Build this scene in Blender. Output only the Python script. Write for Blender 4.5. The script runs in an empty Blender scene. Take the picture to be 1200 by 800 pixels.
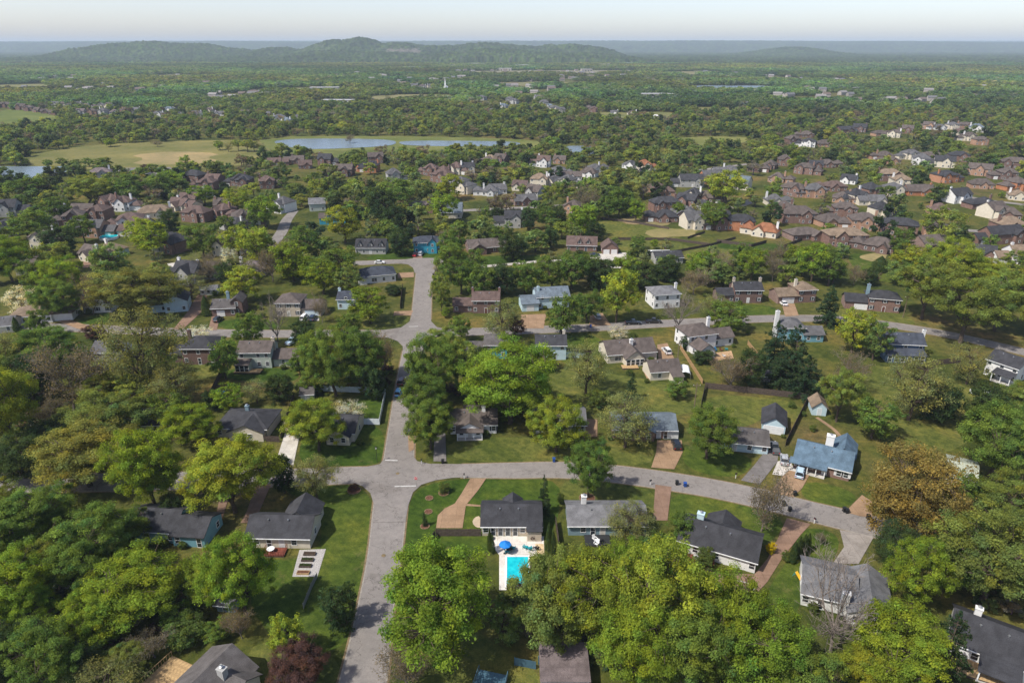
import bpy, math, random
import numpy as np
from mathutils import Vector, Matrix

random.seed(7)
RNG = np.random.default_rng(11)
R = math.radians
SC = bpy.context.scene
COL = SC.collection

# ------------------------------------------------------------------ camera
CAM_H = 90.0
FPX = 800.0                                   # focal length in photo pixels (24 mm on 36 mm)
PITCH = math.atan((400 - 52.7) / FPX)
cam_d = bpy.data.cameras.new('camera')
cam_d.lens, cam_d.sensor_width, cam_d.clip_start, cam_d.clip_end = 24.0, 36.0, 1.0, 60000.0
cam = bpy.data.objects.new('camera', cam_d)
COL.objects.link(cam)
cam.location = (0, 0, CAM_H)
cam.rotation_euler = (math.pi / 2 - PITCH, 0, 0)
SC.camera = cam

# ------------------------------------------------------------------ sky, sun, exposure
SUN_EL, SUN_AZ = R(53), math.atan2(-0.86, -0.5)          # sun stands behind the camera to the left
SKY_STRENGTH, SUN_STRENGTH, EXPOSURE = 0.15, 3.8, 0.57
HAZE_DENSITY = 0.00008
world = bpy.data.worlds.new('World')
SC.world = world
world.use_nodes = True
wn = world.node_tree
sky = wn.nodes.new('ShaderNodeTexSky')
sky.sky_type = 'NISHITA'
sky.sun_disc = False
sky.sun_elevation = SUN_EL
sky.sun_rotation = SUN_AZ
sky.air_density, sky.dust_density, sky.ozone_density = 0.7, 1.1, 0.6
sky_tone = wn.nodes.new('ShaderNodeMix'); sky_tone.data_type = 'RGBA'; sky_tone.blend_type = 'MULTIPLY'
sky_tone.inputs[0].default_value = 1.0; sky_tone.inputs[7].default_value = (1.04, 0.935, 0.90, 1)     # sky colour multiplied: slightly redder, with less green and blue
wn.links.new(sky.outputs[0], sky_tone.inputs[6]); wn.links.new(sky_tone.outputs[2], wn.nodes['Background'].inputs[0])
wn.nodes['Background'].inputs[1].default_value = SKY_STRENGTH
sun_d = bpy.data.lights.new('sun', 'SUN')
sun_d.energy, sun_d.angle, sun_d.color = SUN_STRENGTH, R(0.5), (1.0, 0.945, 0.85)
sun = bpy.data.objects.new('sun', sun_d)
COL.objects.link(sun)
sd = Vector((math.sin(SUN_AZ) * math.cos(SUN_EL), math.cos(SUN_AZ) * math.cos(SUN_EL), math.sin(SUN_EL)))
sun.rotation_euler = sd.to_track_quat('Z', 'Y').to_euler()
sun.location = (-200, -100, 400)
SC.view_settings.view_transform = 'Standard'
SC.view_settings.look = 'None'
SC.view_settings.exposure = EXPOSURE
SC.view_settings.gamma = 1.0
SC.view_settings.use_curve_mapping = False
SC.render.engine = 'CYCLES'
SC.cycles.max_bounces = 6
SC.cycles.diffuse_bounces = 4
SC.cycles.glossy_bounces = 2
SC.cycles.transmission_bounces = 3
SC.cycles.volume_bounces = 0
SC.cycles.transparent_max_bounces = 6
SC.cycles.use_denoising = True

# ------------------------------------------------------------------ surveying: photo point -> ground point in metres
ST, CT = math.sin(PITCH), math.cos(PITCH)
def G(px, py, z=0.0):
    u, v = (px - 600) / FPX, (400 - py) / FPX
    dz = -ST + v * CT
    t = (z - CAM_H) / dz
    return (u * t, (CT + v * ST) * t)
def proj(x, y, z=0.0):
    dz = z - CAM_H
    depth = y * CT - dz * ST
    return 600 + FPX * x / depth, 400 - FPX * (y * ST + dz * CT) / depth
def kpx(py):
    return FPX / CAM_H * (ST + (py - 400) / FPX * CT)

# ------------------------------------------------------------------ mesh helpers
def mesh_np(name, verts, quads=None, tris=None, mats=(), smooth=False):
    me = bpy.data.meshes.new(name)
    verts = np.asarray(verts, np.float32).reshape(-1, 3)
    q = np.zeros((0, 4), np.int32) if quads is None else np.asarray(quads, np.int32).reshape(-1, 4)
    t = np.zeros((0, 3), np.int32) if tris is None else np.asarray(tris, np.int32).reshape(-1, 3)
    me.vertices.add(len(verts)); me.vertices.foreach_set('co', verts.ravel())
    me.loops.add(q.size + t.size)
    me.loops.foreach_set('vertex_index', np.concatenate([q.ravel(), t.ravel()]))
    me.polygons.add(len(q) + len(t))
    st = np.concatenate([np.arange(len(q)) * 4, q.size + np.arange(len(t)) * 3]).astype(np.int32)
    me.polygons.foreach_set('loop_start', st)
    if smooth: me.polygons.foreach_set('use_smooth', np.ones(len(q) + len(t), bool))
    me.update(calc_edges=True)
    for m in mats: me.materials.append(m)
    return me

class MB:
    """collects boxes, prisms and tubes; mesh() makes them one mesh"""
    def __init__(s): s.v, s.f, s.m = [], [], []
    def add(s, vs, fs, m=0):
        o = len(s.v); s.v += [tuple(v) for v in vs]
        s.f += [tuple(i + o for i in f) for f in fs]; s.m += [m] * len(fs); return s
    def box(s, x0, y0, z0, x1, y1, z1, m=0):
        return s.add([(x0,y0,z0),(x1,y0,z0),(x1,y1,z0),(x0,y1,z0),(x0,y0,z1),(x1,y0,z1),(x1,y1,z1),(x0,y1,z1)],
                     [(0,3,2,1),(4,5,6,7),(0,1,5,4),(1,2,6,5),(2,3,7,6),(3,0,4,7)], m)
    def prism(s, poly, axis, a, b, m=0):
        """poly: 2D outline; extruded along axis from a to b"""
        n = len(poly)
        def p(u, w, t): return {'x': (t, u, w), 'y': (u, t, w), 'z': (u, w, t)}[axis]
        vs = [p(u, w, a) for u, w in poly] + [p(u, w, b) for u, w in poly]
        fs = [tuple(range(n))[::-1], tuple(range(n, 2 * n))] + [(i, (i + 1) % n, n + (i + 1) % n, n + i) for i in range(n)]
        return s.add(vs, fs, m)
    def tube(s, p0, p1, r0, r1=None, n=6, m=0, cap=True):
        p0, p1 = Vector(p0), Vector(p1); r1 = r0 if r1 is None else r1
        d = (p1 - p0).normalized()
        a = d.orthogonal().normalized(); b = d.cross(a)
        vs = [p0 + (a * math.cos(t) + b * math.sin(t)) * r0 for t in [2 * math.pi * i / n for i in range(n)]]
        vs += [p1 + (a * math.cos(t) + b * math.sin(t)) * r1 for t in [2 * math.pi * i / n for i in range(n)]]
        fs = [(i, (i + 1) % n, n + (i + 1) % n, n + i) for i in range(n)]
        if cap: fs += [tuple(range(n))[::-1], tuple(range(n, 2 * n))]
        return s.add(vs, fs, m)
    def cone(s, c, r0, r1, z0, z1, n=12, m=0):
        return s.tube((c[0], c[1], z0), (c[0], c[1], z1), r0, r1, n, m)
    def mesh(s, name, *mats, smooth=False):
        me = bpy.data.meshes.new(name)
        me.from_pydata(s.v, [], s.f)
        for m in mats: me.materials.append(m)
        if len(mats) > 1: me.polygons.foreach_set('material_index', s.m)
        import bmesh
        bm = bmesh.new(); bm.from_mesh(me); bmesh.ops.recalc_face_normals(bm, faces=bm.faces); bm.to_mesh(me); bm.free()
        if smooth: me.polygons.foreach_set('use_smooth', [True] * len(me.polygons))
        me.update()
        return me

def link(name, me, parent=None, loc=(0, 0, 0), rz=0.0, color=None):
    o = bpy.data.objects.new(name, me)
    COL.objects.link(o)
    o.location = loc
    if rz: o.rotation_euler = (0, 0, rz)
    if parent is not None: o.parent = parent
    if color is not None: o.color = (*color, 1.0)
    return o
def empty(name, loc, rz=0.0):
    o = link(name, None, None, loc, rz); o.empty_display_size = 0.5; return o
def tag(o, label, cat, group=None):
    o['label'] = label; o['category'] = cat
    if group: o['group'] = group
    return o
def struct(o, kind='structure', label=None):
    o['kind'] = kind
    if label: o['label'] = label
    return o

# ------------------------------------------------------------------ materials
def mat(name, rough=0.8, spec=0.3):
    m = bpy.data.materials.new(name); m.use_nodes = True
    b = m.node_tree.nodes['Principled BSDF']
    b.inputs['Roughness'].default_value = rough
    b.inputs['Specular IOR Level'].default_value = spec
    return m, m.node_tree, b
def noise(nt, scale, detail=4, rough=0.55, coord='Object', sx=(1, 1, 1)):
    tc = nt.nodes.new('ShaderNodeTexCoord'); mp = nt.nodes.new('ShaderNodeMapping')
    mp.inputs['Scale'].default_value = sx
    n = nt.nodes.new('ShaderNodeTexNoise')
    n.inputs['Scale'].default_value = scale; n.inputs['Detail'].default_value = detail; n.inputs['Roughness'].default_value = rough
    nt.links.new(tc.outputs[coord], mp.inputs[0]); nt.links.new(mp.outputs[0], n.inputs['Vector'])
    return n.outputs['Fac']
def ramp(nt, fac, stops):
    r = nt.nodes.new('ShaderNodeValToRGB'); e = r.color_ramp.elements
    while len(e) < len(stops): e.new(0.5)
    for el, (p, c) in zip(e, stops):
        el.position = p; el.color = (*c, 1) if len(c) == 3 else c
    nt.links.new(fac, r.inputs[0]); return r.outputs[0]
def mix(nt, fac, a, b, mode='MIX'):
    n = nt.nodes.new('ShaderNodeMix'); n.data_type = 'RGBA'; n.blend_type = mode
    for s, v in ((0, fac), (6, a), (7, b)):
        if hasattr(v, 'is_output'): nt.links.new(v, n.inputs[s])
        else: n.inputs[s].default_value = v if s == 0 else (*v, 1)
    return n.outputs[2]
def mul(nt, a, b, op='MULTIPLY'):
    n = nt.nodes.new('ShaderNodeMath'); n.operation = op
    for s, v in ((0, a), (1, b)):
        if hasattr(v, 'is_output'): nt.links.new(v, n.inputs[s])
        else: n.inputs[s].default_value = v
    return n.outputs[0]
def obcol(nt):
    return nt.nodes.new('ShaderNodeObjectInfo').outputs['Color']
def bump(nt, b, h, strength=0.3, dist=0.1):
    n = nt.nodes.new('ShaderNodeBump'); n.inputs['Strength'].default_value = strength; n.inputs['Distance'].default_value = dist
    nt.links.new(h, n.inputs['Height']); nt.links.new(n.outputs[0], b.inputs['Normal'])
def setc(nt, b, c): nt.links.new(c, b.inputs['Base Color'])
M = {}
def plain(name, col, rough=0.7, spec=0.3, metal=0.0, var=0.15, scale=1.5):
    m, nt, b = mat(name, rough, spec)
    b.inputs['Metallic'].default_value = metal
    n = noise(nt, scale, 3)
    lo, hi = tuple(c * (1 - var) for c in col), tuple(min(1, c * (1 + var)) for c in col)
    setc(nt, b, ramp(nt, n, [(0.3, lo), (0.7, hi)]))
    M[name] = m; return m
plain('white_paint', (0.72, 0.73, 0.73), 0.5)
plain('concrete', (0.42, 0.40, 0.37), 0.85, var=0.2, scale=0.6)
plain('bark', (0.085, 0.065, 0.05), 0.95, 0.1, var=0.4, scale=3)
plain('grey_bark', (0.17, 0.145, 0.125), 0.95, 0.1, var=0.3, scale=3)
plain('dark_fence_wood', (0.085, 0.066, 0.056), 0.9, 0.1, var=0.4, scale=2)
plain('new_fence_wood', (0.34, 0.22, 0.11), 0.8, 0.2, var=0.25, scale=2)
plain('deck_red', (0.15, 0.045, 0.03), 0.7, 0.2, var=0.3, scale=2)
plain('deck_wood', (0.38, 0.26, 0.13), 0.8, 0.2, var=0.3, scale=2)
plain('mulch', (0.11, 0.055, 0.035), 0.95, 0.1, var=0.4, scale=4)
plain('soil', (0.05, 0.035, 0.025), 0.95, 0.1, var=0.4, scale=4)
plain('rubber', (0.015, 0.015, 0.016), 0.8, 0.2)
plain('steel', (0.45, 0.46, 0.47), 0.35, 0.5, 0.8)
plain('pole_wood', (0.16, 0.12, 0.09), 0.9, 0.1)
plain('bin_black', (0.015, 0.016, 0.018), 0.5)
plain('bin_blue', (0.02, 0.07, 0.28), 0.5)
plain('umbrella_blue', (0.01, 0.17, 0.55), 0.7)
plain('teal_plastic', (0.01, 0.28, 0.33), 0.5)
plain('dark_furniture', (0.025, 0.027, 0.03), 0.6)
plain('road_paint', (0.42, 0.415, 0.40), 0.7, var=0.25, scale=3)
plain('stop_red', (0.42, 0.02, 0.025), 0.5)
plain('white_letter', (0.8, 0.8, 0.8), 0.5)
plain('lamp_red', (0.35, 0.01, 0.01), 0.3)
plain('lamp_clear', (0.75, 0.76, 0.78), 0.15, 0.6)
plain('tarp_blue', (0.012, 0.16, 0.36), 0.5, var=0.3)
plain('blue_grey_paint', (0.055, 0.115, 0.155), 0.6, var=0.3)
plain('forsythia', (0.6, 0.45, 0.01), 0.8)
plain('gravel', (0.33, 0.315, 0.30), 0.9, var=0.35, scale=6)
plain('sand', (0.5, 0.38, 0.22), 0.95, var=0.2)
plain('yellow_plastic', (0.7, 0.38, 0.02), 0.5)
# glass
m, nt, b = mat('window_glass', 0.06, 0.8)
b.inputs['Base Color'].default_value = (0.022, 0.028, 0.034, 1); M['glass'] = m
# shingle roofs, coloured per house
m, nt, b = mat('shingle', 0.9, 0.15)
c = obcol(nt)
n1, n2 = noise(nt, 0.35, 4), noise(nt, 9, 2, sx=(1, 1, 3))
c = mix(nt, 0.6, c, ramp(nt, n1, [(0.3, (0.72, 0.72, 0.72)), (0.7, (1.25, 1.25, 1.25))]), 'MULTIPLY')
c = mix(nt, 0.75, c, ramp(nt, n2, [(0.3, (0.6, 0.6, 0.6)), (0.7, (1.4, 1.4, 1.4))]), 'MULTIPLY')
wv = nt.nodes.new('ShaderNodeTexWave'); wv.bands_direction = 'Z'; wv.wave_profile = 'SAW'; wv.inputs['Scale'].default_value = 2.3
tc = nt.nodes.new('ShaderNodeTexCoord'); nt.links.new(tc.outputs['Object'], wv.inputs[0])
c = mix(nt, 0.3, c, ramp(nt, wv.outputs['Fac'], [(0.0, (0.7, 0.7, 0.7)), (0.5, (1.1, 1.1, 1.1))]), 'MULTIPLY')
st = noise(nt, 0.5, 3, sx=(1.6, 1.6, 0.25))
c = mix(nt, 0.45, c, ramp(nt, st, [(0.38, (0.55, 0.54, 0.53)), (0.6, (1.18, 1.18, 1.18))]), 'MULTIPLY')
setc(nt, b, c); bump(nt, b, n2, 0.4, 0.05); M['shingle'] = m
# siding
m, nt, b = mat('siding', 0.6, 0.3)
c = obcol(nt)
wv = nt.nodes.new('ShaderNodeTexWave'); wv.bands_direction = 'Z'; wv.wave_profile = 'SAW'; wv.inputs['Scale'].default_value = 1.6
tc = nt.nodes.new('ShaderNodeTexCoord'); nt.links.new(tc.outputs['Object'], wv.inputs[0])
c = mix(nt, 0.35, c, ramp(nt, wv.outputs['Fac'], [(0.0, (0.65, 0.65, 0.65)), (0.25, (1, 1, 1))]), 'MULTIPLY')
c = mix(nt, 0.5, c, ramp(nt, noise(nt, 0.7, 4), [(0.3, (0.8, 0.79, 0.77)), (0.7, (1.08, 1.08, 1.08))]), 'MULTIPLY')
setc(nt, b, c); bump(nt, b, wv.outputs['Fac'], 0.4, 0.03); M['siding'] = m
# brick
m, nt, b = mat('brickwork', 0.85, 0.2)
bt = nt.nodes.new('ShaderNodeTexBrick'); bt.inputs['Scale'].default_value = 1.0
bt.inputs['Brick Width'].default_value = 0.23; bt.inputs['Row Height'].default_value = 0.08; bt.inputs['Mortar Size'].default_value = 0.012
tc = nt.nodes.new('ShaderNodeTexCoord'); mp = nt.nodes.new('ShaderNodeMapping'); mp.inputs['Rotation'].default_value = (R(90), 0, 0)
nt.links.new(tc.outputs['Object'], mp.inputs[0]); nt.links.new(mp.outputs[0], bt.inputs[0])
oc = obcol(nt)
nt.links.new(mix(nt, 1.0, oc, (1.25, 1.2, 1.15), 'MULTIPLY'), bt.inputs['Color1'])
nt.links.new(mix(nt, 1.0, oc, (0.75, 0.72, 0.7), 'MULTIPLY'), bt.inputs['Color2'])
nt.links.new(mix(nt, 0.35, oc, (0.4, 0.38, 0.35)), bt.inputs['Mortar'])
c = mix(nt, 0.6, bt.outputs[0], ramp(nt, noise(nt, 0.8, 4), [(0.3, (0.75, 0.75, 0.75)), (0.7, (1.2, 1.2, 1.2))]), 'MULTIPLY')
setc(nt, b, c); M['brick'] = m
# painted things coloured per object (cars, doors, vinyl fences)
m, nt, b = mat('car_paint', 0.25, 0.5); setc(nt, b, obcol(nt)); b.inputs['Coat Weight'].default_value = 0.5; M['car_paint'] = m
m, nt, b = mat('paint', 0.6, 0.3)
setc(nt, b, mix(nt, 0.5, obcol(nt), ramp(nt, noise(nt, 1.2, 4), [(0.3, (0.75, 0.75, 0.75)), (0.7, (1.15, 1.15, 1.15))]), 'MULTIPLY')); M['paint'] = m
m, nt, b = mat('standing_seam_metal', 0.5, 0.5)
wv = nt.nodes.new('ShaderNodeTexWave'); wv.bands_direction = 'X'; wv.inputs['Scale'].default_value = 0.8
tc = nt.nodes.new('ShaderNodeTexCoord'); nt.links.new(tc.outputs['Object'], wv.inputs[0])
setc(nt, b, mix(nt, 0.4, obcol(nt), ramp(nt, wv.outputs['Fac'], [(0.0, (0.7, 0.7, 0.7)), (0.4, (1, 1, 1))]), 'MULTIPLY')); M['metal_roof'] = m
# asphalt
m, nt, b = mat('asphalt', 0.9, 0.2)
c = ramp(nt, noise(nt, 0.05, 5), [(0.3, (0.178, 0.164, 0.152)), (0.7, (0.228, 0.21, 0.196))])
c = mix(nt, 0.6, c, ramp(nt, noise(nt, 0.9, 6, 0.7), [(0.3, (0.8, 0.8, 0.8)), (0.7, (1.15, 1.15, 1.15))]), 'MULTIPLY')
c = mix(nt, 0.5, c, ramp(nt, noise(nt, 6, 3, 0.7), [(0.3, (0.75, 0.75, 0.75)), (0.7, (1.2, 1.2, 1.2))]), 'MULTIPLY')
c = mix(nt, 0.5, c, ramp(nt, noise(nt, 0.35, 6, 0.8), [(0.36, (0.74, 0.74, 0.74)), (0.5, (1.03, 1.03, 1.03)), (0.66, (1.14, 1.12, 1.1))]), 'MULTIPLY')
cr = mul(nt, mul(nt, noise(nt, 0.16, 7, 0.6), 0.5, 'SUBTRACT'), 0, 'ABSOLUTE')
c = mix(nt, 1.0, c, ramp(nt, cr, [(0.0, (0.5, 0.49, 0.48)), (0.007, (1, 1, 1))]), 'MULTIPLY')
c = mix(nt, 1.0, c, ramp(nt, noise(nt, 0.09, 3), [(0.6, (1, 1, 1)), (0.63, (0.87, 0.86, 0.85))]), 'MULTIPLY')
setc(nt, b, c); bump(nt, b, noise(nt, 8, 3), 0.2, 0.02); M['asphalt'] = m
# driveways, coloured per object
m, nt, b = mat('driveway_paving', 0.9, 0.2)
c = mix(nt, 0.8, obcol(nt), ramp(nt, noise(nt, 0.35, 5, 0.65), [(0.3, (0.7, 0.68, 0.66)), (0.7, (1.2, 1.2, 1.2))]), 'MULTIPLY')
c = mix(nt, 0.5, c, ramp(nt, noise(nt, 4, 4, 0.7), [(0.3, (0.7, 0.7, 0.7)), (0.7, (1.25, 1.25, 1.25))]), 'MULTIPLY')
bt = nt.nodes.new('ShaderNodeTexBrick'); bt.offset = 0.0; bt.inputs['Scale'].default_value = 1.0; bt.inputs['Brick Width'].default_value = 2.9; bt.inputs['Row Height'].default_value = 2.9; bt.inputs['Mortar Size'].default_value = 0.035
bt.inputs['Color1'].default_value = (1.04, 1.03, 1.02, 1); bt.inputs['Color2'].default_value = (0.93, 0.93, 0.93, 1); bt.inputs['Mortar'].default_value = (0.62, 0.6, 0.58, 1)
tc = nt.nodes.new('ShaderNodeTexCoord'); nt.links.new(tc.outputs['Object'], bt.inputs[0])
c = mix(nt, 0.9, c, bt.outputs[0], 'MULTIPLY')
setc(nt, b, c); M['drive'] = m
# grass (lawn patches coloured per object) and the big ground sheet
def grass_nodes(nt, b, base):
    c = mix(nt, 0.95, base, ramp(nt, noise(nt, 0.06, 5, 0.6), [(0.34, (0.62, 0.72, 0.62)), (0.5, (1, 1, 1)), (0.66, (1.5, 1.2, 1.2))]), 'MULTIPLY')
    c = mix(nt, 0.9, c, ramp(nt, noise(nt, 0.5, 6, 0.7), [(0.36, (0.55, 0.62, 0.6)), (0.64, (1.5, 1.32, 1.25))]), 'MULTIPLY')
    c = mix(nt, 0.75, c, ramp(nt, noise(nt, 3.5, 4, 0.75), [(0.3, (0.55, 0.6, 0.55)), (0.7, (1.5, 1.4, 1.4))]), 'MULTIPLY')
    pt = ramp(nt, noise(nt, 0.13, 6, 0.75), [(0.6, (0, 0, 0)), (0.72, (1, 1, 1))])
    c = mix(nt, mul(nt, pt, 0.55), c, (0.17, 0.135, 0.06))
    setc(nt, b, c); bump(nt, b, noise(nt, 5, 4, 0.8), 0.6, 0.12)
m, nt, b = mat('lawn', 0.95, 0.1)
c = obcol(nt)
wv = nt.nodes.new('ShaderNodeTexWave'); wv.bands_direction = 'DIAGONAL'; wv.inputs['Scale'].default_value = 0.35; wv.inputs['Distortion'].default_value = 0.8
tc = nt.nodes.new('ShaderNodeTexCoord'); nt.links.new(tc.outputs['Object'], wv.inputs[0])
c = mix(nt, 0.3, c, ramp(nt, wv.outputs['Fac'], [(0.3, (0.82, 0.85, 0.8)), (0.7, (1.15, 1.12, 1.1))]), 'MULTIPLY')
grass_nodes(nt, b, c); M['lawn'] = m
m, nt, b = mat('ground_cover', 0.95, 0.1)
c = ramp(nt, noise(nt, 0.021, 5, 0.6), [(0.32, (0.036, 0.052, 0.012)), (0.46, (0.058, 0.074, 0.016)), (0.58, (0.088, 0.090, 0.026)), (0.7, (0.105, 0.084, 0.038))])
grass_nodes(nt, b, c); M['ground'] = m
m, nt, b = mat('gutter_concrete', 0.9, 0.2)
setc(nt, b, ramp(nt, noise(nt, 1.5, 5, 0.7), [(0.3, (0.17, 0.155, 0.135)), (0.7, (0.31, 0.285, 0.25))])); M['gutter'] = m
# dirt at road edges
m, nt, b = mat('dirt', 0.95, 0.1)
setc(nt, b, ramp(nt, noise(nt, 1.2, 5, 0.7), [(0.3, (0.09, 0.075, 0.04)), (0.7, (0.24, 0.175, 0.10))])); M['dirt'] = m
# dry field
m, nt, b = mat('dry_field', 0.95, 0.1)
c = mix(nt, 0.9, obcol(nt), ramp(nt, noise(nt, 0.02, 6, 0.65), [(0.3, (0.6, 0.75, 0.55)), (0.5, (1, 1, 1)), (0.7, (1.5, 1.35, 1.35))]), 'MULTIPLY')
c = mix(nt, 0.7, c, ramp(nt, noise(nt, 0.3, 5, 0.7), [(0.3, (0.75, 0.78, 0.75)), (0.7, (1.25, 1.2, 1.2))]), 'MULTIPLY')
setc(nt, b, c); M['field'] = m
# water
m, nt, b = mat('lake_water', 0.2, 0.5)
b.inputs['Base Color'].default_value = (0.17, 0.22, 0.26, 1)
bump(nt, b, noise(nt, 0.6, 3, sx=(1, 2.5, 1)), 0.6, 0.35); M['lake'] = m
m, nt, b = mat('pool_water', 0.05, 0.5)
setc(nt, b, ramp(nt, noise(nt, 0.9, 3), [(0.35, (0.0, 0.36, 0.45)), (0.65, (0.015, 0.52, 0.56))])); bump(nt, b, noise(nt, 3, 2), 0.15, 0.05); M['pool'] = m
# leaves: tint per tree (object colour) or per instance
def leaf_mat(name, source):
    m = bpy.data.materials.new(name); m.use_nodes = True; nt = m.node_tree
    nt.nodes.remove(nt.nodes['Principled BSDF'])
    if source == 'object': base = obcol(nt)
    else:
        a = nt.nodes.new('ShaderNodeAttribute'); a.attribute_type = 'INSTANCER'; a.attribute_name = 'tint'; base = a.outputs['Color']
    a = nt.nodes.new('ShaderNodeAttribute'); a.attribute_name = 'var'
    c = mix(nt, 1.0, base, a.outputs['Color'], 'MULTIPLY')
    d = nt.nodes.new('ShaderNodeBsdfDiffuse'); t = nt.nodes.new('ShaderNodeBsdfTranslucent'); s = nt.nodes.new('ShaderNodeMixShader')
    nt.links.new(c, d.inputs[0]); nt.links.new(mix(nt, 1.0, c, (1.3, 1.25, 0.55), 'MULTIPLY'), t.inputs[0])
    s.inputs[0].default_value = 0.5
    nt.links.new(d.outputs[0], s.inputs[1]); nt.links.new(t.outputs[0], s.inputs[2])
    nt.links.new(s.outputs[0], nt.nodes['Material Output'].inputs[0])
    return m
M['leaf'] = leaf_mat('leaves', 'object')
M['leaf_inst'] = leaf_mat('woodland_leaves', 'instancer')

# ------------------------------------------------------------------ tree meshes (10 m wide, 11 m tall, scaled per tree)
def unit(v): return v / np.maximum(np.linalg.norm(v, axis=-1, keepdims=True), 1e-9)
def leaf_mesh(name, P, N, S, var, rng, material, aspect=0.62):
    n = len(P)
    a = unit(np.cross(N, rng.normal(size=(n, 3)))); b = np.cross(N, a)
    S = S[:, None]
    V = np.stack([P - a * S, P - b * S * aspect + N * S * 0.12, P + a * S, P + b * S * aspect + N * S * 0.12], 1).reshape(-1, 3)
    me = mesh_np(name, V, np.arange(4 * n).reshape(-1, 4), mats=[material])
    at = me.attributes.new('var', 'FLOAT_COLOR', 'FACE')
    at.data.foreach_set('color', np.concatenate([var, np.ones((n, 1))], 1).astype(np.float32).ravel())
    return me
def leaf_var(clump_id, ncl, n, rng, spread=0.28):
    cb = rng.normal(1.0, spread * 0.6, ncl)[clump_id] * rng.normal(1.0, spread * 0.6, n)
    hue = rng.normal(0, 0.11, ncl)[clump_id] + rng.normal(0, 0.05, n)
    v = np.stack([cb * (1 + hue), cb * (1 + hue * 0.25), cb * (1 - hue)], 1)
    return np.clip(v, 0.3, 2.0)
def bent(p0, p1, rng, k=4, wob=0.08, droop=0.0):
    p0, p1 = np.array(p0, float), np.array(p1, float); L = np.linalg.norm(p1 - p0)
    pts = [p0 + (p1 - p0) * t + rng.normal(size=3) * L * wob * math.sin(math.pi * t) + np.array([0, 0, droop * L * math.sin(math.pi * t)]) for t in np.linspace(0, 1, k + 1)]
    return pts
def limb(mb, pts, r0, r1, n=5):
    k = len(pts) - 1
    for i in range(k):
        mb.tube(pts[i], pts[i + 1], r0 + (r1 - r0) * i / k, r0 + (r1 - r0) * (i + 1) / k, n, cap=False)

def broadleaf(seed, nclump, per, leaf, material, style='round', crad=0.95):
    rng = np.random.default_rng(seed)
    W, H = 5.0, 11.0
    zc, rz, zmin = (0.60, 0.44, 0.17)
    if style == 'oval': zc, rz, zmin = 0.56, 0.47, 0.08
    if style == 'spread': zc, rz, zmin = 0.66, 0.36, 0.30
    if style == 'dense': zc, rz, zmin = 0.50, 0.52, 0.04
    # boughs: flat pads of foliage spread through the crown; each pad holds several clumps
    lob = unit(rng.normal(size=(9, 3))); la = rng.uniform(-0.3, 0.3, 9)
    npad = max(10, int(nclump / 5.2)); pr_ = 1.75
    pads, tries = [], 0
    while len(pads) < npad and tries < 4000:
        tries += 1
        d = unit(rng.normal(size=3))
        f = 0.95 + float(np.sum(la * np.maximum(0, lob @ d) ** 3))
        r = rng.uniform(0.25 if style != 'spread' else 0.45, 1.0) ** 0.5
        p = np.array([d[0] * (W - 1.2) * r * f, d[1] * (W - 1.2) * r * f, H * zc + d[2] * (H * rz - 0.8) * r * f])
        if p[2] < H * zmin + .4: continue
        dist = np.linalg.norm((np.array(pads) - p) * np.array([1, 1, 1.35]), axis=1).min() if pads else 9
        if dist < 2.15 * (1 - tries / 5000.0): continue
        pads.append(p)
    C = []
    for p in pads:
        rad = pr_ * rng.uniform(0.7, 1.25)
        for _ in range(int(round(nclump / len(pads)))):
            d = unit(rng.normal(size=3)); q = rng.random() ** 0.5
            out = unit(np.array([p[0], p[1], 0.01])) * rad * 0.25
            C.append(p + out + d * q * rad * np.array([1.0, 1.0, 0.58]) + np.array([0, 0, -0.10 * (q * rad) ** 2]))
    C = np.array(C); nc = len(C)
    mb = MB()
    top = np.array([rng.normal() * 0.3, rng.normal() * 0.3, H * 0.62])
    tp = bent((0, 0, -0.3), top, rng, 6, 0.03); limb(mb, tp, 0.30, 0.13, 7)
    nl = 8
    tg = C[rng.choice(nc, nl, replace=False)]
    limbs = []
    for g in tg:
        s = tp[int(rng.integers(2, 6))]
        e = s + (g - s) * 0.85
        pts = bent(s, e, rng, 4, 0.07, 0.06); limb(mb, pts, 0.15, 0.05, 5); limbs += pts[1:]
    LA = np.array(limbs + tp[4:])
    for c in C:
        i = int(np.argmin(np.linalg.norm(LA - c, axis=1) + np.maximum(0, LA[:, 2] - c[2]) * 0.6))
        limb(mb, bent(LA[i], c, rng, 2, 0.1), 0.05, 0.02, 3)
    n = nc * per
    cid = np.repeat(np.arange(nc), per)
    cr = crad * rng.uniform(0.7, 1.3, nc)
    d = unit(rng.normal(size=(n, 3))); rr = rng.random(n) ** 0.45
    off = d * (rr * cr[cid])[:, None] * np.array([1.1, 1.1, 0.66])
    # ragged spill-over so that the clumps do not end in balls
    off += rng.normal(size=(n, 3)) * 0.16 * crad
    P = C[cid] + off
    fx = np.array([5.0 / np.percentile(np.abs(P[:, 0]), 98.5), 5.0 / np.percentile(np.abs(P[:, 1]), 98.5), 11.0 / np.percentile(P[:, 2], 99.7)])
    P = P * fx; mb.v = [(a_ * fx[0], b_ * fx[1], c_ * fx[2]) for a_, b_, c_ in mb.v]
    trunk = mb.mesh('trunk', M['bark'])
    N = unit(d * 0.6 + np.array([0, 0, 0.5]) + unit(P - np.array([0, 0, 5.5])) * 0.35 + rng.normal(size=(n, 3)) * 0.42)
    crown = leaf_mesh('crown', P, N, leaf * np.clip(rng.lognormal(-0.08, 0.38, n), .35, 2.2), leaf_var(cid, nc, n, rng), rng, material)
    return trunk, crown

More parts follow.
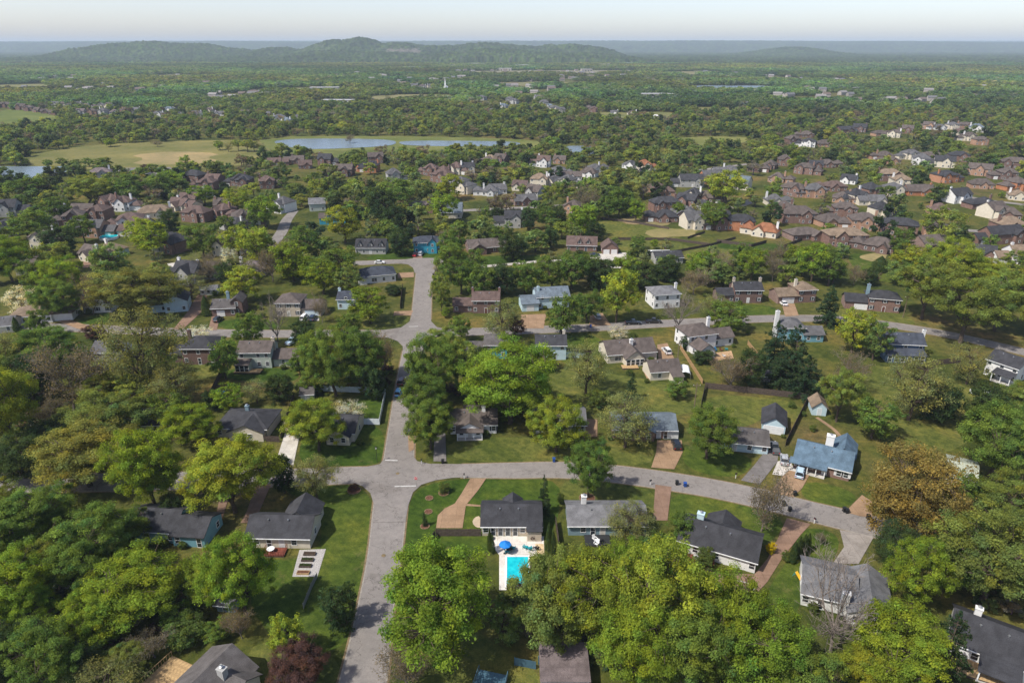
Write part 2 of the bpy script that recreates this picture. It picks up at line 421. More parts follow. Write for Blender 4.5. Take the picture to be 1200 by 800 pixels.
def bare(seed, leaves_per_tip, material, bark='grey_bark', leaf=0.1):
    rng = np.random.default_rng(seed)
    mb, tw = MB(), MB(); tips = []
    def grow(p, d, L, r, lev):
        pts = [np.array(p)]
        k = 3
        for i in range(k):
            d = unit(d + rng.normal(size=3) * 0.14 + np.array([0, 0, 0.07]))
            pts.append(pts[-1] + d * L / k)
        if lev < 3: limb(mb, pts, r, r * 0.55, 5)
        else: limb(tw, pts[::3] if lev > 4 else [pts[0], pts[-1]], r, r * 0.45, 3)
        if lev >= 5:
            tips.append(pts[-1]); tips.append(pts[1]); return
        nb = (6, 4, 4, 3, 3)[lev]
        for j in range(nb):
            t = int(rng.integers(1 if lev else 2, k + 1)); 
            sd = unit(d + rng.normal(size=3) * (0.62 if lev else 0.85))
            if lev == 0:
                az, el = 2 * math.pi * j / nb + rng.uniform(-.5, .5), R(rng.uniform(22, 62))
                sd = np.array([math.cos(az) * math.cos(el), math.sin(az) * math.cos(el), math.sin(el)])
            if sd[2] < -0.1: sd[2] *= -0.6
            grow(pts[t] if j else pts[-1], sd, L * (rng.uniform(0.56, 0.78) if lev else rng.uniform(1.1, 1.6)), max(r * 0.57, 0.02), lev + 1)
    grow((0, 0, -0.2), np.array([0, 0, 1.0]), 2.3, 0.21, 0)
    V = np.array(mb.v); T = np.array(tw.v)
    zmax = max(V[:, 2].max(), np.percentile(T[:, 2], 99.5)); rx = np.percentile(np.abs(T[:, :2]), 98)
    s = np.array([5.0 / rx, 5.0 / rx, 11.0 / zmax])
    mb.v = [tuple(v) for v in V * s]; 
    # keep twigs thin while scaling the layout
    tw.v = [tuple(v) for v in T * s]
    trunk = mb.mesh('trunk', M[bark])
    if leaves_per_tip:
        tips = np.array(tips) * s; n = len(tips) * leaves_per_tip
        cid = np.repeat(np.arange(len(tips)), leaves_per_tip)
        P = tips[cid] + rng.normal(size=(n, 3)) * 0.33
        lv = leaf_mesh('crown', P, unit(rng.normal(size=(n, 3)) + [0, 0, .5]), leaf * rng.uniform(0.6, 1.3, n), leaf_var(cid, len(tips), n, rng), rng, material)
        # twigs join the trunk mesh
        mb.add(tw.v, tw.f); trunk = mb.mesh('trunk', M[bark])
        return trunk, lv
    return trunk, tw.mesh('crown', M[bark])

def conifer(seed, material, per=90, levels=22, leaf=0.2, wide=1.0, narrow_top=1.0):
    rng = np.random.default_rng(seed); H = 11.0
    mb = MB(); limb(mb, bent((0, 0, -0.2), (0, 0, H * 0.97), rng, 5, 0.01), 0.22, 0.03, 6)
    P, N, cid = [], [], []; c = 0
    for i in range(levels):
        t = i / (levels - 1); z = H * (0.07 + 0.91 * t)
        rad = 5.0 * wide * (1 - t) ** (0.75 * narrow_top) * rng.uniform(0.82, 1.08) + 0.25
        nb = max(4, int(9 * (1 - t) + 3))
        for j in range(nb):
            a = rng.uniform(0, 2 * math.pi); L = rad * rng.uniform(0.7, 1.1)
            dirv = np.array([math.cos(a), math.sin(a), -0.10 + 0.35 * t])
            p0 = np.array([0, 0, z]); p1 = p0 + dirv * L
            mb.tube(p0, p1, 0.05, 0.015, 3, cap=False)
            m_ = max(12, int(per * L / 5.0)); s = rng.random(m_) ** 0.6
            side = np.array([-math.sin(a), math.cos(a), 0])
            q = p0 + np.outer(s, dirv * L) + np.outer(rng.normal(size=m_) * 0.30 * (0.4 + L / 5) * (1.15 - 0.6 * s), side)
            q[:, 2] += rng.normal(size=m_) * 0.15 - 0.25 * s ** 2
            P.append(q); N.append(unit(np.array([0, 0, 0.8]) + dirv * 0.3 + rng.normal(size=(m_, 3)) * 0.5)); cid += [c] * m_; c += 1
    P, N, cid = np.concatenate(P), np.concatenate(N), np.array(cid)
    crown = leaf_mesh('crown', P, N, leaf * rng.uniform(0.6, 1.3, len(P)), leaf_var(cid, c, len(P), rng, 0.22), rng, material, 0.4)
    return mb.mesh('trunk', M['bark']), crown

def column(seed, material, n=5000):
    rng = np.random.default_rng(seed); H = 11.0
    mb = MB(); limb(mb, bent((0, 0, -0.2), (0, 0, H * 0.9), rng, 4, 0.01), 0.25, 0.05, 6)
    t = rng.random(n); a = rng.uniform(0, 2 * math.pi, n)
    rad = 5.0 * np.clip(np.minimum(1.0, (t / 0.12) ** 0.5) * (1 - t ** 2.6), 0.03, 1) * rng.uniform(0.62, 1.05, n) * (1 + 0.1 * np.sin(a * 3 + t * 9))
    P = np.stack([np.cos(a) * rad, np.sin(a) * rad, t * H], 1)
    d = np.stack([np.cos(a), np.sin(a), np.full(n, 0.6)], 1)
    cid = ((t * 14).astype(int) * 9 + (a / 0.7).astype(int)) % 126
    crown = leaf_mesh('crown', P, unit(d + rng.normal(size=(n, 3)) * 0.5), 0.28 * rng.uniform(0.6, 1.3, n), leaf_var(cid, 126, n, rng, 0.25), rng, material)
    return mb.mesh('trunk', M['bark']), crown

LF = M['leaf']
TREE = {   # near, finely leaved meshes and lighter ones for the distance
    'round_hi': [broadleaf(s, 250, 255, 0.086, LF, 'round', 0.66) for s in (1, 2, 3)],
    'spread_hi': [broadleaf(s, 190, 255, 0.086, LF, 'spread', 0.62) for s in (4, 5)],
    'oval_hi': [broadleaf(s, 250, 240, 0.086, LF, 'oval', 0.62) for s in (6, 7)],
    'round': [broadleaf(s, 150, 62, 0.19, LF, 'round', 0.75) for s in (11, 12, 13, 9)],
    'spread': [broadleaf(s, 115, 68, 0.19, LF, 'spread', 0.75) for s in (14, 15)],
    'oval': [broadleaf(s, 155, 60, 0.19, LF, 'oval', 0.75) for s in (16, 17)],
    'dense_hi': [broadleaf(s, 300, 160, 0.095, LF, 'dense', 0.8) for s in (25, 26)],
    'dense': [broadleaf(s, 190, 62, 0.2, LF, 'dense', 0.9) for s in (18, 19)],
    'airy': [broadleaf(s, 130, 52, 0.12, LF, 'oval', 0.9) for s in (20, 21)],
    'airy_hi': [broadleaf(s, 190, 90, 0.095, LF, 'round', 0.85) for s in (22, 23)],
    'bare': [bare(s, 0, LF) for s in (31, 32)],
    'budding': [bare(s, 3, LF, leaf=0.13) for s in (33, 34)],
    'conifer': [conifer(s, LF) for s in (41, 42)],
    'pine': [conifer(s, LF, 120, 15, 0.24, 1.0, 0.8) for s in (43, 44)],
    'column': [column(s, LF) for s in (51, 52)],
}
TINT = {'G': (0.140, 0.204, 0.041), 'L': (0.263, 0.313, 0.041), 'V': (0.190, 0.263, 0.031), 'O': (0.208, 0.248, 0.052), 'B': (0.238, 0.191, 0.058),
        'D': (0.060, 0.096, 0.034), 'E': (0.051, 0.089, 0.038), 'S': (0.217, 0.238, 0.088), 'Z': (0.226, 0.230, 0.056), 'N': (0.120, 0.100, 0.085), 'K': (0.211, 0.173, 0.108),
        'W': (0.660, 0.620, 0.500), 'P': (0.100, 0.058, 0.051), 'C': (0.068, 0.102, 0.031), 'X': (0.189, 0.246, 0.064), 'Y': (0.620, 0.470, 0.010), 'H': (0.126, 0.173, 0.043)}
KIND = {'G': 'round', 'L': 'round', 'V': 'round', 'O': 'spread', 'B': 'dense', 'Z': 'round', 'D': 'dense', 'E': 'pine', 'S': 'airy', 'N': 'bare', 'K': 'budding',
        'W': 'airy', 'P': 'round', 'C': 'column', 'X': 'oval', 'Y': 'dense', 'H': 'dense'}
LOOK = {'G': ('green_tree', 'mid-green leafy tree'), 'L': ('lime_tree', 'yellow-green leafy tree'), 'V': ('green_tree', 'vivid green tree'), 'O': ('oak_tree', 'olive-yellow spreading tree'),
        'B': ('bronze_tree', 'bronze-brown tree'), 'Z': ('bronze_tree', 'olive-bronze tree'), 'D': ('dark_tree', 'dense dark green tree'), 'E': ('pine_tree', 'dark pine tree'), 'S': ('budding_tree', 'pale airy spring tree'),
        'N': ('bare_tree', 'bare grey tree'), 'K': ('budding_tree', 'thin brownish budding tree'), 'W': ('blossom_tree', 'white blossoming tree'), 'P': ('purple_tree', 'dark purple-leaved tree'),
        'C': ('cypress_tree', 'narrow dark cypress'), 'X': ('sage_tree', 'grey-green leafy tree'), 'Y': ('yellow_shrub', 'bright yellow flowering shrub'), 'H': ('shrub', 'rounded green shrub')}
TREES = []          # (object, kind letter, world x, y, height) for labelling later
def tree(x, y, w, h, t, hi=False, zbase=0.0):
    kind = KIND[t]
    if hi and kind + '_hi' in TREE: kind += '_hi'
    tr, cr = random.choice(TREE[kind])
    root = empty(LOOK[t][0], (x, y, zbase), random.uniform(0, 6.283))
    root.scale = (w / 10, w / 10, h / 11)
    c = TINT[t]; f = random.uniform(0.86, 1.14); g = random.uniform(-0.08, 0.08)
    link('trunk', tr, root)
    link('crown', cr, root, color=(c[0] * f * (1 + g), c[1] * f, c[2] * f * (1 - g)))
    TREES.append((root, t, x, y, h))
    return root
def tree_px(px, py, wpx, hpx, t):
    """size a tree from how wide and how tall it stands in the photo, allowing for the view from above"""
    x, y = G(px, py); k = kpx(py); W = wpx / k; lo, hi_ = 0.8, 40.0
    for _ in range(22):
        h = (lo + hi_) / 2
        dist = (y * CT + (CAM_H - .55 * h) * ST) / (y * CT + CAM_H * ST); w = W * dist
        if t in 'CE': top = proj(x, y, h)[1]
        else: top = min(proj(x, y + w / 2 * .92 * math.sin(f), .6 * h + .4 * h * math.cos(f))[1] for f in (0, .4, .8, 1.2, 1.57))
        if py - top < hpx: lo = h
        else: hi_ = h
    if t not in 'CE': h = min(max(h, w * (.55 if w > 3 else .6)), w * 1.7)
    return tree(x, y, w, h, t, hi=(wpx > 46))

# ------------------------------------------------------------------ ground, roads, fields, water
def P2(poly, z=0.0): return [(*G(px, py), z) for px, py in poly]
CLEAR, ROADPTS, WATER = [], [], []            # world polygons kept free of scattered trees, road centre points
def smooth_closed(pts, it=2):
    pts = [np.array(p) for p in pts]
    for _ in range(it):
        q = []
        for i in range(len(pts)):
            a, b = pts[i], pts[(i + 1) % len(pts)]
            q += [a * 0.75 + b * 0.25, a * 0.25 + b * 0.75]
        pts = q
    return pts
def sheet(name, poly, z, material, color=None, smooth=0, kind='structure', label=None, clear=True):
    w = P2(poly, z)
    if smooth: w = [tuple(p) for p in smooth_closed(w, smooth)]
    import bmesh
    bm = bmesh.new(); bm.faces.new([bm.verts.new(p) for p in w]); bmesh.ops.recalc_face_normals(bm, faces=bm.faces)
    if bm.faces[:][0].normal.z < 0: bmesh.ops.reverse_faces(bm, faces=bm.faces)
    bmesh.ops.triangulate(bm, faces=bm.faces)
    me = bpy.data.meshes.new(name); bm.to_mesh(me); bm.free(); me.materials.append(material)
    o = struct(link(name, me, color=color), kind, label)
    if clear: CLEAR.append(np.array([p[:2] for p in w]))
    return o
gm = MB().add([(-30000, -2000, 0), (30000, -2000, 0), (30000, 40000, 0), (-30000, 40000, 0)], [(0, 1, 2, 3)])
struct(link('ground', gm.mesh('ground', M['ground'])), label='grassy suburban ground reaching to the horizon')

def catmull(P, k=8):
    P = [np.array(p, float) for p in P]; P = [2 * P[0] - P[1]] + P + [2 * P[-1] - P[-2]]; out = []
    for i in range(1, len(P) - 2):
        for t in np.linspace(0, 1, k, endpoint=False):
            out.append(0.5 * (2 * P[i] + (P[i + 1] - P[i - 1]) * t + (2 * P[i - 1] - 5 * P[i] + 4 * P[i + 1] - P[i + 2]) * t ** 2 + (3 * P[i] - P[i - 1] - 3 * P[i + 1] + P[i + 2]) * t ** 3))
    return out + [P[-2]]
def strip(name, pts, z, material, color=None, grow=0.0, kind='structure', label=None, track=True):
    """pts: (px, py, width in metres)"""
    c = catmull([(*G(px, py), w) for px, py, w in pts]); V, F = [], []
    for i, p in enumerate(c):
        d = c[min(i + 1, len(c) - 1)][:2] - c[max(i - 1, 0)][:2]; d = d / np.linalg.norm(d); n = np.array([-d[1], d[0]])
        hw = p[2] / 2 + grow
        V += [(*(p[:2] + n * hw), z), (*(p[:2] - n * hw), z)]
        if i: F.append((2 * i - 2, 2 * i - 1, 2 * i + 1, 2 * i))
        if track: ROADPTS.append((p[0], p[1], hw))
    me = MB().add(V, F).mesh(name, material)
    if me.polygons[0].normal.z < 0: me.flip_normals()
    return struct(link(name, me, color=color), kind, label)

ROADS = [
    ('road', [(460, 570, 6.6), (457, 595, 6.7), (451, 648, 6.1), (442, 700, 5.9), (434, 750, 6.4), (425, 800, 7.0), (413, 860, 7.2)], 'side street running down to the bottom edge'),
    ('road', [(540, 551.5, 5.0), (600, 551, 5.7), (660, 550.5, 6.0), (720, 555, 6.4), (780, 563, 6.6), (840, 573, 6.6), (900, 586, 6.8), (950, 599, 6.8), (1000, 611, 7.0), (1045, 622, 7.0), (1090, 630, 7.0)], 'curving street east of the near crossroads'),
    ('road', [(440, 556, 6.0), (405, 556.8, 6.2), (350, 559, 6.4), (250, 562, 6.4), (120, 565, 6.6), (0, 566, 7), (-80, 567, 7)], 'street running west from the near crossroads'),
    ('road', [(467, 540, 6.8), (471, 500, 6.3), (476, 460, 6.2), (481, 430, 6.3), (485, 410, 6.6)], 'street joining the two crossroads'),
    ('road', [(435, 391, 6.0), (380, 391, 6.0), (300, 391, 6), (200, 389, 6), (110, 385, 6), (20, 382, 6), (-60, 380, 6)], 'street running west from the second crossroads'),
    ('road', [(525, 389.5, 6.0), (580, 388, 6), (640, 386, 6), (700, 383.5, 6), (760, 380, 6), (820, 377, 6), (880, 374, 6), (930, 373, 6), (980, 374, 6), (1037, 380, 6), (1100, 390, 6), (1160, 403, 6), (1215, 416, 6)], 'long street curving east from the second crossroads'),
    ('road', [(493.5, 375, 6.6), (495, 350, 6.6), (497, 325, 6.8), (498, 308, 7)], 'street running away from the second crossroads'),
    ('road', [(512, 307, 6), (470, 306.5, 6), (430, 308, 6), (395, 309, 6)], 'street branching at the far junction'),
    ('road', [(300, 300, 6), (318, 287, 6), (330, 272, 6), (336, 258, 6), (345, 247, 5)], 'street winding between trees on the far left'),
    ('road', [(540, 247, 6), (570, 245.5, 6), (620, 243, 6), (665, 241, 6)], 'far street behind the red brick houses'),
    ('road', [(840, 246, 6), (870, 240, 6), (885, 233, 6)], 'far street stub among brick houses'),
    ('road', [(1060, 212, 6), (1095, 219, 6), (1140, 232, 6), (1200, 240, 6)], 'far street through the brick subdivision'),
    ('road', [(1080, 262, 6), (1110, 268, 6), (1160, 272, 6)], 'far street by the big brick houses'),
    ('road', [(790, 203, 6), (840, 197, 6), (880, 192, 6)], 'far street on the right behind the trees'),
    ('road', [(60, 205, 5), (40, 214, 5), (25, 228, 5)], 'lane by the left pond'),
    ('lane', [(512, 312, 3.6), (545, 313, 3.4), (585, 311, 3.4), (625, 307, 3.4), (660, 306, 3.4), (700, 312, 3.6), (745, 313.5, 3.6)], 'pale concrete lane to the red-roofed house'),
]
JUNC = [
    [(392, 549), (430, 547), (445, 544), (451, 537), (453, 527), (483, 527), (484.5, 535), (489, 540.5), (503, 543.4), (560, 544.0), (560, 558.6), (530, 560), (510, 563), (494, 568), (484, 577), (478.5, 592), (475, 612), (437, 612), (438.5, 592), (434, 578), (425, 570), (414, 566.5), (394, 565)],
    [(422, 387.3), (450, 386.8), (470, 384), (480, 377), (483, 366), (504, 366), (505.5, 377), (512, 383.5), (526, 386), (545, 386.2), (545, 392.7), (524, 393.3), (509, 396), (500, 402), (495, 415), (472, 415), (472, 406), (466, 400), (455, 396), (422, 394.6)],
    [(470, 305), (486, 302.5), (513, 302.5), (520, 305), (520, 309.5), (512, 313), (509, 320), (486, 320), (484, 314), (478, 310), (468, 309)],
]
for i, (nm, pts, lab) in enumerate(ROADS):
    conc = nm == 'lane'
    strip(nm, pts, 0.056 + 0.0035 * i, M['drive'] if conc else M['asphalt'], color=(0.42, 0.40, 0.36) if conc else None, label=lab)
    if i < 8: strip('road_gutter', pts, 0.043 + 0.0012 * i, M['gutter'], grow=0.26, label='concrete gutter of the ' + lab, track=False)
    if i < 8: strip('road_edge', pts, 0.030 + 0.0012 * i, M['dirt'], grow=0.6, kind='structure', label='worn dirt verge of the ' + lab, track=False)
for i, p in enumerate(JUNC):
    o = sheet('crossroads', p, 0.118 + 0.004 * i, M['asphalt'], label=('near crossroads', 'second crossroads', 'far junction')[i] + ' of asphalt')
    ro = o
    # painted stop lines belong to the junction surface
    for (ax, ay, bx, by) in ([(451.5, 539.3, 466, 539.9), (462.5, 570.2, 487.5, 569.6)], [(479, 383, 490, 382.6)], [])[i]:
        a, b = np.array(G(ax, ay)), np.array(G(bx, by)); d = (b - a) / np.linalg.norm(b - a); n = np.array([-d[1], d[0]]) * 0.2
        me = MB().add([(*(a - n), 0.135), (*(b - n), 0.135), (*(b + n), 0.135), (*(a + n), 0.135)], [(0, 1, 2, 3)]).mesh('stop_line', M['road_paint'])
        link('stop_line', me, ro)
for px, py in [(449.5, 651), (466, 555)]:
    x, y = G(px, py)
    link('manhole_cover', MB().cone((0, 0), 0.42, 0.42, 0, 0.012, 16).mesh('manhole_cover', M['dirt']), loc=(x, y, 0.126))['kind'] = 'structure'

TAN, PINK, PALE, GREYD = (0.275, 0.185, 0.115), (0.215, 0.14, 0.10), (0.48, 0.46, 0.42), (0.16, 0.15, 0.145)
DRIVES = [
    ([(551, 561), (570, 560.5), (560, 575), (546, 592), (542, 619), (511, 619), (513, 604), (521, 596), (533, 590), (541, 578)], TAN, 'tan curving driveway of the house with the pool'),
    ([(768, 568), (787, 570.5), (782, 610), (765, 610)], PINK, 'brick driveway beside the grey-blue house'),
    ([(922, 607), (950, 614), (938, 627), (916, 655), (899, 682), (885, 697), (865, 692), (838, 684), (836, 672), (884, 673), (899, 655), (911, 632)], PINK, 'brick driveway and court of the long white house'),
    ([(770, 516), (799, 516), (800, 530), (790, 550), (763, 548), (769, 530)], TAN, 'tan driveway of the pale grey-roofed duplex'),
    ([(897, 528), (913, 527), (911, 541), (890, 568), (868, 563), (884, 545)], GREYD, 'grey asphalt driveway beside the small garage'),
    ([(911, 541), (925, 536), (929, 547), (917, 558), (905, 556)], PALE, 'pale concrete parking pad by the blue-roofed house'),
    ([(917, 558), (929, 548), (950, 554), (940, 572), (929, 583), (903, 577)], TAN, 'tan driveway of the blue-roofed brick house'),
    ([(1010, 580), (1022, 588), (1022, 606), (1008, 605), (990, 600)], TAN, 'tan driveway beneath the bronze tree'),
    ([(984, 621), (1024, 629), (1006, 661), (976, 660), (989, 641)], (0.25, 0.23, 0.21), 'grey driveway of the big grey-roofed house'),
    ([(261, 568), (273, 568), (263, 600), (258, 616), (246, 616), (254, 600)], PINK, 'tan driveway of the blue-walled house'),
    ([(301, 567), (318, 567), (303, 602), (296, 613), (282, 613), (289, 600)], PINK, 'brown driveway of the house with garden beds'),
    ([(334, 508), (352, 507), (347, 530), (343, 550), (322, 550), (327, 530)], PALE, 'white concrete driveway by the white blossom'),
    ([(509, 508), (522, 508), (523, 541), (508, 541)], GREYD, 'grey driveway of the white porch house'),
    ([(478, 507), (486, 507), (485, 527), (479, 530)], TAN, 'tan gravel shoulder beside the joining street'),
    ([(683, 490), (700, 492), (700, 512), (684, 513)], TAN, 'tan driveway of the house behind the lime tree'),
    ([(68, 377), (78, 374), (98, 380), (114, 386), (105, 389), (90, 385)], TAN, 'tan driveway of the tan hipped house'),
    ([(232, 345), (243, 346), (236, 366), (214, 386), (203, 386), (218, 368)], PINK, 'brown driveway of the pale blue gabled house'),
    ([(248, 371), (258, 371), (254, 387), (244, 387)], PINK, 'brown driveway with the dark car'),
    ([(352, 372), (374, 372), (374, 376), (354, 376)], PALE, 'concrete apron of the two-car garage'),
    ([(610, 369), (640, 368), (637, 385), (612, 385)], TAN, 'tan driveway of the blue-grey roofed house'),
    ([(916, 356), (931, 356), (936, 370), (920, 371)], TAN, 'tan driveway of the brown-roofed garage'),
    ([(692, 368), (706, 367), (716, 381), (690, 383)], TAN, 'tan driveway near the parked truck'),
    ([(770, 404), (782, 402), (790, 420), (797, 440), (759, 446), (752, 431), (772, 424)], TAN, 'tan driveway of the brown-roofed sunroom house'),
    ([(540, 305), (548, 297), (562, 298), (552, 309)], TAN, 'tan driveway of the brown ranch house'),
    ([(691, 298), (735, 296), (737, 303), (715, 306), (692, 303)], PALE, 'concrete forecourt of the red-roofed house'),
    ([(484, 297), (495, 297), (495, 303), (484, 303)], PINK, 'driveway of the blue two-storey house'),
    ([(466, 320), (485, 319), (485, 325), (466, 326)], TAN, 'tan driveway beside the far junction'),
    ([(462, 365), (484, 364), (484, 370), (461, 370)], TAN, 'tan driveway above the second crossroads'),
    ([(140, 197), (200, 196), (206, 207), (140, 207)], GREYD, 'parking lot at the edge of the left field'),
    ([(196, 309), (215, 307), (214, 314), (200, 317)], PALE, 'pale driveway left of the evergreens'),
    ([(96, 307), (116, 305), (114, 313), (97, 314)], PINK, 'brown driveway below the round pool'),
    ([(66, 656), (112, 652), (110, 668), (70, 674)], (0.36, 0.34, 0.31), 'pale parking pad among the lower left trees'),
    ([(75, 672), (95, 671), (80, 690), (60, 690)], (0.36, 0.34, 0.31), 'pale pad strip among the lower left trees'),
]
PAVED = []
for i, (p, c, lab) in enumerate(DRIVES):
    PAVED.append(np.array([G(*q) for q in p]))
    if c: sheet('driveway', p, 0.075 + 0.0013 * i if i > 15 else 0.022 + 0.0013 * i + 0.1, M['drive'], color=c, smooth=0, label=lab)
# garden path of the shed
strip('garden_path', [(957, 489, 1.0), (966, 495, 1.0), (978, 504, 1.0), (985, 513, 1.0), (985, 521, 1.0)], 0.05, M['drive'], color=TAN, label='tan curving garden path to the small shed', track=False)
# lawns
DK, MD, LT, DRY = (0.040, 0.074, 0.011), (0.055, 0.086, 0.014), (0.088, 0.106, 0.026), (0.11, 0.105, 0.034)
LAWNS = [
    ([(477, 600), (484, 580), (496, 569), (530, 561), (655, 556), (657, 600), (640, 640), (575, 645), (520, 660), (475, 655)], DK),
    ([(655, 556), (770, 569), (768, 612), (740, 620), (668, 590), (657, 600)], LT),
    ([(787, 571), (925, 600), (905, 640), (850, 640), (795, 612), (783, 612)], MD),
    ([(394, 567), (418, 569), (431, 578), (436, 592), (436, 612), (430, 655), (421, 700), (408, 760), (345, 770), (300, 730), (300, 660), (345, 655), (380, 640), (372, 590), (330, 575), (345, 567)], MD),
    ([(300, 655), (343, 655), (342, 680), (365, 690), (330, 740), (290, 720)], DK),
    ([(400, 500), (450, 497), (450, 540), (430, 546), (350, 549), (352, 510)], DK),
    ([(523, 512), (680, 512), (760, 520), (768, 530), (760, 547), (655, 542), (525, 541)], LT),
    ([(800, 516), (870, 532), (885, 540), (866, 562), (800, 550)], MD),
    ([(945, 560), (1010, 578), (990, 598), (935, 583)], MD),
    ([(940, 615), (985, 625), (980, 655), (940, 690), (925, 760), (900, 740), (895, 695), (925, 655)], MD),
    ([(830, 460), (945, 470), (930, 500), (905, 480), (880, 500), (850, 500), (822, 485)], LT),
    ([(640, 425), (760, 445), (830, 455), (820, 485), (740, 490), (700, 480), (640, 470)], LT),
    ([(1000, 420), (1150, 450), (1200, 470), (1150, 510), (1090, 540), (1030, 520), (1000, 480)], LT),
    ([(640, 395), (705, 390), (712, 425), (665, 435)], MD),
    ([(840, 358), (905, 356), (915, 371), (850, 374)], DK),
    ([(956, 360), (1060, 366), (1080, 384), (1000, 376), (960, 372)], LT),
    ([(250, 375), (320, 373), (330, 386), (262, 388)], DK),
    ([(260, 432), (350, 430), (350, 450), (262, 445)], DK),
    ([(262, 482), (340, 470), (336, 508), (318, 510)], LT),
    ([(215, 427), (262, 428), (258, 440), (215, 446)], LT),
    ([(430, 365), (480, 368), (478, 378), (455, 385), (420, 386)], LT),
    ([(400, 470), (450, 455), (448, 492), (420, 490)], DK),
    ([(500, 300), (590, 300), (660, 298), (690, 305), (640, 305), (580, 310), (520, 311)], DK),
    ([(520, 315), (640, 310), (640, 335), (520, 340)], LT),
    ([(697, 258), (760, 262), (800, 272), (800, 280), (720, 280), (690, 272)], LT),
    ([(720, 282), (785, 282), (815, 290), (780, 297), (745, 295), (722, 293)], LT),
    ([(800, 294), (840, 285), (930, 290), (930, 310), (870, 322), (800, 305)], LT),
    ([(840, 283), (930, 286), (935, 294), (842, 293)], DK),
    ([(990, 300), (1010, 295), (1060, 310), (1062, 335), (1010, 325)], MD),
    ([(1110, 300), (1160, 310), (1200, 330), (1200, 345), (1130, 320)], LT),
    ([(70, 384), (118, 366), (130, 366), (125, 380), (112, 384)], DK),
    ([(0, 395), (60, 380), (100, 390), (60, 400), (0, 410)], DK),
    ([(430, 300), (480, 290), (520, 297), (520, 303), (430, 306)], DK),
    ([(210, 300), (245, 293), (250, 302), (215, 308)], LT),
    ([(490, 700), (560, 740), (640, 790), (620, 820), (470, 820), (478, 760)], LT),
    ([(150, 770), (195, 750), (215, 775), (190, 810), (150, 810)], LT),
    ([(290, 745), (400, 765), (395, 810), (290, 810)], LT),
]
for i, (p, c) in enumerate(LAWNS):
    sheet('lawn', p, 0.006 + 0.0006 * i, M['lawn'], color=c, smooth=2, label='mown grass lot')
for p in ([(512, 312), (760, 313), (760, 321), (520, 323)], [(395, 309), (485, 311), (485, 322), (420, 324)], [(0, 386), (110, 387), (108, 394), (0, 392)]): CLEAR.append(np.array([G(*q) for q in p]))
# fields beyond the houses
FIELDS = [
    ([(8, 190), (60, 176), (130, 168), (250, 164), (318, 166), (316, 182), (300, 192), (240, 198), (130, 199), (60, 197)], (0.14, 0.135, 0.045), 'wide dry grass field on the left'),
    ([(150, 193), (172, 186), (150, 182), (205, 177), (262, 180), (240, 185), (262, 189), (215, 193)], (0.235, 0.19, 0.09), 'bare tan earth in the left field'),
    ([(-30, 150), (0, 128), (35, 128), (70, 137), (72, 148), (30, 152)], (0.10, 0.125, 0.03), 'green hillside field at the far left'),
    ([(300, 160), (470, 159.5), (600, 162.5), (640, 167), (620, 175), (470, 178), (360, 181), (315, 178)], (0.12, 0.135, 0.04), 'grassy banks around the long pond'),
    ([(770, 164), (810, 160.5), (876, 160), (880, 166), (840, 172), (790, 172)], (0.14, 0.15, 0.045), 'golf fairway left of the brick houses'),
    ([(800, 126), (858, 126.5), (860, 131), (800, 131)], (0.17, 0.155, 0.06), 'pale far fairway'),
    ([(915, 134), (978, 135), (978, 141), (915, 141)], (0.13, 0.145, 0.045), 'far grass clearing on the right'),
    ([(660, 133), (790, 130), (800, 140), (680, 143)], (0.13, 0.135, 0.05), 'far clearing with the white tent'),
    ([(752, 272), (775, 267), (800, 269), (822, 268), (812, 274), (826, 278), (790, 277), (768, 280)], (0.22, 0.185, 0.08), 'tan dry patch behind the fences'),
    ([(722, 257), (745, 253), (772, 256), (790, 259), (780, 266), (760, 262), (738, 264)], (0.25, 0.19, 0.105), 'bare earth patch behind the brick house'),
    ([(1004, 301), (1020, 297), (1046, 295), (1036, 302), (1042, 309), (1016, 306)], (0.20, 0.175, 0.08), 'tan bare yard among brick houses'),
    ([(355, 119), (440, 117), (440, 124), (355, 124)], (0.13, 0.13, 0.05), 'far field in the left middle distance'),
    ([(690, 115), (760, 112), (790, 116), (700, 120)], (0.13, 0.13, 0.05), 'distant pale clearing'),
    ([(430, 112), (520, 110), (540, 117), (440, 119)], (0.17, 0.16, 0.075), 'pale clearing below the church'), ([(300, 104), (390, 103), (400, 109), (310, 109)], (0.15, 0.15, 0.06), 'thin far meadow left of the church'),
    ([(560, 97), (700, 96), (705, 101), (565, 101)], (0.16, 0.15, 0.07), 'thin far meadow near the town'), ([(880, 92), (1010, 92), (1005, 96), (890, 96)], (0.15, 0.15, 0.07), 'thin meadow behind the far lake'),
    ([(1040, 108), (1150, 109), (1145, 114), (1045, 113)], (0.14, 0.14, 0.06), 'far meadow at the right'), ([(-20, 100), (60, 98), (70, 104), (-20, 108)], (0.15, 0.15, 0.06), 'far meadow at the left edge'),
    ([(480, 84), (740, 82), (745, 86), (485, 88)], (0.17, 0.16, 0.10), 'open ground of the far town'), ([(150, 88), (260, 88), (260, 92), (150, 92)], (0.15, 0.15, 0.06), 'distant meadow before the hills'),
    ([(770, 84), (860, 84), (860, 88), (770, 88)], (0.16, 0.15, 0.07), 'distant meadow right of the town'), ([(330, 177), (470, 176), (600, 173), (605, 180), (470, 186), (360, 187)], (0.10, 0.115, 0.034), 'grass on the near bank of the long pond'),
    ([(1000, 84), (1120, 83), (1120, 87), (1000, 87)], (0.15, 0.15, 0.07), 'distant meadow at the right'),
]
for i, (p, c, lab) in enumerate(FIELDS):
    sheet('field', p, 0.03 + 0.012 * i, M['field'], color=c, smooth=1 if len(p) > 6 else 2, label=lab)
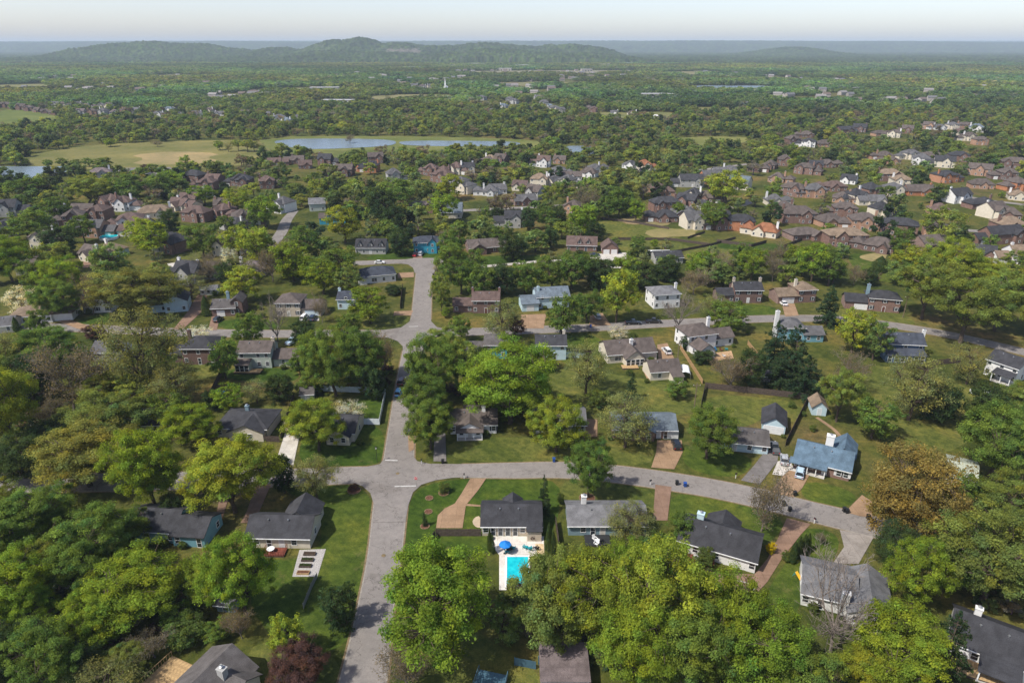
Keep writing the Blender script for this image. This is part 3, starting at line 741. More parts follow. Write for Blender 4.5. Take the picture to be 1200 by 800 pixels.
LAKES = [
    ([(316, 167), (335, 163.2), (400, 162.6), (460, 164), (466, 168), (455, 171.5), (400, 174.5), (350, 175.5)], 'long pond behind the houses'),
    ([(468, 165), (560, 165.5), (609, 166.5), (610, 171), (560, 172), (500, 171.5), (468, 170)], 'narrow arm of the long pond'),
    ([(652, 171.5), (700, 171), (704, 182), (656, 183)], 'small pond beside the long pond'),
    ([(-40, 195), (40, 195.5), (95, 195), (98, 201), (64, 203), (40, 210), (-40, 222)], 'pond at the left edge'),
    ([(800, 101), (850, 99.8), (922, 101), (925, 105), (860, 108), (805, 105)], 'far lake on the right'),
]
for i, (p, lab) in enumerate(LAKES):
    sheet('lake', p, 0.25 + 0.01 * i, M['lake'], smooth=2, label=lab)
BB = {}
def inside(poly, x, y):
    b = BB.get(id(poly))
    if b is None: b = BB[id(poly)] = (float(poly[:, 0].min()), float(poly[:, 1].min()), float(poly[:, 0].max()), float(poly[:, 1].max()))
    if x < b[0] or y < b[1] or x > b[2] or y > b[3]: return False
    px, py = poly[:, 0], poly[:, 1]; qx, qy = np.roll(px, -1), np.roll(py, -1)
    with np.errstate(divide='ignore', invalid='ignore'):
        c = ((py > y) != (qy > y)) & (x < (qx - px) * (y - py) / (qy - py + 1e-12) + px)
    return bool(np.sum(c) % 2)

# ------------------------------------------------------------------ houses
WIN = {}
def win_mesh(w, h, kind):
    key = (round(w, 2), round(h, 2), kind)
    if key in WIN: return WIN[key]
    f = MB(); t = 0.09
    if kind in ('window', 'plain'):
        f.box(-w/2 - t, -0.07, -t, w/2 + t, 0.0, 0); f.box(-w/2 - t, -0.07, h, w/2 + t, 0.0, h + t)
        f.box(-w/2 - t, -0.065, 0, -w/2, 0, h); f.box(w/2, -0.065, 0, w/2 + t, 0, h)
        f.box(-w/2, -0.05, h/2 - .03, w/2, 0, h/2 + .03)
        if w > 1.5: f.box(-.04, -0.055, 0, .04, 0, h)
        p = MB().box(-w/2, -0.035, 0, w/2, -0.005, h)
        if kind == 'plain':
            f.m = [0] * len(f.f); f.add(p.v, p.f, 1)
            r = (f.mesh('window', M['white_paint'], M['glass']), None)
        else: r = (f.mesh('window', M['white_paint']), p.mesh('pane', M['glass']))
    elif kind == 'door':
        f.box(-w/2 - t, -0.06, 0, -w/2, 0, h + t); f.box(w/2, -0.06, 0, w/2 + t, 0, h + t); f.box(-w/2, -0.06, h, w/2, 0, h + t)
        p = MB().box(-w/2, -0.04, 0, w/2, -0.005, h); p.box(-w*.3, -0.055, h*.15, -w*.05, -0.04, h*.42); p.box(w*.05, -0.055, h*.15, w*.3, -0.04, h*.42)
        r = (f.mesh('door', M['white_paint']), p.mesh('door_leaf', M['paint']))
    elif kind == 'garage':
        f.box(-w/2 - t, -0.06, 0, -w/2, 0, h + t); f.box(w/2, -0.06, 0, w/2 + t, 0, h + t); f.box(-w/2, -0.06, h, w/2, 0, h + t)
        p = MB()
        for i in range(4): p.box(-w/2, -0.045, h*i/4 + .015, w/2, -0.005, h*(i + 1)/4 - .015)
        r = (f.mesh('garage_door', M['white_paint']), p.mesh('door_panel', M['paint']))
    WIN[key] = r; return r
def shutter_mesh():
    if 'sh' not in WIN: WIN['sh'] = MB().box(-.2, -.06, -.05, .2, 0, 1.35).mesh('shutter', M['paint'])
    return WIN['sh']

def roof_block(mb, x0, y0, x1, y1, ze, rise, ridge, oh=0.42, th=0.16):
    if ridge == 'x':
        hy = (y1 - y0) / 2; s = rise / hy; yc = (y0 + y1) / 2; e = ze - oh * s
        mb.prism([(y0 - oh, e), (yc, ze + rise), (y1 + oh, e), (y1 + oh, e + th), (yc, ze + rise + th * 1.15), (y0 - oh, e + th)], 'x', x0 - .35, x1 + .35)
    elif ridge == 'y':
        hx = (x1 - x0) / 2; s = rise / hx; xc = (x0 + x1) / 2; e = ze - oh * s
        mb.prism([(x0 - oh, e), (xc, ze + rise), (x1 + oh, e), (x1 + oh, e + th), (xc, ze + rise + th * 1.15), (x0 - oh, e + th)], 'y', y0 - .35, y1 + .35)
    elif ridge == 'h':
        a, b, c, d = x0 - oh, y0 - oh, x1 + oh, y1 + oh; w, dd = c - a, d - b
        if w >= dd: r0, r1 = (a + dd / 2 * .95, (b + d) / 2), (c - dd / 2 * .95, (b + d) / 2)
        else: r0, r1 = ((a + c) / 2, b + w / 2 * .95), ((a + c) / 2, d - w / 2 * .95)
        z0, z1, z2 = ze - .06, ze + .14, ze + rise + .14
        vs = [(a, b, z0), (c, b, z0), (c, d, z0), (a, d, z0), (a, b, z1), (c, b, z1), (c, d, z1), (a, d, z1), (*r0, z2), (*r1, z2)]
        top = [(4, 5, 9, 8), (5, 6, 9), (6, 7, 8, 9), (7, 4, 8)] if w >= dd else [(4, 5, 8), (5, 6, 9, 8), (6, 7, 9), (7, 4, 8, 9)]
        mb.add(vs, [(0, 3, 2, 1), (0, 1, 5, 4), (1, 2, 6, 5), (2, 3, 7, 6), (3, 0, 4, 7)] + top)
    elif ridge in ('l', 'm'):      # lean-to falling to the front ('l') or to the back ('m')
        za, zb = (ze, ze + rise) if ridge == 'l' else (ze + rise, ze)
        mb.prism([(y0 - .3, za), (y1 + (.0 if ridge == 'l' else .3), zb), (y1 + (.0 if ridge == 'l' else .3), zb + .14), (y0 - .3, za + .14)], 'x', x0 - .2, x1 + .2)
def wall_block(mb, x0, y0, x1, y1, ze, rise, ridge):
    if ridge == 'x': mb.prism([(y0, -.3), (y1, -.3), (y1, ze), ((y0 + y1) / 2, ze + rise), (y0, ze)], 'x', x0, x1)
    elif ridge == 'y': mb.prism([(x0, -.3), (x1, -.3), (x1, ze), ((x0 + x1) / 2, ze + rise), (x0, ze)], 'y', y0, y1)
    elif ridge == 'l': mb.prism([(y0, -.3), (y1, -.3), (y1, ze + rise), (y0, ze)], 'x', x0, x1)
    elif ridge == 'm': mb.prism([(y0, -.3), (y1, -.3), (y1, ze), (y0, ze + rise)], 'x', x0, x1)
    else: mb.box(x0, y0, -.3, x1, y1, ze)

HOUSES = []     # (root, x, y, radius, ref phrase)
RC = {'char': (0.045, 0.046, 0.052), 'grey': (0.10, 0.10, 0.105), 'lgrey': (0.15, 0.152, 0.16), 'brown': (0.098, 0.082, 0.075), 'tan': (0.19, 0.145, 0.105), 'red': (0.112, 0.08, 0.071),
      'navy': (0.052, 0.06, 0.078), 'blue': (0.10, 0.155, 0.21), 'bluegrey': (0.12, 0.15, 0.18), 'orange': (0.24, 0.11, 0.06), 'mauve': (0.14, 0.115, 0.115), 'sage': (0.34, 0.37, 0.30), 'greybrown': (0.095, 0.088, 0.086)}
WC = {'white': (0.70, 0.70, 0.69), 'cream': (0.60, 0.55, 0.45), 'beige': (0.46, 0.40, 0.32), 'grey': (0.36, 0.36, 0.35), 'blue': (0.16, 0.34, 0.42), 'teal': (0.04, 0.30, 0.42), 'paleblue': (0.46, 0.60, 0.66),
      'brick': (0.165, 0.09, 0.07), 'dbrick': (0.11, 0.057, 0.047), 'tbrick': (0.34, 0.20, 0.13), 'obrick': (0.38, 0.15, 0.06), 'tan': (0.42, 0.34, 0.24), 'sage': (0.42, 0.47, 0.42), 'navy': (0.07, 0.12, 0.2), 'greyblue': (0.20, 0.29, 0.34)}
def is_brick(w): return w.endswith('brick')

def openings(root, face, x0, y0, x1, y1, spec, z, wkind, doorcol, shut=None):
    """spec: one letter per bay of the wall face"""
    n = len(spec)
    for i, ch in enumerate(spec):
        t = (i + 0.5) / n
        if ch in '. ': continue
        dims = {'w': (0.95, 1.25, 0.85), 's': (0.95, 1.25, 0.85), 'b': (2.0, 1.35, 0.8), 'd': (0.95, 2.05, 0.05), 'g': (2.6, 2.15, 0.02), 'G': (4.7, 2.15, 0.02), 'f': (0.85, 2.05, 0.08), 't': (1.1, 1.9, 0.4)}[ch]
        L = (x1 - x0) if face in 'FB' else (y1 - y0)
        w = min(dims[0], L * 0.85)
        if face == 'F': p, rz = (x0 + (x1 - x0) * t, y0), 0
        elif face == 'B': p, rz = (x1 - (x1 - x0) * t, y1), math.pi
        elif face == 'R': p, rz = (x1, y0 + (y1 - y0) * t), math.pi / 2
        else: p, rz = (x0, y1 - (y1 - y0) * t), -math.pi / 2
        kind = {'d': 'door', 'g': 'garage', 'G': 'garage'}.get(ch, wkind)
        fr, pn = win_mesh(w, dims[1], kind)
        o = link(fr.name.split('.')[0], fr, root, (p[0], p[1], z + dims[2]), rz)
        if pn is not None:
            link(pn.name.split('.')[0], pn, o, color=doorcol if kind != 'window' else None)
        if ch == 's' and wkind == 'window':
            ux, uy = math.cos(rz), math.sin(rz)
            for sgn in (-1, 1):
                link('shutter', shutter_mesh(), root, (p[0] + ux * sgn * (w/2 + .32), p[1] + uy * sgn * (w/2 + .32), z + dims[2]), rz, color=shut or (0.03, 0.035, 0.05))

def build_house(x, y, rz, blocks, roof, wall, label, ref, chim=(), wkind='window', doorcol=None, garcol=(0.66, 0.66, 0.65), name='house', cat='house', group=None,
                porches=(), shut=None, steel_cap=True, roofmat='shingle', trim=True):
    root = empty(name, (x, y, 0), rz)
    if doorcol is None: doorcol = random.choice([(.55, .55, .55), (.5, .48, .44), (.12, .05, .04), (.05, .07, .1), (.6, .6, .6)])
    w, r = MB(), MB()
    rad = 0
    for k, bl in enumerate(blocks):
        x0, y0, x1, y1, ze, rise, ridge = bl[:7]
        e = 0.004 * k
        wall_block(w, x0 + e, y0 + e, x1 - e, y1 - e, ze, rise, ridge); roof_block(r, x0, y0, x1, y1, ze + .03 + e, rise, ridge)
        fs = bl[7] if len(bl) > 7 else {}
        for key, spec in fs.items():
            openings(root, key[0], x0 + e, y0 + e, x1 - e, y1 - e, spec, 2.75 if key.endswith('2') else 0.0, wkind, garcol if 'g' in spec.lower() else doorcol, shut)
        rad = max(rad, math.hypot(max(abs(x0), abs(x1)), max(abs(y0), abs(y1))))
    wm = M['brick'] if is_brick(wall) else M['siding']
    rc = RC[roof]; f = random.uniform(0.9, 1.1)
    link('wall', w.mesh('wall', wm), root, color=WC[wall])
    ro = link('roof', r.mesh('roof', M[roofmat]), root, color=tuple(c * f for c in rc))
    if trim:
        t = MB()
        x0, y0, x1, y1, ze, rise, ridge = blocks[0][:7]
        if ridge in 'xh':
            e = ze - (0.42 * rise / ((y1 - y0) / 2) if ridge == 'x' else 0.06)
            t.box(x0 - .36, y0 - .54, e - .02, x1 + .36, y0 - .425, e + .13)
            link('gutter', t.mesh('gutter', M['white_paint']), ro)
    for cx, cy, cz, cw, cc in chim:
        c = MB().box(cx - cw/2, cy - cw*.4, 0.5, cx + cw/2, cy + cw*.4, cz); c.box(cx - cw/2 - .08, cy - cw*.4 - .08, cz, cx + cw/2 + .08, cy + cw*.4 + .08, cz + .14)
        ch = link('chimney', c.mesh('chimney', M['brick'] if cc.endswith('brick') else M['siding']), root, color=WC[cc])
        link('chimney_cap', MB().cone((cx, cy), .22, .22, cz + .14, cz + .5, 8).cone((cx, cy), .34, .1, cz + .5, cz + .62, 8).mesh('chimney_cap', M['steel']), ch)
    for (px0, py0, px1, py1, pz, rise, npost, side) in porches:
        b = MB(); roof_block(b, px0, py0, px1, py1, pz, rise, side)
        link('porch_roof', b.mesh('porch_roof', M[roofmat]), root, color=tuple(c * f for c in rc))
        for i in range(npost):
            q = px0 + .15 + (px1 - px0 - .3) * i / max(1, npost - 1)
            link('porch_post', MB().box(-.09, -.09, 0, .09, .09, pz + .08).mesh('porch_post', M['white_paint']), root, (q, py0 + .12 if side != 'm' else py1 - .12, 0))
        link('porch_floor', MB().box(px0, py0, 0, px1, py1 - .02, .16).mesh('porch_floor', M['concrete']), root)
    # roof vents
    x0, y0, x1, y1, ze, rise, ridge = blocks[0][:7]
    if wkind == 'window' and ridge == 'x' and x1 - x0 > 7:
        s = rise / ((y1 - y0) / 2)
        for t_ in (0.3, 0.62):
            link('vent_pipe', MB().cone((0, 0), .09, .09, -.3, .45, 8).cone((0, 0), .2, .14, .45, .6, 8).mesh('vent_pipe', M['steel']), ro, (x0 + (x1 - x0) * t_, y0 + (y1 - y0) * .36, ze + (y1 - y0) * .36 * s))
    tag(root, label, cat, group)
    HOUSES.append((root, x, y, rad + 1.0, ref))
    return root

def AB(ax, ay, bx, by):
    a, b = np.array(G(ax, ay)), np.array(G(bx, by)); d = b - a
    return (a[0] + b[0]) / 2, (a[1] + b[1]) / 2, math.atan2(d[1], d[0]), float(np.linalg.norm(d))
def H(A, B, depth, eave, rise, ridge, roof, wall, label, ref, fs=None, ext=(), rot=None, **kw):
    """main block stands on the front edge A-B; ext: more blocks in metres, x from the middle of the front edge, y away from it"""
    x, y, rz, w = AB(*A, *B)
    if rot is not None: rz = R(rot)
    bl = [(-w/2, 0, w/2, depth, eave, rise, ridge, fs or {})] + [tuple(e) for e in ext]
    return build_house(x, y, rz, bl, roof, wall, label, ref, **kw)

# ---- the near houses, one by one
H((565, 627.5), (634, 627.5), 7.8, 2.6, 2.0, 'x', 'char', 'beige', 'charcoal-roofed house facing a patio with a blue swimming pool', 'the pool house',
  {'F': 'wffffw..', 'L': '.w.w'}, [(3.1, -1.7, 5.9, 3, 2.45, 1.0, 'l'), (-1.5, 5.6, 2.0, 8.8, 2.5, 1.3, 'y')], doorcol=(.7, .7, .7))
H((666, 627), (757, 627), 7.6, 2.6, 1.7, 'x', 'lgrey', 'greyblue', 'grey-roofed blue-grey ranch house with white chimney and dark deck', 'the grey-blue ranch house',
  {'F': '.wfd.w.w', 'L': '.w.'}, chim=[(-4.4, 5.0, 5.8, 1.0, 'white')])
H((794, 645), (884, 671.5), 8.6, 2.75, 2.4, 'x', 'char', 'white', 'long white ranch house with charcoal roof on a brick court', 'the long white house',
  {'F': 'w.w..w..d.w', 'R': '..w.', 'L': '.w.'}, [(-3.2, 6.5, 2.6, 10.5, 2.7, 1.7, 'y')], chim=[(-4.3, 4.9, 6.4, 1.3, 'paleblue')])
H((938, 708), (1000, 723), 9.6, 2.8, 2.0, 'x', 'lgrey', 'white', 'big grey-roofed white house behind the tall bare tree', 'the big grey house',
  {'F': 'w.f.d.w', 'L': '.w.'}, [(3.0, -2.0, 9.6, 8.8, 2.7, 1.9, 'y', {'F': 'bb', 'R': 'w.w'})], chim=[(2.3, -0.3, 5.0, 1.2, 'white')])
H((1108, 764), (1212, 806), 9.0, 2.8, 2.7, 'x', 'char', 'white', 'black-roofed white house with wooden deck in the lower right corner', 'the black-roofed white house',
  {'F': 'w.w...dw', 'R': '.w.'}, chim=[(-3.0, 5.2, 6.7, 1.0, 'white')], porches=[(-1.6, -3.6, 3.6, 0, 2.2, .75, 2, 'l')])
H((929, 547.5), (994, 564), 9.0, 2.7, 2.3, 'x', 'blue', 'brick', 'brick ranch house with bright blue-grey shingle roof and white columns', 'the blue-roofed brick house',
  {'F': 'w.w.d.ss', 'R': 'w.w.'}, [(1.5, 6.0, 6.3, 13.0, 2.75, 2.1, 'y', {'R': '.w.w'})], chim=[(0.6, 7.5, 6.4, 1.7, 'white')], porches=[(-6.6, -1.7, 1.0, 0, 2.3, .45, 5, 'l')], shut=(.6, .6, .6))
H((892, 506), (919, 510.5), 8.0, 2.7, 1.9, 'y', 'char', 'paleblue', 'small white double garage with dark gable roof by the fence', 'the small white garage', {'F': 'G'}, name='garage', cat='garage', garcol=(.66, .68, .68))
H((856, 528), (899, 532.5), 7.5, 2.5, 1.8, 'x', 'greybrown', 'paleblue', 'small pale blue house with grey roof beside the garage', 'the small pale blue house', {'F': 'd.w.w'}, [(-9.0, 0.8, -4.0, 7.0, 2.4, 1.5, 'x', {'F': 'w'})])
H((718, 513), (792, 514), 8.5, 2.6, 2.0, 'x', 'bluegrey', 'brick', 'duplex with blue-grey roof and white porch columns behind an airy tree', 'the blue-grey duplex',
  {'F': 'w.s.w.dfg'}, [(-3.4, -1.3, 2.2, 3, 2.5, 1.4, 'y', {'F': 'ww'})], garcol=(.6, .62, .62))
H((625, 508), (686, 508), 9.0, 2.6, 1.9, 'x', 'lgrey', 'grey', 'low grey house half hidden by the lime tree', 'the hidden grey house', {'F': 'w.b.d.w'})
H((528, 508.5), (582, 507.5), 8.0, 2.7, 2.1, 'x', 'brown', 'white', 'white cottage with brown roof and columned front gable porch', 'the white porch cottage',
  {'F': 's......s'}, [(-4.0, -1.9, 2.2, 3, 2.6, 1.6, 'y', {'F': 'wdw'}), (-2.5, 7.5, 2.2, 10.2, 2.5, 0.6, 'x')], chim=[(2.6, 3.4, 5.9, .9, 'white')], porches=[(-4.1, -3.3, 2.3, -1.9, 2.3, .3, 4, 'l')])
H((291, 641), (364, 642.5), 7.2, 2.7, 2.2, 'x', 'char', 'cream', 'cream house with charcoal roof beside four raised garden beds', 'the garden-bed house',
  {'F': '.w.f.d.w..', 'R': '.w.'}, [(-0.8, 5.0, 5.7, 10.8, 2.65, 2.3, 'y', {'L': '.w'})])
H((152, 633.5), (206, 637), 8.0, 2.9, 2.1, 'x', 'char', 'blue', 'blue-walled house with charcoal roof among trees at left', 'the blue-walled house',
  {'F': 'w.w..w'}, [(4.7, -0.6, 11.2, 6.6, 2.7, 1.8, 'x', {'F': 'w.f', 'R': '.w'})], rot=-5)
x, y = G(236, 828, 0)
build_house(x, y, R(-24), [(-4.4, -7, 4.4, 7.0, 2.8, 2.5, 'y', {'R': 'w.w.w', 'L': 'w.w'}), (1.0, 1.0, 5.8, 6.2, 2.7, 1.6, 'x', {'R': '.w.'})], 'greybrown', 'cream', 'grey-shingled house with wooden deck in the lower left', 'the lower-left grey house',
  chim=[(2.2, 3.0, 5.7, 1.2, 'grey')])
H((255, 512), (314, 513.5), 9.5, 2.7, 2.0, 'h', 'char', 'cream', 'cream ranch house with dark hipped roof and front gable by driveway', 'the cream hipped ranch',
  {'F': 'w.......'}, [(-2.6, -1.6, 6.0, 5, 2.6, 1.9, 'y', {'F': '.ww.'})], chim=[(-0.5, 6.0, 5.7, .9, 'greyblue')])
H((372, 516), (416, 517.5), 9.0, 2.6, 2.3, 'x', 'char', 'cream', 'small cream house with dark roof beside white vinyl fence', 'the vinyl-fence house', {'F': '.w.', 'R': '.w.'}, [(-1.8, -1.8, 3.9, 4, 2.55, 1.7, 'y', {'F': 'ww'})])
H((353, 470), (368, 469), 3.5, 2.2, 1.1, 'x', 'greybrown', 'sage', 'grey garden shed with white double door inside vinyl fence', 'the grey garden shed', {'F': '.d.'}, name='shed', cat='shed', doorcol=(.6, .6, .6))
H((160, 508), (207, 507.5), 8.5, 2.6, 1.9, 'x', 'char', 'grey', 'dark-roofed house with skylight between two green trees', 'the skylight house', {'F': 'w.w.w'}, chim=[(1.6, 3.0, 5.2, 1.1, 'paleblue')])
H((281, 431.5), (319, 431), 8.0, 5.3, 2.0, 'x', 'brown', 'sage', 'two-storey pale green house with brown roof and sunroom', 'the pale green house',
  {'F': 'w.ww', 'F2': 'w.ww'}, [(5.2, 1.0, 13.2, 7.5, 2.7, 1.8, 'x', {'F': '.w.w'}), (-5.0, -3.2, -0.9, 0.5, 2.4, .9, 'l', {'F': 'ttt'})], chim=[(5.0, 4, 8.2, 1.0, 'beige')])
H((216, 427), (254, 427), 9.0, 5.3, 2.3, 'h', 'char', 'dbrick', 'two-storey dark brick house with hipped slate-grey roof', 'the dark brick house', {'F': 'w.f.w', 'F2': 'w.w.w'}, [(-9.5, 1.5, -4.8, 8, 2.7, 1.8, 'x', {'F': 'w.'})], chim=[(-4.6, 6, 8.8, 1.0, 'dbrick')])
H((110, 430), (141, 430), 8.5, 4.9, 1.9, 'x', 'grey', 'white', 'white house with grey roof panels left of the tall pale tree', 'the grey-panel house', {'F': 'b.w', 'F2': 'w.b'}, [(-1, -3, 3.5, 1, 2.5, .8, 'l', {'F': 'ww'})])
H((12, 381), (62, 377.5), 10, 2.8, 2.2, 'h', 'tan', 'white', 'white ranch house with tan hipped roof at the left edge', 'the tan hipped house', {'F': 'w.w.b.w'}, [(5, 1, 13, 9, 2.7, 1.9, 'h', {'R': 'w'})], chim=[(3.4, 5, 6.4, 1.0, 'beige')])
H((-18, 392), (17, 389), 8, 2.6, 1.9, 'x', 'grey', 'cream', 'grey-roofed house cut by the left edge beside a cypress', 'the left-edge house', {'F': 'w.w'})
H((99, 367), (131, 366), 8, 5.2, 1.9, 'x', 'char', 'white', 'white two-storey house with dark shutters behind the lawn', 'the white shuttered house', {'F': 's.s.s', 'F2': 's.s.s'})
H((194, 367), (221, 364.5), 9, 4.2, 2.2, 'y', 'char', 'paleblue', 'pale blue gabled house beside brown driveway on the left', 'the pale blue gabled house', {'F': 'w.w', 'R': 'w.w'}, [(-10, 1.5, -3.5, 8, 3.2, 2, 'x', {'F': 'w.w'})])
H((235, 346), (255, 345), 5, 2.3, .8, 'x', 'lgrey', 'white', 'low white outbuilding behind a clipped lawn', 'the white outbuilding', {'F': 'www'}, name='outbuilding', cat='shed')
H((249, 371), (277, 370), 8, 3.2, 2.0, 'x', 'greybrown', 'dbrick', 'brown-grey house with tall chimney and dark car outside', 'the tall-chimney house', {'F': '.g.w'}, [(2.5, 1, 6.5, 8, 5.0, 1.6, 'y', {'F': 'w', 'F2': 'w'})], chim=[(1.2, 4, 7.8, 1.0, 'greyblue')])
H((325, 371), (353, 371), 9, 5.2, 2.2, 'h', 'brown', 'beige', 'tan two-storey house with brown hipped roof and garage wing', 'the tan house with garage', {'F': 's.d.s', 'F2': 's.s.s'}, [(4.5, 0.5, 11.6, 8.5, 3.0, 2.0, 'x', {'F': 'G'})], garcol=(.5, .6, .66))
H((396, 362.5), (417, 362.5), 8, 4.0, 1.8, 'x', 'navy', 'paleblue', 'small pale blue house left of the round lime tree', 'the small blue house', {'F': 'w.w', 'F2': '.w.'}, chim=[(-3, 4, 6.8, .9, 'paleblue')])
H((554, 367), (585, 367), 8, 5.0, 2.0, 'x', 'red', 'dbrick', 'red-brown brick house with two chimneys beyond the second crossroads', 'the two-chimney brick house', {'F': 'w.d.w', 'F2': 'w.w.w'}, [(-12.0, .8, -4.8, 7, 2.8, 1.8, 'x', {'F': 'w.w'})], chim=[(-4.9, 4, 8.2, .9, 'brick'), (4.9, 4, 8.2, .9, 'brick')])
H((629, 362), (667, 360), 9, 4.6, 2.2, 'x', 'bluegrey', 'paleblue', 'blue-grey roofed house with pale garage wing near the lime tree', 'the blue-grey roofed house', {'F': 'w.w.w', 'F2': 'w.w'}, [(-12.0, -2.0, -5.8, 6, 3.0, 1.9, 'x', {'F': '.g.'})], chim=[(-5.2, 3, 7.6, .9, 'paleblue')])
H((766, 362), (796, 360), 9, 5.4, 1.8, 'h', 'lgrey', 'white', 'white two-storey house with grey hipped roof behind bare tree', 'the white hipped house', {'F': 'w.w.w', 'F2': 'w.w.w', 'L': 'w.w', 'L2': 'w.w'}, chim=[(5.0, 5, 7.8, .9, 'white')])
H((860, 355), (892, 355), 8, 5.2, 2.0, 'x', 'char', 'dbrick', 'dark brick colonial with two chimneys and white trim', 'the two-chimney colonial', {'F': 's.d.s', 'F2': 's.s.s'}, [(-11.5, .5, -5.1, 7, 3.0, 1.8, 'x', {'F': 'w.w'})], chim=[(-5, 4, 8.6, .9, 'beige'), (5, 4, 8.6, .9, 'beige')])
H((934, 355), (955, 354), 8, 5.0, 2.0, 'h', 'tan', 'brick', 'brick house with tan roof and brown-roofed white garage wing', 'the tan-roofed brick house', {'F': 's.s', 'F2': 's.s'}, [(-11.5, 0, -3.4, 7.5, 3.0, 2.0, 'x', {'F': 'G'})], chim=[(-3.2, 4, 8.0, 1.0, 'cream')])
H((1016, 364), (1053, 367), 8, 5.0, 2.0, 'h', 'char', 'brick', 'red brick two-storey house with dark roof and grey chimney', 'the red brick house', {'F': 's.d.s', 'F2': 's.s.s'}, [(-13.0, .6, -5.6, 7.5, 3.0, 2.0, 'x', {'F': '.G'})], chim=[(-5.4, 4, 8.8, 1.1, 'greyblue')])
H((568, 420), (594, 420), 8, 4.6, 1.9, 'h', 'greybrown', 'teal', 'turquoise house behind the thin conifer', 'the turquoise house', {'F': 'w.w', 'F2': 'w.w'}, [(-9.5, .5, -3.6, 6.5, 2.7, 1.6, 'x', {'F': '.w'})])
H((628, 421.5), (663, 421.5), 7.5, 5.0, 1.9, 'x', 'char', 'paleblue', 'grey two-storey house with dark roof above the vivid tree', 'the grey two-storey house', {'F': 'w.f.', 'F2': '.w.w'}, [(4.4, 1.5, 11, 3.5, 2.0, .3, 'm')], chim=[(4.2, 5, 7.8, .8, 'cream')])
H((712, 426), (768, 421.5), 9.5, 3.0, 2.6, 'x', 'brown', 'cream', 'cream house with brown roof and glazed sunroom gable', 'the sunroom house', {'F': '.b...gg', 'L': 'w.w'}, [(-3.0, -3.4, 2.8, 4, 2.8, 2.3, 'y', {'F': 'tttt'})], chim=[(0.3, 2.4, 6.4, 1.0, 'white')], garcol=(.55, .5, .42))
H((762, 446), (797, 443.5), 7.0, 2.9, 2.0, 'x', 'brown', 'cream', 'detached cream garage with brown roof and lean-to', 'the detached garage', {'F': '.w.w.'}, [(1.0, -3.2, 4.3, .5, 2.2, .8, 'l')], name='garage', cat='garage')
H((806, 412), (838, 408), 9, 5.2, 2.2, 'h', 'brown', 'white', 'large white two-storey house with brown roof and patio', 'the large white house', {'F': '.w.f.', 'F2': 'w.w.', 'L': 'w.w', 'L2': 'w.w'},
  [(4.6, 1.0, 12.0, 7.5, 3.0, 2.0, 'x', {'F': 'w.w'}), (-4.5, -6.5, 0.8, 1, 2.9, 1.9, 'y', {'F': 'ww', 'L': '.w.'})], chim=[(4.4, 5, 8.8, 1.0, 'white')])
H((915, 400), (941, 400), 8, 4.8, 1.9, 'h', 'grey', 'blue', 'grey-blue house with tall white chimney behind the pines', 'the white-chimney house', {'F': 'w.w', 'F2': 'w.w'}, [(3.4, -.5, 10, 6, 2.7, 1.7, 'x', {'F': 'ww'})], chim=[(-5, 3, 9.5, 1.2, 'white')])
H((1036, 419), (1080, 421), 7.5, 5.0, 2.2, 'x', 'navy', 'navy', 'navy blue two-storey house with dark roof and screened porch', 'the navy house', {'F': 'w.w.ww', 'F2': 'w.w.w'}, [(-6.4, -3.6, 5.0, 1, 2.5, 1.3, 'l', {'F': 'tttttt'})], chim=[(6.2, 4, 8.2, .9, 'white')])
H((1152, 438), (1188, 450.5), 8, 5.0, 2.0, 'x', 'char', 'white', 'white two-storey house with black roof and porch at right edge', 'the right-edge white house', {'F': 'w.w.w', 'F2': 'w.w.w', 'R': 'w'}, chim=[(5.6, 4, 8.0, .8, 'white')], porches=[(-1, -3, 4, 0, 2.6, .8, 3, 'l')])
H((951, 486), (967.5, 487.5), 5, 2.5, 1.6, 'y', 'tan', 'paleblue', 'small pale blue shed with tan gable roof on garden path', 'the pale blue shed', {'F': '.d.'}, name='shed', cat='shed', doorcol=(.55, .6, .62))
H((893, 447), (907, 448), 3, 2.0, 1.0, 'x', 'grey', 'grey', 'little grey shed beside the dark pines', 'the little grey shed', {'F': '.d'}, name='shed', cat='shed', doorcol=(.3, .3, .3))
H((1106, 568), (1140, 577), 9, 2.8, 1.3, 'x', 'sage', 'cream', 'pale green metal-roofed outbuilding behind the bronze tree', 'the metal-roofed outbuilding', {'F': 'w..w'}, name='outbuilding', cat='outbuilding', roofmat='metal_roof')
H((634, 812), (690, 812), 6.5, 2.6, .7, 'l', 'mauve', 'white', 'lean-to shed with mauve-brown roof at the bottom edge', 'the mauve-roofed shed', {'R': 'w'}, name='shed', cat='shed')
H((255, 716), (276, 718), 2.8, 1.9, .9, 'x', 'grey', 'greyblue', 'small blue-grey garden shed under the leaning tree', 'the small blue-grey shed', {'F': '.d.'}, name='shed', cat='shed')
H((147, 733), (161, 733), 1.6, 1.0, .5, 'x', 'lgrey', 'tan', 'tiny grey-roofed hutch in the lower left woods', 'the tiny hutch', {}, name='hutch', cat='hutch', trim=False)
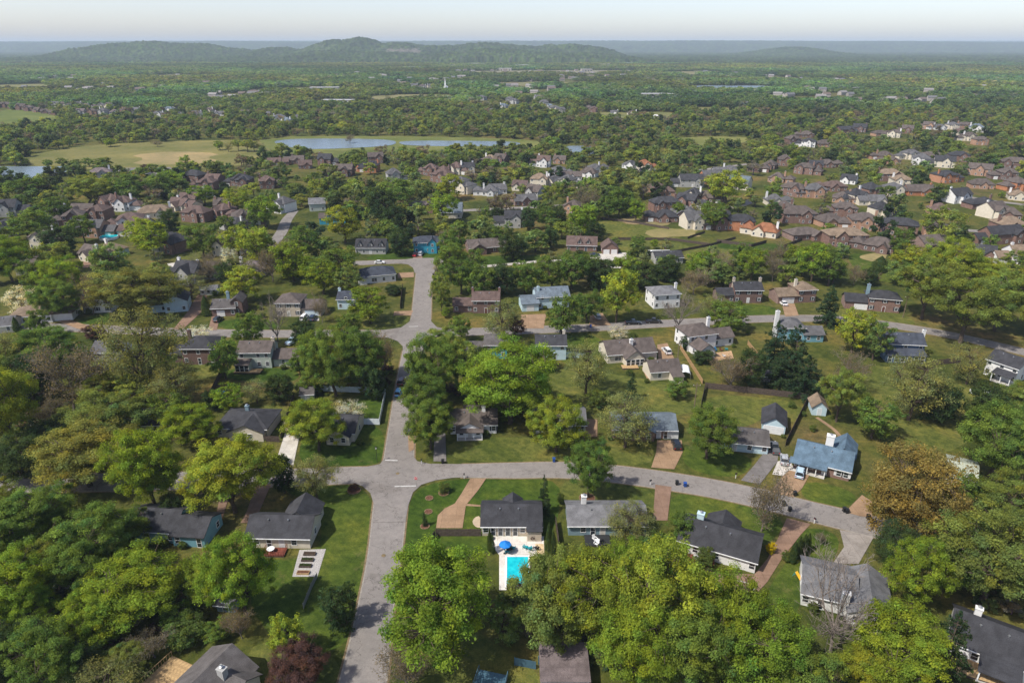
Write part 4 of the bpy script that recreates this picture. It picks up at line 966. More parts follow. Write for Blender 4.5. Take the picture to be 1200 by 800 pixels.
# ---- further row
H((425, 333), (464, 329.5), 10, 3.2, 2.4, 'h', 'navy', 'white', 'white hipped house with dark roof beside the upper street', 'the white house by the upper street', {'F': 'w.b.w.w'}, [(-8.4, -1, -5, 5, 2.8, 1.6, 'h')])
H((485, 297), (519, 296), 9, 5.0, 2.1, 'h', 'navy', 'teal', 'turquoise-blue two-storey house at the end of the street', 'the turquoise-blue house', {'F': 'w.w.b', 'F2': 'w.w.b'}, [(0, -1.5, 4, 4, 5, 2.2, 'y', {'F': 'w', 'F2': 'w'})])
H((417, 298), (452, 298), 9, 3.2, 3.0, 'x', 'char', 'grey', 'grey cape house with three dormers left of the turquoise-blue house', 'the dormer house', {'F': 'w.w.d.w.w'}, [(q - 1, 0.6, q + 1, 4.5, 4.6, 1.1, 'y', {'F2': 'w'}) for q in (-5, 0, 5)])
H((384, 264), (405, 263), 9, 5.0, 2.6, 'y', 'brown', 'teal', 'bright turquoise gabled house with brown roof among trees', 'the bright turquoise gable', {'F': 'w.w', 'F2': 'w.w'}, [(-9, 2, -4.5, 10, 3.5, 2, 'x')])
H((363, 248), (382, 247), 9, 4.6, 2.3, 'x', 'lgrey', 'sage', 'pale sage house with light grey roof far left centre', 'the sage house', {'F': 'w.w'})
H((480, 249), (500, 249), 9, 3.0, 2.6, 'x', 'mauve', 'brick', 'small brick house with purple-grey roof amid trees', 'the purple-grey roofed house', {'F': 'w.w'}, [(3, -2, 9, 6, 3, 2.6, 'y')])
H((515, 256), (541, 256), 14, 3.4, 4.2, 'x', 'bluegrey', 'cream', 'house with a very large plain blue-grey roof', 'the large blue-grey roof', {'F': 'w..w'})
H((550, 298), (596, 295), 11, 2.9, 2.6, 'x', 'brown', 'dbrick', 'long brown-roofed brick ranch with tan driveway', 'the brown brick ranch', {'F': 'w.w.w.w'}, [(-8.5, -2.5, -1.5, 6, 2.8, 2.2, 'y', {'F': '.'})])
H((664, 294), (699, 295), 10, 3.0, 3.0, 'x', 'red', 'brick', 'brick house with red roof and white dormers by the forecourt', 'the red-roofed brick house', {'F': 'w.w.d.w'}, [(q - .9, .6, q + .9, 4.5, 4.5, 1.0, 'y', {'F2': 'w'}) for q in (-1, 3)])
H((706, 298), (724, 298), 8, 3.0, 2.6, 'y', 'red', 'brick', 'brick garage with two white doors beside the red-roofed house', 'the two-door brick garage', {'F': 'gg', 'L': '.w.'}, name='garage', cat='garage')
H((768, 310), (800, 309), 9, 3.0, 1.9, 'x', 'char', 'grey', 'dark-roofed low house beside the parked white coach', 'the low dark-roofed house', {'F': 'w.w'})
NEAR_REFS = list(HOUSES)

# ------------------------------------------------------------------ the subdivisions farther off
ADJ_R = {'n': ('char', 'dark-roofed'), 'g': ('grey', 'grey-roofed'), 'b': ('brown', 'brown-roofed'), 't': ('tan', 'tan-roofed'), 'r': ('red', 'red-roofed'), 'o': ('orange', 'orange-roofed'), 'p': ('mauve', 'mauve-roofed'), 'u': ('bluegrey', 'blue-roofed')}
ADJ_W = {'B': ('brick', 'brick'), 'W': ('white', 'white'), 'T': ('tbrick', 'tan brick'), 'O': ('obrick', 'orange brick'), 'C': ('cream', 'cream'), 'P': ('paleblue', 'pale blue'), 'D': ('dbrick', 'dark brick'), 'G': ('grey', 'grey')}
MIDS = []       # (root, adjectives, x, y)
def mid_house(px, py, wpx, rw, far=False):
    r, w = rw[0], rw[1]
    x, y = G(px, py, 5.0); k = FPX / (y * CT + CAM_H * ST)
    W = min(max(wpx / k, 10), 22); rs = random.Random(int(px * 7 + py * 131))
    two = rs.random() < 0.65; eave = 5.2 if two else 3.0; D = rs.uniform(8.5, 11.5)
    rot = rs.choice([0, 0, -12, 12, -25, 20, -35]); hip = rs.random() < 0.6; rise = rs.uniform(2.6, 3.6)
    F = {'F': rs.choice(['w.w.w', 'w.d.w', 'ww.w'])}
    if two: F['F2'] = rs.choice(['w.w.w', 'ww.w', 'w.ww'])
    if far: F = {'F': 'w.w'}
    bl = [(-W/2, -D/2, W/2, D/2, eave, rise, 'h' if hip else 'x', F)]
    gw = rs.uniform(4.2, 6); gx = rs.uniform(-W/2 + gw/2 + .4, W/2 - gw/2 - .4)
    bl.append((gx - gw/2, -D/2 - rs.uniform(1.2, 3), gx + gw/2, 0, eave - .2, gw * rs.uniform(.38, .52), 'y', {} if far else {'F': 'w.w' if gw > 5 else 'w', **({'F2': '.w.'} if two else {})}))
    if not far and rs.random() < .6:
        s = rs.choice([-1, 1]); a, b = (W/2 - .3, W/2 + 6) if s > 0 else (-W/2 - 6, -W/2 + .3)
        bl.append((a, -D/2 + 1.2, b, D/2 - 1.2, 3.0, 2.3, 'h' if hip else 'x', {'F': 'g' if rs.random() < .5 else 'w'}))
    ch = [(rs.choice([-1, 1]) * W * .42, rs.uniform(-1, 2), eave + rise + .9, 1.1, w and {'B': 'brick', 'D': 'dbrick', 'T': 'tbrick', 'O': 'obrick'}.get(w, 'white'))] if rs.random() < .55 else []
    ro, wa = ADJ_R[r], ADJ_W[w]
    o = build_house(x, y, R(rot), bl, ro[0], wa[0], '', None, chim=ch, wkind='plain', trim=False, group='houses of the far subdivisions')
    adj = ro[1] + ' ' + wa[1] + (' two-storey' if two else ' low')
    MIDS.append((o, adj, x, y)); return o
def tile(ox, oy, s, rows, far=False):
    for row in rows: mid_house(ox + row[0] / s, oy + row[1] / s, row[2] / s, row[3], far)
# right-hand subdivision
tile(840, 140, 3.333, [(60,200,70,'gG'),(150,175,50,'bB'),(90,240,80,'uC'),(210,165,40,'bB'),(265,155,40,'bB'),(345,185,70,'bB'),(430,160,60,'bB'),(385,175,50,'nD'),(240,215,60,'bT'),(10,205,40,'gG'),
 (300,265,90,'bB'),(380,270,80,'gT'),(460,245,80,'rB'),(520,220,50,'nW'),(268,325,60,'bB'),(225,300,40,'gC'),(315,362,130,'bB'),(95,392,100,'nO'),(195,415,95,'oC'),(335,425,120,'bB'),(440,375,100,'bT'),
 (500,342,85,'bB'),(575,388,100,'bT'),(500,445,150,'tB'),(640,345,60,'nC'),(620,300,60,'gC'),(600,268,60,'nB'),(540,290,60,'nC'),(490,290,50,'bT'),(715,405,125,'nB'),(640,470,110,'bD'),(830,478,110,'bB'),
 (858,420,85,'bT'),(1003,495,150,'nB'),(1112,440,150,'nB'),(1140,405,100,'tB'),(1182,515,80,'tW'),(1150,352,60,'bB'),(940,290,90,'nW'),(890,215,80,'nO'),(790,262,105,'bO'),(670,210,90,'tB'),(720,232,70,'tC'),
 (655,130,60,'bT'),(755,130,60,'gC'),(840,130,50,'bD'),(800,150,60,'gW'),(890,160,70,'nC'),(945,138,70,'nB'),(1030,190,80,'bT'),(1035,238,80,'bT'),(1045,310,70,'nB'),(1078,345,80,'bC'),(1165,165,90,'bD'),
 (1135,205,60,'bD'),(1172,243,60,'bO'),(1178,280,60,'tC'),(350,50,50,'bB'),(360,85,50,'nW'),(500,38,60,'nD'),(560,30,50,'nD'),(635,45,50,'bT'),(695,50,45,'bC'),(745,35,40,'bB'),(830,20,40,'bT'),(870,22,50,'gW'),
 (920,20,40,'gC'),(965,20,50,'bT'),(950,47,50,'rC'),(985,62,50,'bC'),(1015,30,50,'uW'),(1030,78,50,'bT'),(685,148,50,'bT'),(10,385,60,'nB'),(690,265,60,'gC'),(420,85,60,'bT'),(295,75,50,'bD'),(870,335,50,'rT')])
# centre
tile(560, 180, 4, [(880,270,100,'nB'),(962,255,110,'gB'),(875,225,130,'nB'),(985,210,90,'nB'),(1010,185,60,'nC'),(1070,185,80,'bB'),(1005,302,60,'gC'),(1140,290,70,'bD'),(1185,300,50,'rO'),(90,148,80,'gW'),(200,130,60,'rC'),
 (215,198,110,'gB'),(270,172,60,'bG'),(290,115,80,'tC'),(355,108,60,'gC'),(445,88,80,'bW'),(520,75,80,'bW'),(548,52,40,'gW'),(715,35,60,'gW'),(780,48,60,'oC'),(840,158,70,'rT'),(1000,118,110,'nG'),(1090,102,90,'gO'),
 (1140,82,60,'bT'),(1180,72,50,'gC'),(380,75,50,'gG'),(310,30,60,'rW'),(385,15,50,'bT'),(60,25,60,'tC'),(110,20,50,'bD'),(170,295,70,'nG'),(450,240,50,'bT'),(420,122,50,'gC')])
tile(280, 180, 4, [(165,25,60,'rB'),(275,15,40,'bB'),(310,38,60,'rB'),(405,22,60,'nB'),(495,70,80,'bD'),(590,48,50,'nO'),(625,52,50,'nO'),(640,12,70,'bB'),(900,67,60,'rB'),(955,97,100,'rB'),(960,67,70,'rD'),
 (1020,62,50,'rC'),(1040,112,50,'gW'),(1065,147,70,'gC'),(1070,60,50,'nC'),(1170,30,60,'bT'),(1178,155,50,'gW'),(130,125,50,'rB'),(25,120,50,'nD'),(210,228,40,'gW'),(725,92,60,'gG'),(12,290,40,'bD'),(60,510,80,'pG')])
# left
tile(0, 180, 4, [(40,245,80,'nG'),(275,268,70,'gC'),(390,247,100,'bB'),(465,262,80,'rB'),(525,212,70,'rB'),(582,222,60,'rW'),(725,252,150,'tC'),(612,302,110,'rW'),(662,334,50,'rC'),(425,338,130,'gT'),(345,285,50,'bD'),
 (435,440,80,'bC'),(512,428,100,'tP'),(760,400,90,'nG'),(825,405,80,'nB'),(1065,412,110,'bC'),(915,98,100,'nD'),(970,132,80,'rB'),(1005,115,70,'rB'),(940,167,80,'gC'),(1052,257,80,'rB'),(922,272,120,'rB'),(1105,305,110,'nG'),
 (1130,275,60,'rB'),(890,207,60,'rC'),(855,217,50,'rC'),(470,85,90,'pG'),(890,542,70,'nG'),(985,520,120,'pG'),(1170,512,70,'pC'),(30,332,60,'nG'),(140,490,80,'bC'),(1125,115,50,'nB'),(1045,217,50,'bT'),(210,380,50,'bC')])
# far rows, left and middle distance
tile(0, 30, 2, [(12+i*19,184+i*2.6,20,'bB') for i in range(7)] + [(112+i*18,182+i*0.6,16,('bG','gC','bC')[i % 3]) for i in range(9)] + [(190+i*26,200-i*.5,20,('pG','bT','gG')[i % 3]) for i in range(6)] +
 [(372,206,26,'gW'),(395,192,26,'uW'),(412,188,26,'nG'),(420,204,24,'gC'),(462,206,22,'gW'),(490,198,22,'bC'),(515,202,22,'gW'),(545,190,22,'bC'),(575,200,22,'bT'),(632,208,26,'gW'),(655,214,28,'gW'),(672,222,28,'uW'),(705,214,20,'gC'),
  (972,140,18,'gG'),(990,142,18,'bG'),(1010,140,18,'gC'),(1130,168,20,'gG'),(1150,196,24,'gG'),(1180,188,22,'uG'),(1195,172,20,'gG')], True)
tile(600, 30, 2, [(62,168,20,'gG'),(75,176,20,'gG'),(88,184,20,'uG'),(100,192,22,'gG'),(112,196,22,'gC'),(180,188,16,'bD'),(192,194,16,'rB'),(282,200,20,'bC'),(240,200,18,'gW'),(5,176,20,'gG'),(40,194,20,'bG'),(545,184,14,'gW')], True)
# landmarks for naming
LANDMARK = [('the long pond', *G(400, 170)), ('the left field', *G(200, 185)), ('the round blue pool', *G(128, 277)), ('the white coach', *G(772, 298)), ('the far lake', *G(860, 103)), ('the golf fairway', *G(825, 166)),
            ('the tan bare yard', *G(1025, 302)), ('the tan dry patch', *G(787, 273)), ('the far junction', *G(497, 308)), ('the townhouse row', *G(40, 126)), ('the small pond', *G(678, 174)), ('the white tent', *G(767, 141)),
            ('the far right clearing', *G(946, 138)), ('the steepled church', *G(522, 106)), ('the left-edge pond', *G(30, 202)), ('the parking lot', *G(172, 202)), ('the green hillside field', *G(35, 140))]
NUM = {1: 'leftmost', 2: 'second from left', 3: 'third from left', 4: 'fourth from left', 5: 'fifth from left', 6: 'sixth from left', 7: 'seventh from left', 8: 'eighth from left'}
def ordinal(i, n):
    if i == n: return 'rightmost'
    if i in NUM: return NUM[i]
    j = n - i + 1
    if 1 < j <= 8: return NUM[j].replace('left', 'right')
    return '%dth from left' % i
def relation(x, y, lx, ly, s=1.0):
    dx, dy = x - lx, y - ly
    if abs(dx) > abs(dy) * s: return 'right of' if dx > 0 else 'left of'
    return 'behind' if dy > 0 else 'in front of'
def label_all(items, refs, word='of'):
    """items: (object, description, x, y); refs: (phrase, x, y). Gives each a label that no other has."""
    keyed = {}
    for o, d, x, y in items:
        k0 = FPX / (y * CT + CAM_H * ST)
        best = sorted(refs, key=lambda r: math.hypot(x - r[1], (y - r[2])))[0]
        rel = relation(x, y, best[1], best[2])
        keyed.setdefault((d, rel, best[0]), []).append((proj(x, y)[0], o))
    for (d, rel, ph), L in keyed.items():
        L.sort(key=lambda t: t[0]); n = len(L)
        for i, (_, o) in enumerate(L, 1):
            o['label'] = f'{d} {rel} {ph}' + (f', {ordinal(i, n)} of {n}' if n > 1 else '')
refs_mid = LANDMARK + [(h[4], h[1], h[2]) for h in NEAR_REFS if h[2] > G(600, 330)[1]]
label_all([(o, a + ' house', x, y) for o, a, x, y in MIDS], refs_mid)

# ------------------------------------------------------------------ trees one can tell apart: (base x, base y, crown width px, height px, kind)
TL = [
 # lower left wood
 (276,600,98,88,'L'),(106,570,105,76,'Z'),(182,594,80,92,'V'),(25,655,105,85,'G'),(118,668,95,92,'G'),(22,728,98,95,'V'),(165,724,128,92,'V'),(68,805,92,92,'G'),(115,752,84,74,'V'),(288,720,88,112,'V'),(128,822,96,66,'S'),(182,770,60,44,'K'),
 (4,800,80,82,'D'),(222,752,52,38,'H'),(246,705,56,62,'L'),(60,620,70,60,'G'),(150,640,60,52,'G'),(35,775,70,60,'D'),(95,700,80,80,'G'),(215,735,50,40,'G'),(255,748,40,30,'G'),(284,748,42,44,'K'),(0,612,60,60,'O'),
 (70,690,70,70,'O'),(-12,690,70,85,'G'),(150,790,60,46,'X'),(100,790,60,50,'D'),(205,610,30,38,'D'),(45,735,64,66,'V'),(192,708,50,52,'V'),
 (334,577,28,46,'D'),(372,585,48,54,'S'),(399,734,40,50,'D'),(350,805,66,54,'P'),(478,808,62,58,'K'),(340,768,40,52,'L'),
 # big trees in the lower middle
 (512,766,136,134,'V'),(645,760,98,118,'X'),(690,756,98,116,'L'),(744,808,100,112,'V'),(768,770,118,140,'L'),(800,815,104,110,'G'),(848,786,92,112,'V'),(882,812,110,106,'V'),(928,838,92,84,'G'),(664,742,66,86,'V'),(735,730,76,92,'V'),
 (735,634,56,48,'S'),(770,668,44,42,'G'),(800,634,34,34,'G'),(590,748,42,42,'X'),(688,583,50,68,'G'),(637,602,20,46,'E'),(657,590,9,13,'H'),(824,664,24,22,'H'),
 (892,622,54,70,'K'),(1060,620,100,100,'B'),(1148,706,124,118,'X'),(1046,664,50,52,'D'),(1066,712,66,84,'V'),(1184,616,84,62,'O'),(1156,562,82,88,'G'),(1194,540,56,66,'G'),(973,764,118,122,'N'),(1046,806,112,98,'V'),(1094,812,74,96,'E'),
 (1010,812,66,62,'L'),(1126,592,32,38,'G'),(1192,690,70,80,'D'),(1110,690,60,64,'G'),(1180,660,70,70,'X'),(962,638,13,15,'K'),
 (928,659,10,25,'C'),(934,654,10,26,'C'),(940,650,10,25,'C'),(945,646,9,22,'C'),(902,648,11,13,'Y'),
 (574,645,7,26,'C'),(578,648,6,17,'C'),(643,646,10,35,'C'),(648,648,9,26,'C'),(624.5,633,7,7,'P'),
 (520,577,13,12,'H'),(498,616,9,17,'E'),(414,574,12,7,'P'),
 # middle right
 (904,434,48,58,'E'),(925,452,56,72,'E'),(940,464,52,48,'E'),(912,456,40,42,'E'),(989,458,42,46,'K'),(980,494,52,62,'O'),(1022,514,46,46,'G'),(1064,492,72,76,'S'),(1095,492,46,46,'D'),(998,414,42,50,'L'),(1022,422,36,46,'X'),
 (968,380,36,46,'E'),(1080,374,72,72,'O'),(1125,402,82,78,'O'),(1165,388,72,72,'O'),(1202,398,52,62,'O'),(1132,450,46,46,'S'),(1150,500,46,52,'D'),(1190,505,56,58,'X'),(1031,517,15,17,'G'),
 (686,462,50,62,'S'),(739,468,22,30,'E'),(732,524,62,64,'S'),(828,537,64,64,'G'),(793,467,28,22,'G'),(857,457,46,42,'K'),(878,452,32,44,'D'),(793,392,44,56,'N'),(853,388,46,34,'G'),(722,378,46,62,'L'),(687,378,36,38,'G'),(658,394,40,48,'G'),
 (726,397,26,10,'W'),(742,398,10,9,'H'),(822,424,26,10,'D'),(803,410,12,16,'D'),(836,372,34,26,'S'),(700,476,26,22,'H'),(640,500,24,22,'G'),
 # middle
 (590,402,46,52,'S'),(540,400,24,32,'G'),(518,368,24,40,'O'),(522,372,11,12,'V'),(568,434,18,46,'K'),(597,496,102,94,'V'),(638,434,26,26,'V'),(512,470,62,78,'G'),(502,500,56,62,'G'),(505,526,52,58,'G'),(545,458,42,60,'O'),(524,428,54,42,'O'),
 (652,529,64,62,'L'),(575,470,50,50,'V'),(618,476,50,50,'V'),(495,470,40,55,'G'),(560,440,30,34,'D'),(604,395,22,24,'P'),(612,418,16,16,'V'),
 (435,379,46,42,'V'),(326,402,36,60,'N'),(294,410,36,44,'G'),(360,412,26,38,'D'),(375,438,44,50,'G'),(394,464,62,78,'G'),(424,456,62,72,'G'),(408,403,34,36,'G'),(449,442,42,56,'K'),(441,468,28,46,'D'),(378,378,22,32,'K'),(412,495,36,28,'W'),
 (374,528,62,62,'L'),(347,514,20,22,'W'),(330,470,32,32,'D'),(302,472,32,30,'S'),(272,484,34,34,'V'),(265,444,36,46,'G'),(287,356,46,42,'L'),(365,462,26,30,'G'),(352,440,24,26,'G'),
 # middle left
 (178,468,84,110,'S'),(165,368,88,56,'Z'),(87,482,82,78,'K'),(212,478,58,54,'S'),(120,478,54,42,'O'),(134,518,88,62,'X'),(230,524,60,52,'V'),(15,528,72,98,'L'),(50,395,26,32,'G'),(28,365,34,30,'W'),(72,374,48,46,'G'),(110,368,36,46,'K'),(21,389,9,18,'C'),
 (236,397,27,17,'W'),(243,370,12,24,'C'),(62,434,70,52,'G'),(10,444,62,58,'S'),(113,398,24,18,'P'),(135,404,16,18,'W'),(40,470,60,60,'D'),(30,560,60,50,'D'),(60,530,50,40,'D'),(160,480,40,40,'O'),(200,500,40,40,'G'),(250,480,22,24,'D'),(0,480,60,70,'X'),
 (195,440,30,36,'G'),(145,446,40,40,'S'),(96,440,30,30,'D'),(60,500,40,36,'K'),(330,545,14,12,'H'),
 # upper rows
 (516,354,22,36,'O'),(462,345,20,10,'D'),(540,345,36,44,'G'),(565,350,34,40,'G'),(590,345,34,38,'D'),(615,345,36,40,'G'),(645,342,36,42,'G'),(670,340,40,44,'G'),(527,330,36,44,'G'),(700,338,34,36,'D'),(690,330,30,34,'G'),(755,340,40,34,'D'),(735,338,34,38,'V'),
 (812,345,34,34,'K'),(780,330,30,30,'D'),(818,330,36,36,'V'),(838,325,34,30,'K'),(880,328,36,36,'V'),(905,330,32,30,'K'),(950,330,40,44,'V'),(970,335,36,38,'G'),(1000,333,22,22,'K'),(1018,335,16,20,'D'),(1055,300,26,32,'G'),(1030,318,20,18,'C'),
 (465,250,40,40,'G'),(405,285,40,44,'L'),(360,305,34,40,'G'),(345,330,44,46,'V'),(320,330,40,46,'K'),(400,330,44,42,'G'),(380,345,40,40,'V'),(410,345,34,32,'X'),(300,310,40,44,'L'),(312,268,40,38,'V'),(460,275,30,34,'D'),(470,300,26,32,'D'),(440,270,30,30,'E'),
 (450,262,36,42,'D'),(520,262,34,36,'V'),(527,235,30,30,'L'),(505,275,22,16,'G'),(530,310,30,40,'G'),(555,325,34,32,'G'),(600,305,30,32,'D'),(585,290,22,26,'G'),(645,290,20,24,'D'),(680,277,36,38,'V'),(697,282,20,22,'D'),(655,265,18,22,'D'),(620,270,18,26,'D'),
 (602,262,14,18,'E'),(582,255,14,12,'D'),(640,268,24,26,'G'),(645,245,26,30,'O'),(690,255,32,40,'K'),(725,255,30,36,'G'),(745,260,20,26,'V'),(710,258,22,28,'G'),(748,292,16,16,'G'),(766,292,10,12,'V'),(835,270,30,34,'G'),(850,240,46,40,'L'),(795,255,14,18,'V'),
 (240,300,36,38,'G'),(200,270,24,24,'D'),(180,300,40,40,'V'),(165,290,34,34,'L'),(105,240,48,34,'O'),(70,260,30,30,'G'),(30,235,40,28,'G'),(35,280,44,34,'G'),(75,300,40,36,'D'),(62,320,44,36,'O'),(100,285,30,32,'G'),(15,330,48,52,'V'),(130,330,44,44,'X'),(75,355,50,54,'V'),
 (225,350,40,30,'S'),(245,330,34,32,'K'),(270,335,30,30,'D'),(280,300,36,34,'L'),(170,202,12,9,'P'),(150,235,40,30,'G'),(190,230,34,28,'G'),(205,225,30,26,'V'),(240,240,30,24,'V'),(280,250,30,30,'L'),(50,345,40,42,'G'),(272,315,20,24,'W'),
 (1095,290,46,46,'O'),(1065,330,40,42,'L'),(1110,340,60,60,'L'),(1150,345,50,44,'L'),(1180,350,40,40,'O'),(1190,320,30,26,'G'),(1120,330,40,40,'O'),(930,318,36,30,'V'),(960,320,34,34,'G'),(905,318,34,34,'K'),(870,312,30,26,'G'),
  # pond-side and field trees
 (258,176,12,11,'V'),(268,178,12,12,'S'),(280,177,14,13,'O'),(290,178,15,14,'O'),(298,178,13,13,'O'),(305,177,11,10,'K'),(185,172,12,8,'K'),(410,168,12,11,'K'),(130,172,14,10,'V'),(30,193,10,8,'G'),(58,196,12,9,'G'),(75,195,14,10,'G'),(90,196,12,9,'G'),(105,195,14,10,'G'),(118,194,12,9,'G'),
]
nmanual = len(TL)
for t in sorted(TL, key=lambda q: q[1]):
    f = 0.86 if t[0] < 300 and t[1] > 600 else 1.0          # the lower left wood is open, with ground showing between its crowns
    tree_px(t[0], t[1], t[2] * f, t[3] * f, t[4])

# ------------------------------------------------------------------ scattered trees
def vnoise(x, y, s, seed):
    x, y = x / s, y / s; xi, yi = np.floor(x), np.floor(y); fx, fy = x - xi, y - yi; fx, fy = fx * fx * (3 - 2 * fx), fy * fy * (3 - 2 * fy)
    h = lambda a, b: np.modf(np.abs(np.sin(a * 127.1 + b * 311.7 + seed * 74.7) * 43758.5453))[0]
    return (h(xi, yi) * (1 - fx) + h(xi + 1, yi) * fx) * (1 - fy) + (h(xi, yi + 1) * (1 - fx) + h(xi + 1, yi + 1) * fx) * fy
ROADPTS = np.array(ROADPTS); HP = np.array([(h[1], h[2], h[3]) for h in HOUSES]); TP = np.array([(t[2], t[3]) for t in TREES])
Y0 = G(600, 333)[1]
def free(x, y, pad, r):
    if np.any((ROADPTS[:, 0] - x) ** 2 + (ROADPTS[:, 1] - y) ** 2 < (ROADPTS[:, 2] + pad) ** 2): return False
    if np.any((HP[:, 0] - x) ** 2 + (HP[:, 1] - y) ** 2 < (HP[:, 2] * 0.8 + pad * .5) ** 2): return False
    if any(inside(c, x, y) for c in CLEAR): return False
    return True
def in_front_of_house(x, y, depth):
    dy, dx = HP[:, 1] - y, np.abs(HP[:, 0] - x * HP[:, 1] / max(y, 1))
    return bool(np.any((dy > 0) & (dy < depth) & (dx < HP[:, 2] * 0.85)))
rs = np.random.default_rng(99)
DENSE = [np.array([G(*p) for p in poly]) for poly in (
    [(0, 172), (60, 160), (160, 152), (300, 152), (470, 150), (620, 152), (760, 152), (770, 140), (600, 132), (300, 140), (150, 140), (80, 150), (0, 152)],
    [(320, 340), (480, 340), (470, 315), (400, 320), (300, 300), (250, 300), (240, 330)], [(520, 342), (760, 342), (860, 335), (850, 318), (700, 318), (640, 318), (520, 318)],
    [(930, 345), (1200, 345), (1200, 325), (1100, 318), (990, 322), (930, 330)], [(560, 210), (720, 200), (760, 215), (760, 240), (660, 245), (640, 225), (560, 230)],
    [(370, 230), (500, 225), (520, 270), (470, 280), (420, 275), (380, 240)])]
PAL = ['G'] * 8 + ['V'] * 5 + ['L'] * 3 + ['O'] * 4 + ['S'] * 5 + ['X'] * 6 + ['K'] * 3 + ['D'] * 4 + ['B'] * 0 + ['E'] * 1 + ['H'] * 2 + ['W'] * 0
cand = []
y = Y0
while y < 1080:
    sp = 8.5 if y < 600 else 10.0
    half = 0.80 * y + 30
    for x in np.arange(-half, half, sp):
        xx, yy = x + rs.uniform(-4, 4), y + rs.uniform(-4, 4)
        dense = any(inside(d, xx, yy) for d in DENSE)
        pr = 0.95 if dense else (0.62 if yy < 620 else 0.68)
        if rs.random() > pr or not free(xx, yy, 3.0, 0): continue
        if in_front_of_house(xx, yy, 36 + yy * 0.04) and rs.random() < (0.9 if not dense else .6): continue
        if yy < 520 and len(TP) and np.min((TP[:, 0] - xx) ** 2 + (TP[:, 1] - yy) ** 2) < 25: continue
        w = rs.uniform(6.5, 12.5) * (1.0 if not dense else 1.05); h = w * rs.uniform(0.7, 1.02) + rs.uniform(0, 1.5)
        if rs.random() < 0.18: w *= 0.5; h *= 0.55
        cand.append((xx, yy, w, h, PAL[int(rs.integers(len(PAL)))]))
    y += sp
cand.sort(key=lambda c: -(c[2] * c[3]) / (c[1] ** 2))
nind = max(0, 320 - nmanual)
for c in cand[:nind]: tree(*c[:5])
rest = cand[nind:]
print('trees: manual', nmanual, 'individual', len(TREES), 'woodland', len(rest))

# sources for the woodland stuff (not linked to the scene; shown only as instances)
MI = M['leaf_inst']
def joined_tree(kind_style, seed, ncl, per, leaf):
    tr, cr = broadleaf(seed, ncl, per, leaf, MI, kind_style, 1.15)
    return tr, cr
srcs = bpy.data.collections.new('woodland_sources')
def src_obj(name, parts):
    """one mesh: crown faces with their tint variation, trunk faces brown"""
    V, Q, var, off = [], [], [], 0
    for me, is_leaf in parts:
        v = np.zeros(len(me.vertices) * 3, np.float32); me.vertices.foreach_get('co', v); v = v.reshape(-1, 3)
        q = np.zeros(len(me.loops), np.int32); me.loops.foreach_get('vertex_index', q); q = q.reshape(-1, 4)
        a = np.zeros(len(q) * 4, np.float32)
        if is_leaf: me.attributes['var'].data.foreach_get('color', a); a = a.reshape(-1, 4)[:, :3]
        else: a = np.tile(np.array([[0.9, 0.55, 2.0]], np.float32), (len(q), 1))
        V.append(v); Q.append(q + off); var.append(a); off += len(v)
    me = mesh_np(name, np.concatenate(V), np.concatenate(Q), mats=[MI]); var = np.concatenate(var)
    at = me.attributes.new('var', 'FLOAT_COLOR', 'FACE'); at.data.foreach_set('color', np.concatenate([var, np.ones((len(var), 1))], 1).astype(np.float32).ravel())
    o = bpy.data.objects.new(name, me); srcs.objects.link(o); return o
def quads_only(tr):
    return tr
NSRC = 0
for i, (st, ncl, per, lf) in enumerate([('round', 46, 42, .42), ('round', 50, 40, .42), ('oval', 52, 38, .42), ('spread', 42, 42, .42), ('dense', 55, 38, .45), ('oval', 40, 30, .32), ('round', 36, 34, .34)]):
    tr, cr = joined_tree(st, 100 + i, ncl, per, lf)
    src_obj('woodland_tree_%02d' % i, [(cr, True), (tr, False)]); NSRC += 1

def instancer(name, coll, P, S, Rz, I, T, label):
    me = mesh_np(name, P)
    for an, ty, arr, key in (('tint', 'FLOAT_COLOR', np.concatenate([T, np.ones((len(T), 1))], 1), 'color'), ('scl', 'FLOAT_VECTOR', S, 'vector'), ('rotz', 'FLOAT', Rz, 'value'), ('pick', 'INT', I, 'value')):
        at = me.attributes.new(an, ty, 'POINT'); at.data.foreach_set(key, np.ascontiguousarray(arr, np.int32 if ty == 'INT' else np.float32).ravel())
    o = struct(link(name, me), 'stuff', label)
    ng = bpy.data.node_groups.new(name, 'GeometryNodeTree')
    ng.interface.new_socket('Geometry', in_out='INPUT', socket_type='NodeSocketGeometry'); ng.interface.new_socket('Geometry', in_out='OUTPUT', socket_type='NodeSocketGeometry')
    N = ng.nodes; gi, go = N.new('NodeGroupInput'), N.new('NodeGroupOutput')
    ci = N.new('GeometryNodeCollectionInfo'); ci.inputs['Collection'].default_value = coll; ci.inputs['Separate Children'].default_value = True; ci.inputs['Reset Children'].default_value = True
    ip = N.new('GeometryNodeInstanceOnPoints'); ip.inputs['Pick Instance'].default_value = True
    def attr(nm, ty):
        a = N.new('GeometryNodeInputNamedAttribute'); a.data_type = ty; a.inputs['Name'].default_value = nm; return a.outputs['Attribute']
    cx = N.new('ShaderNodeCombineXYZ')
    L = ng.links
    L.new(gi.outputs[0], ip.inputs['Points']); L.new(ci.outputs[0], ip.inputs['Instance'])
    L.new(attr('pick', 'INT'), ip.inputs['Instance Index']); L.new(attr('rotz', 'FLOAT'), cx.inputs['Z']); L.new(cx.outputs[0], ip.inputs['Rotation']); L.new(attr('scl', 'FLOAT_VECTOR'), ip.inputs['Scale'])
    L.new(ip.outputs[0], go.inputs[0])
    md = o.modifiers.new('instances', 'NODES'); md.node_group = ng
    return o
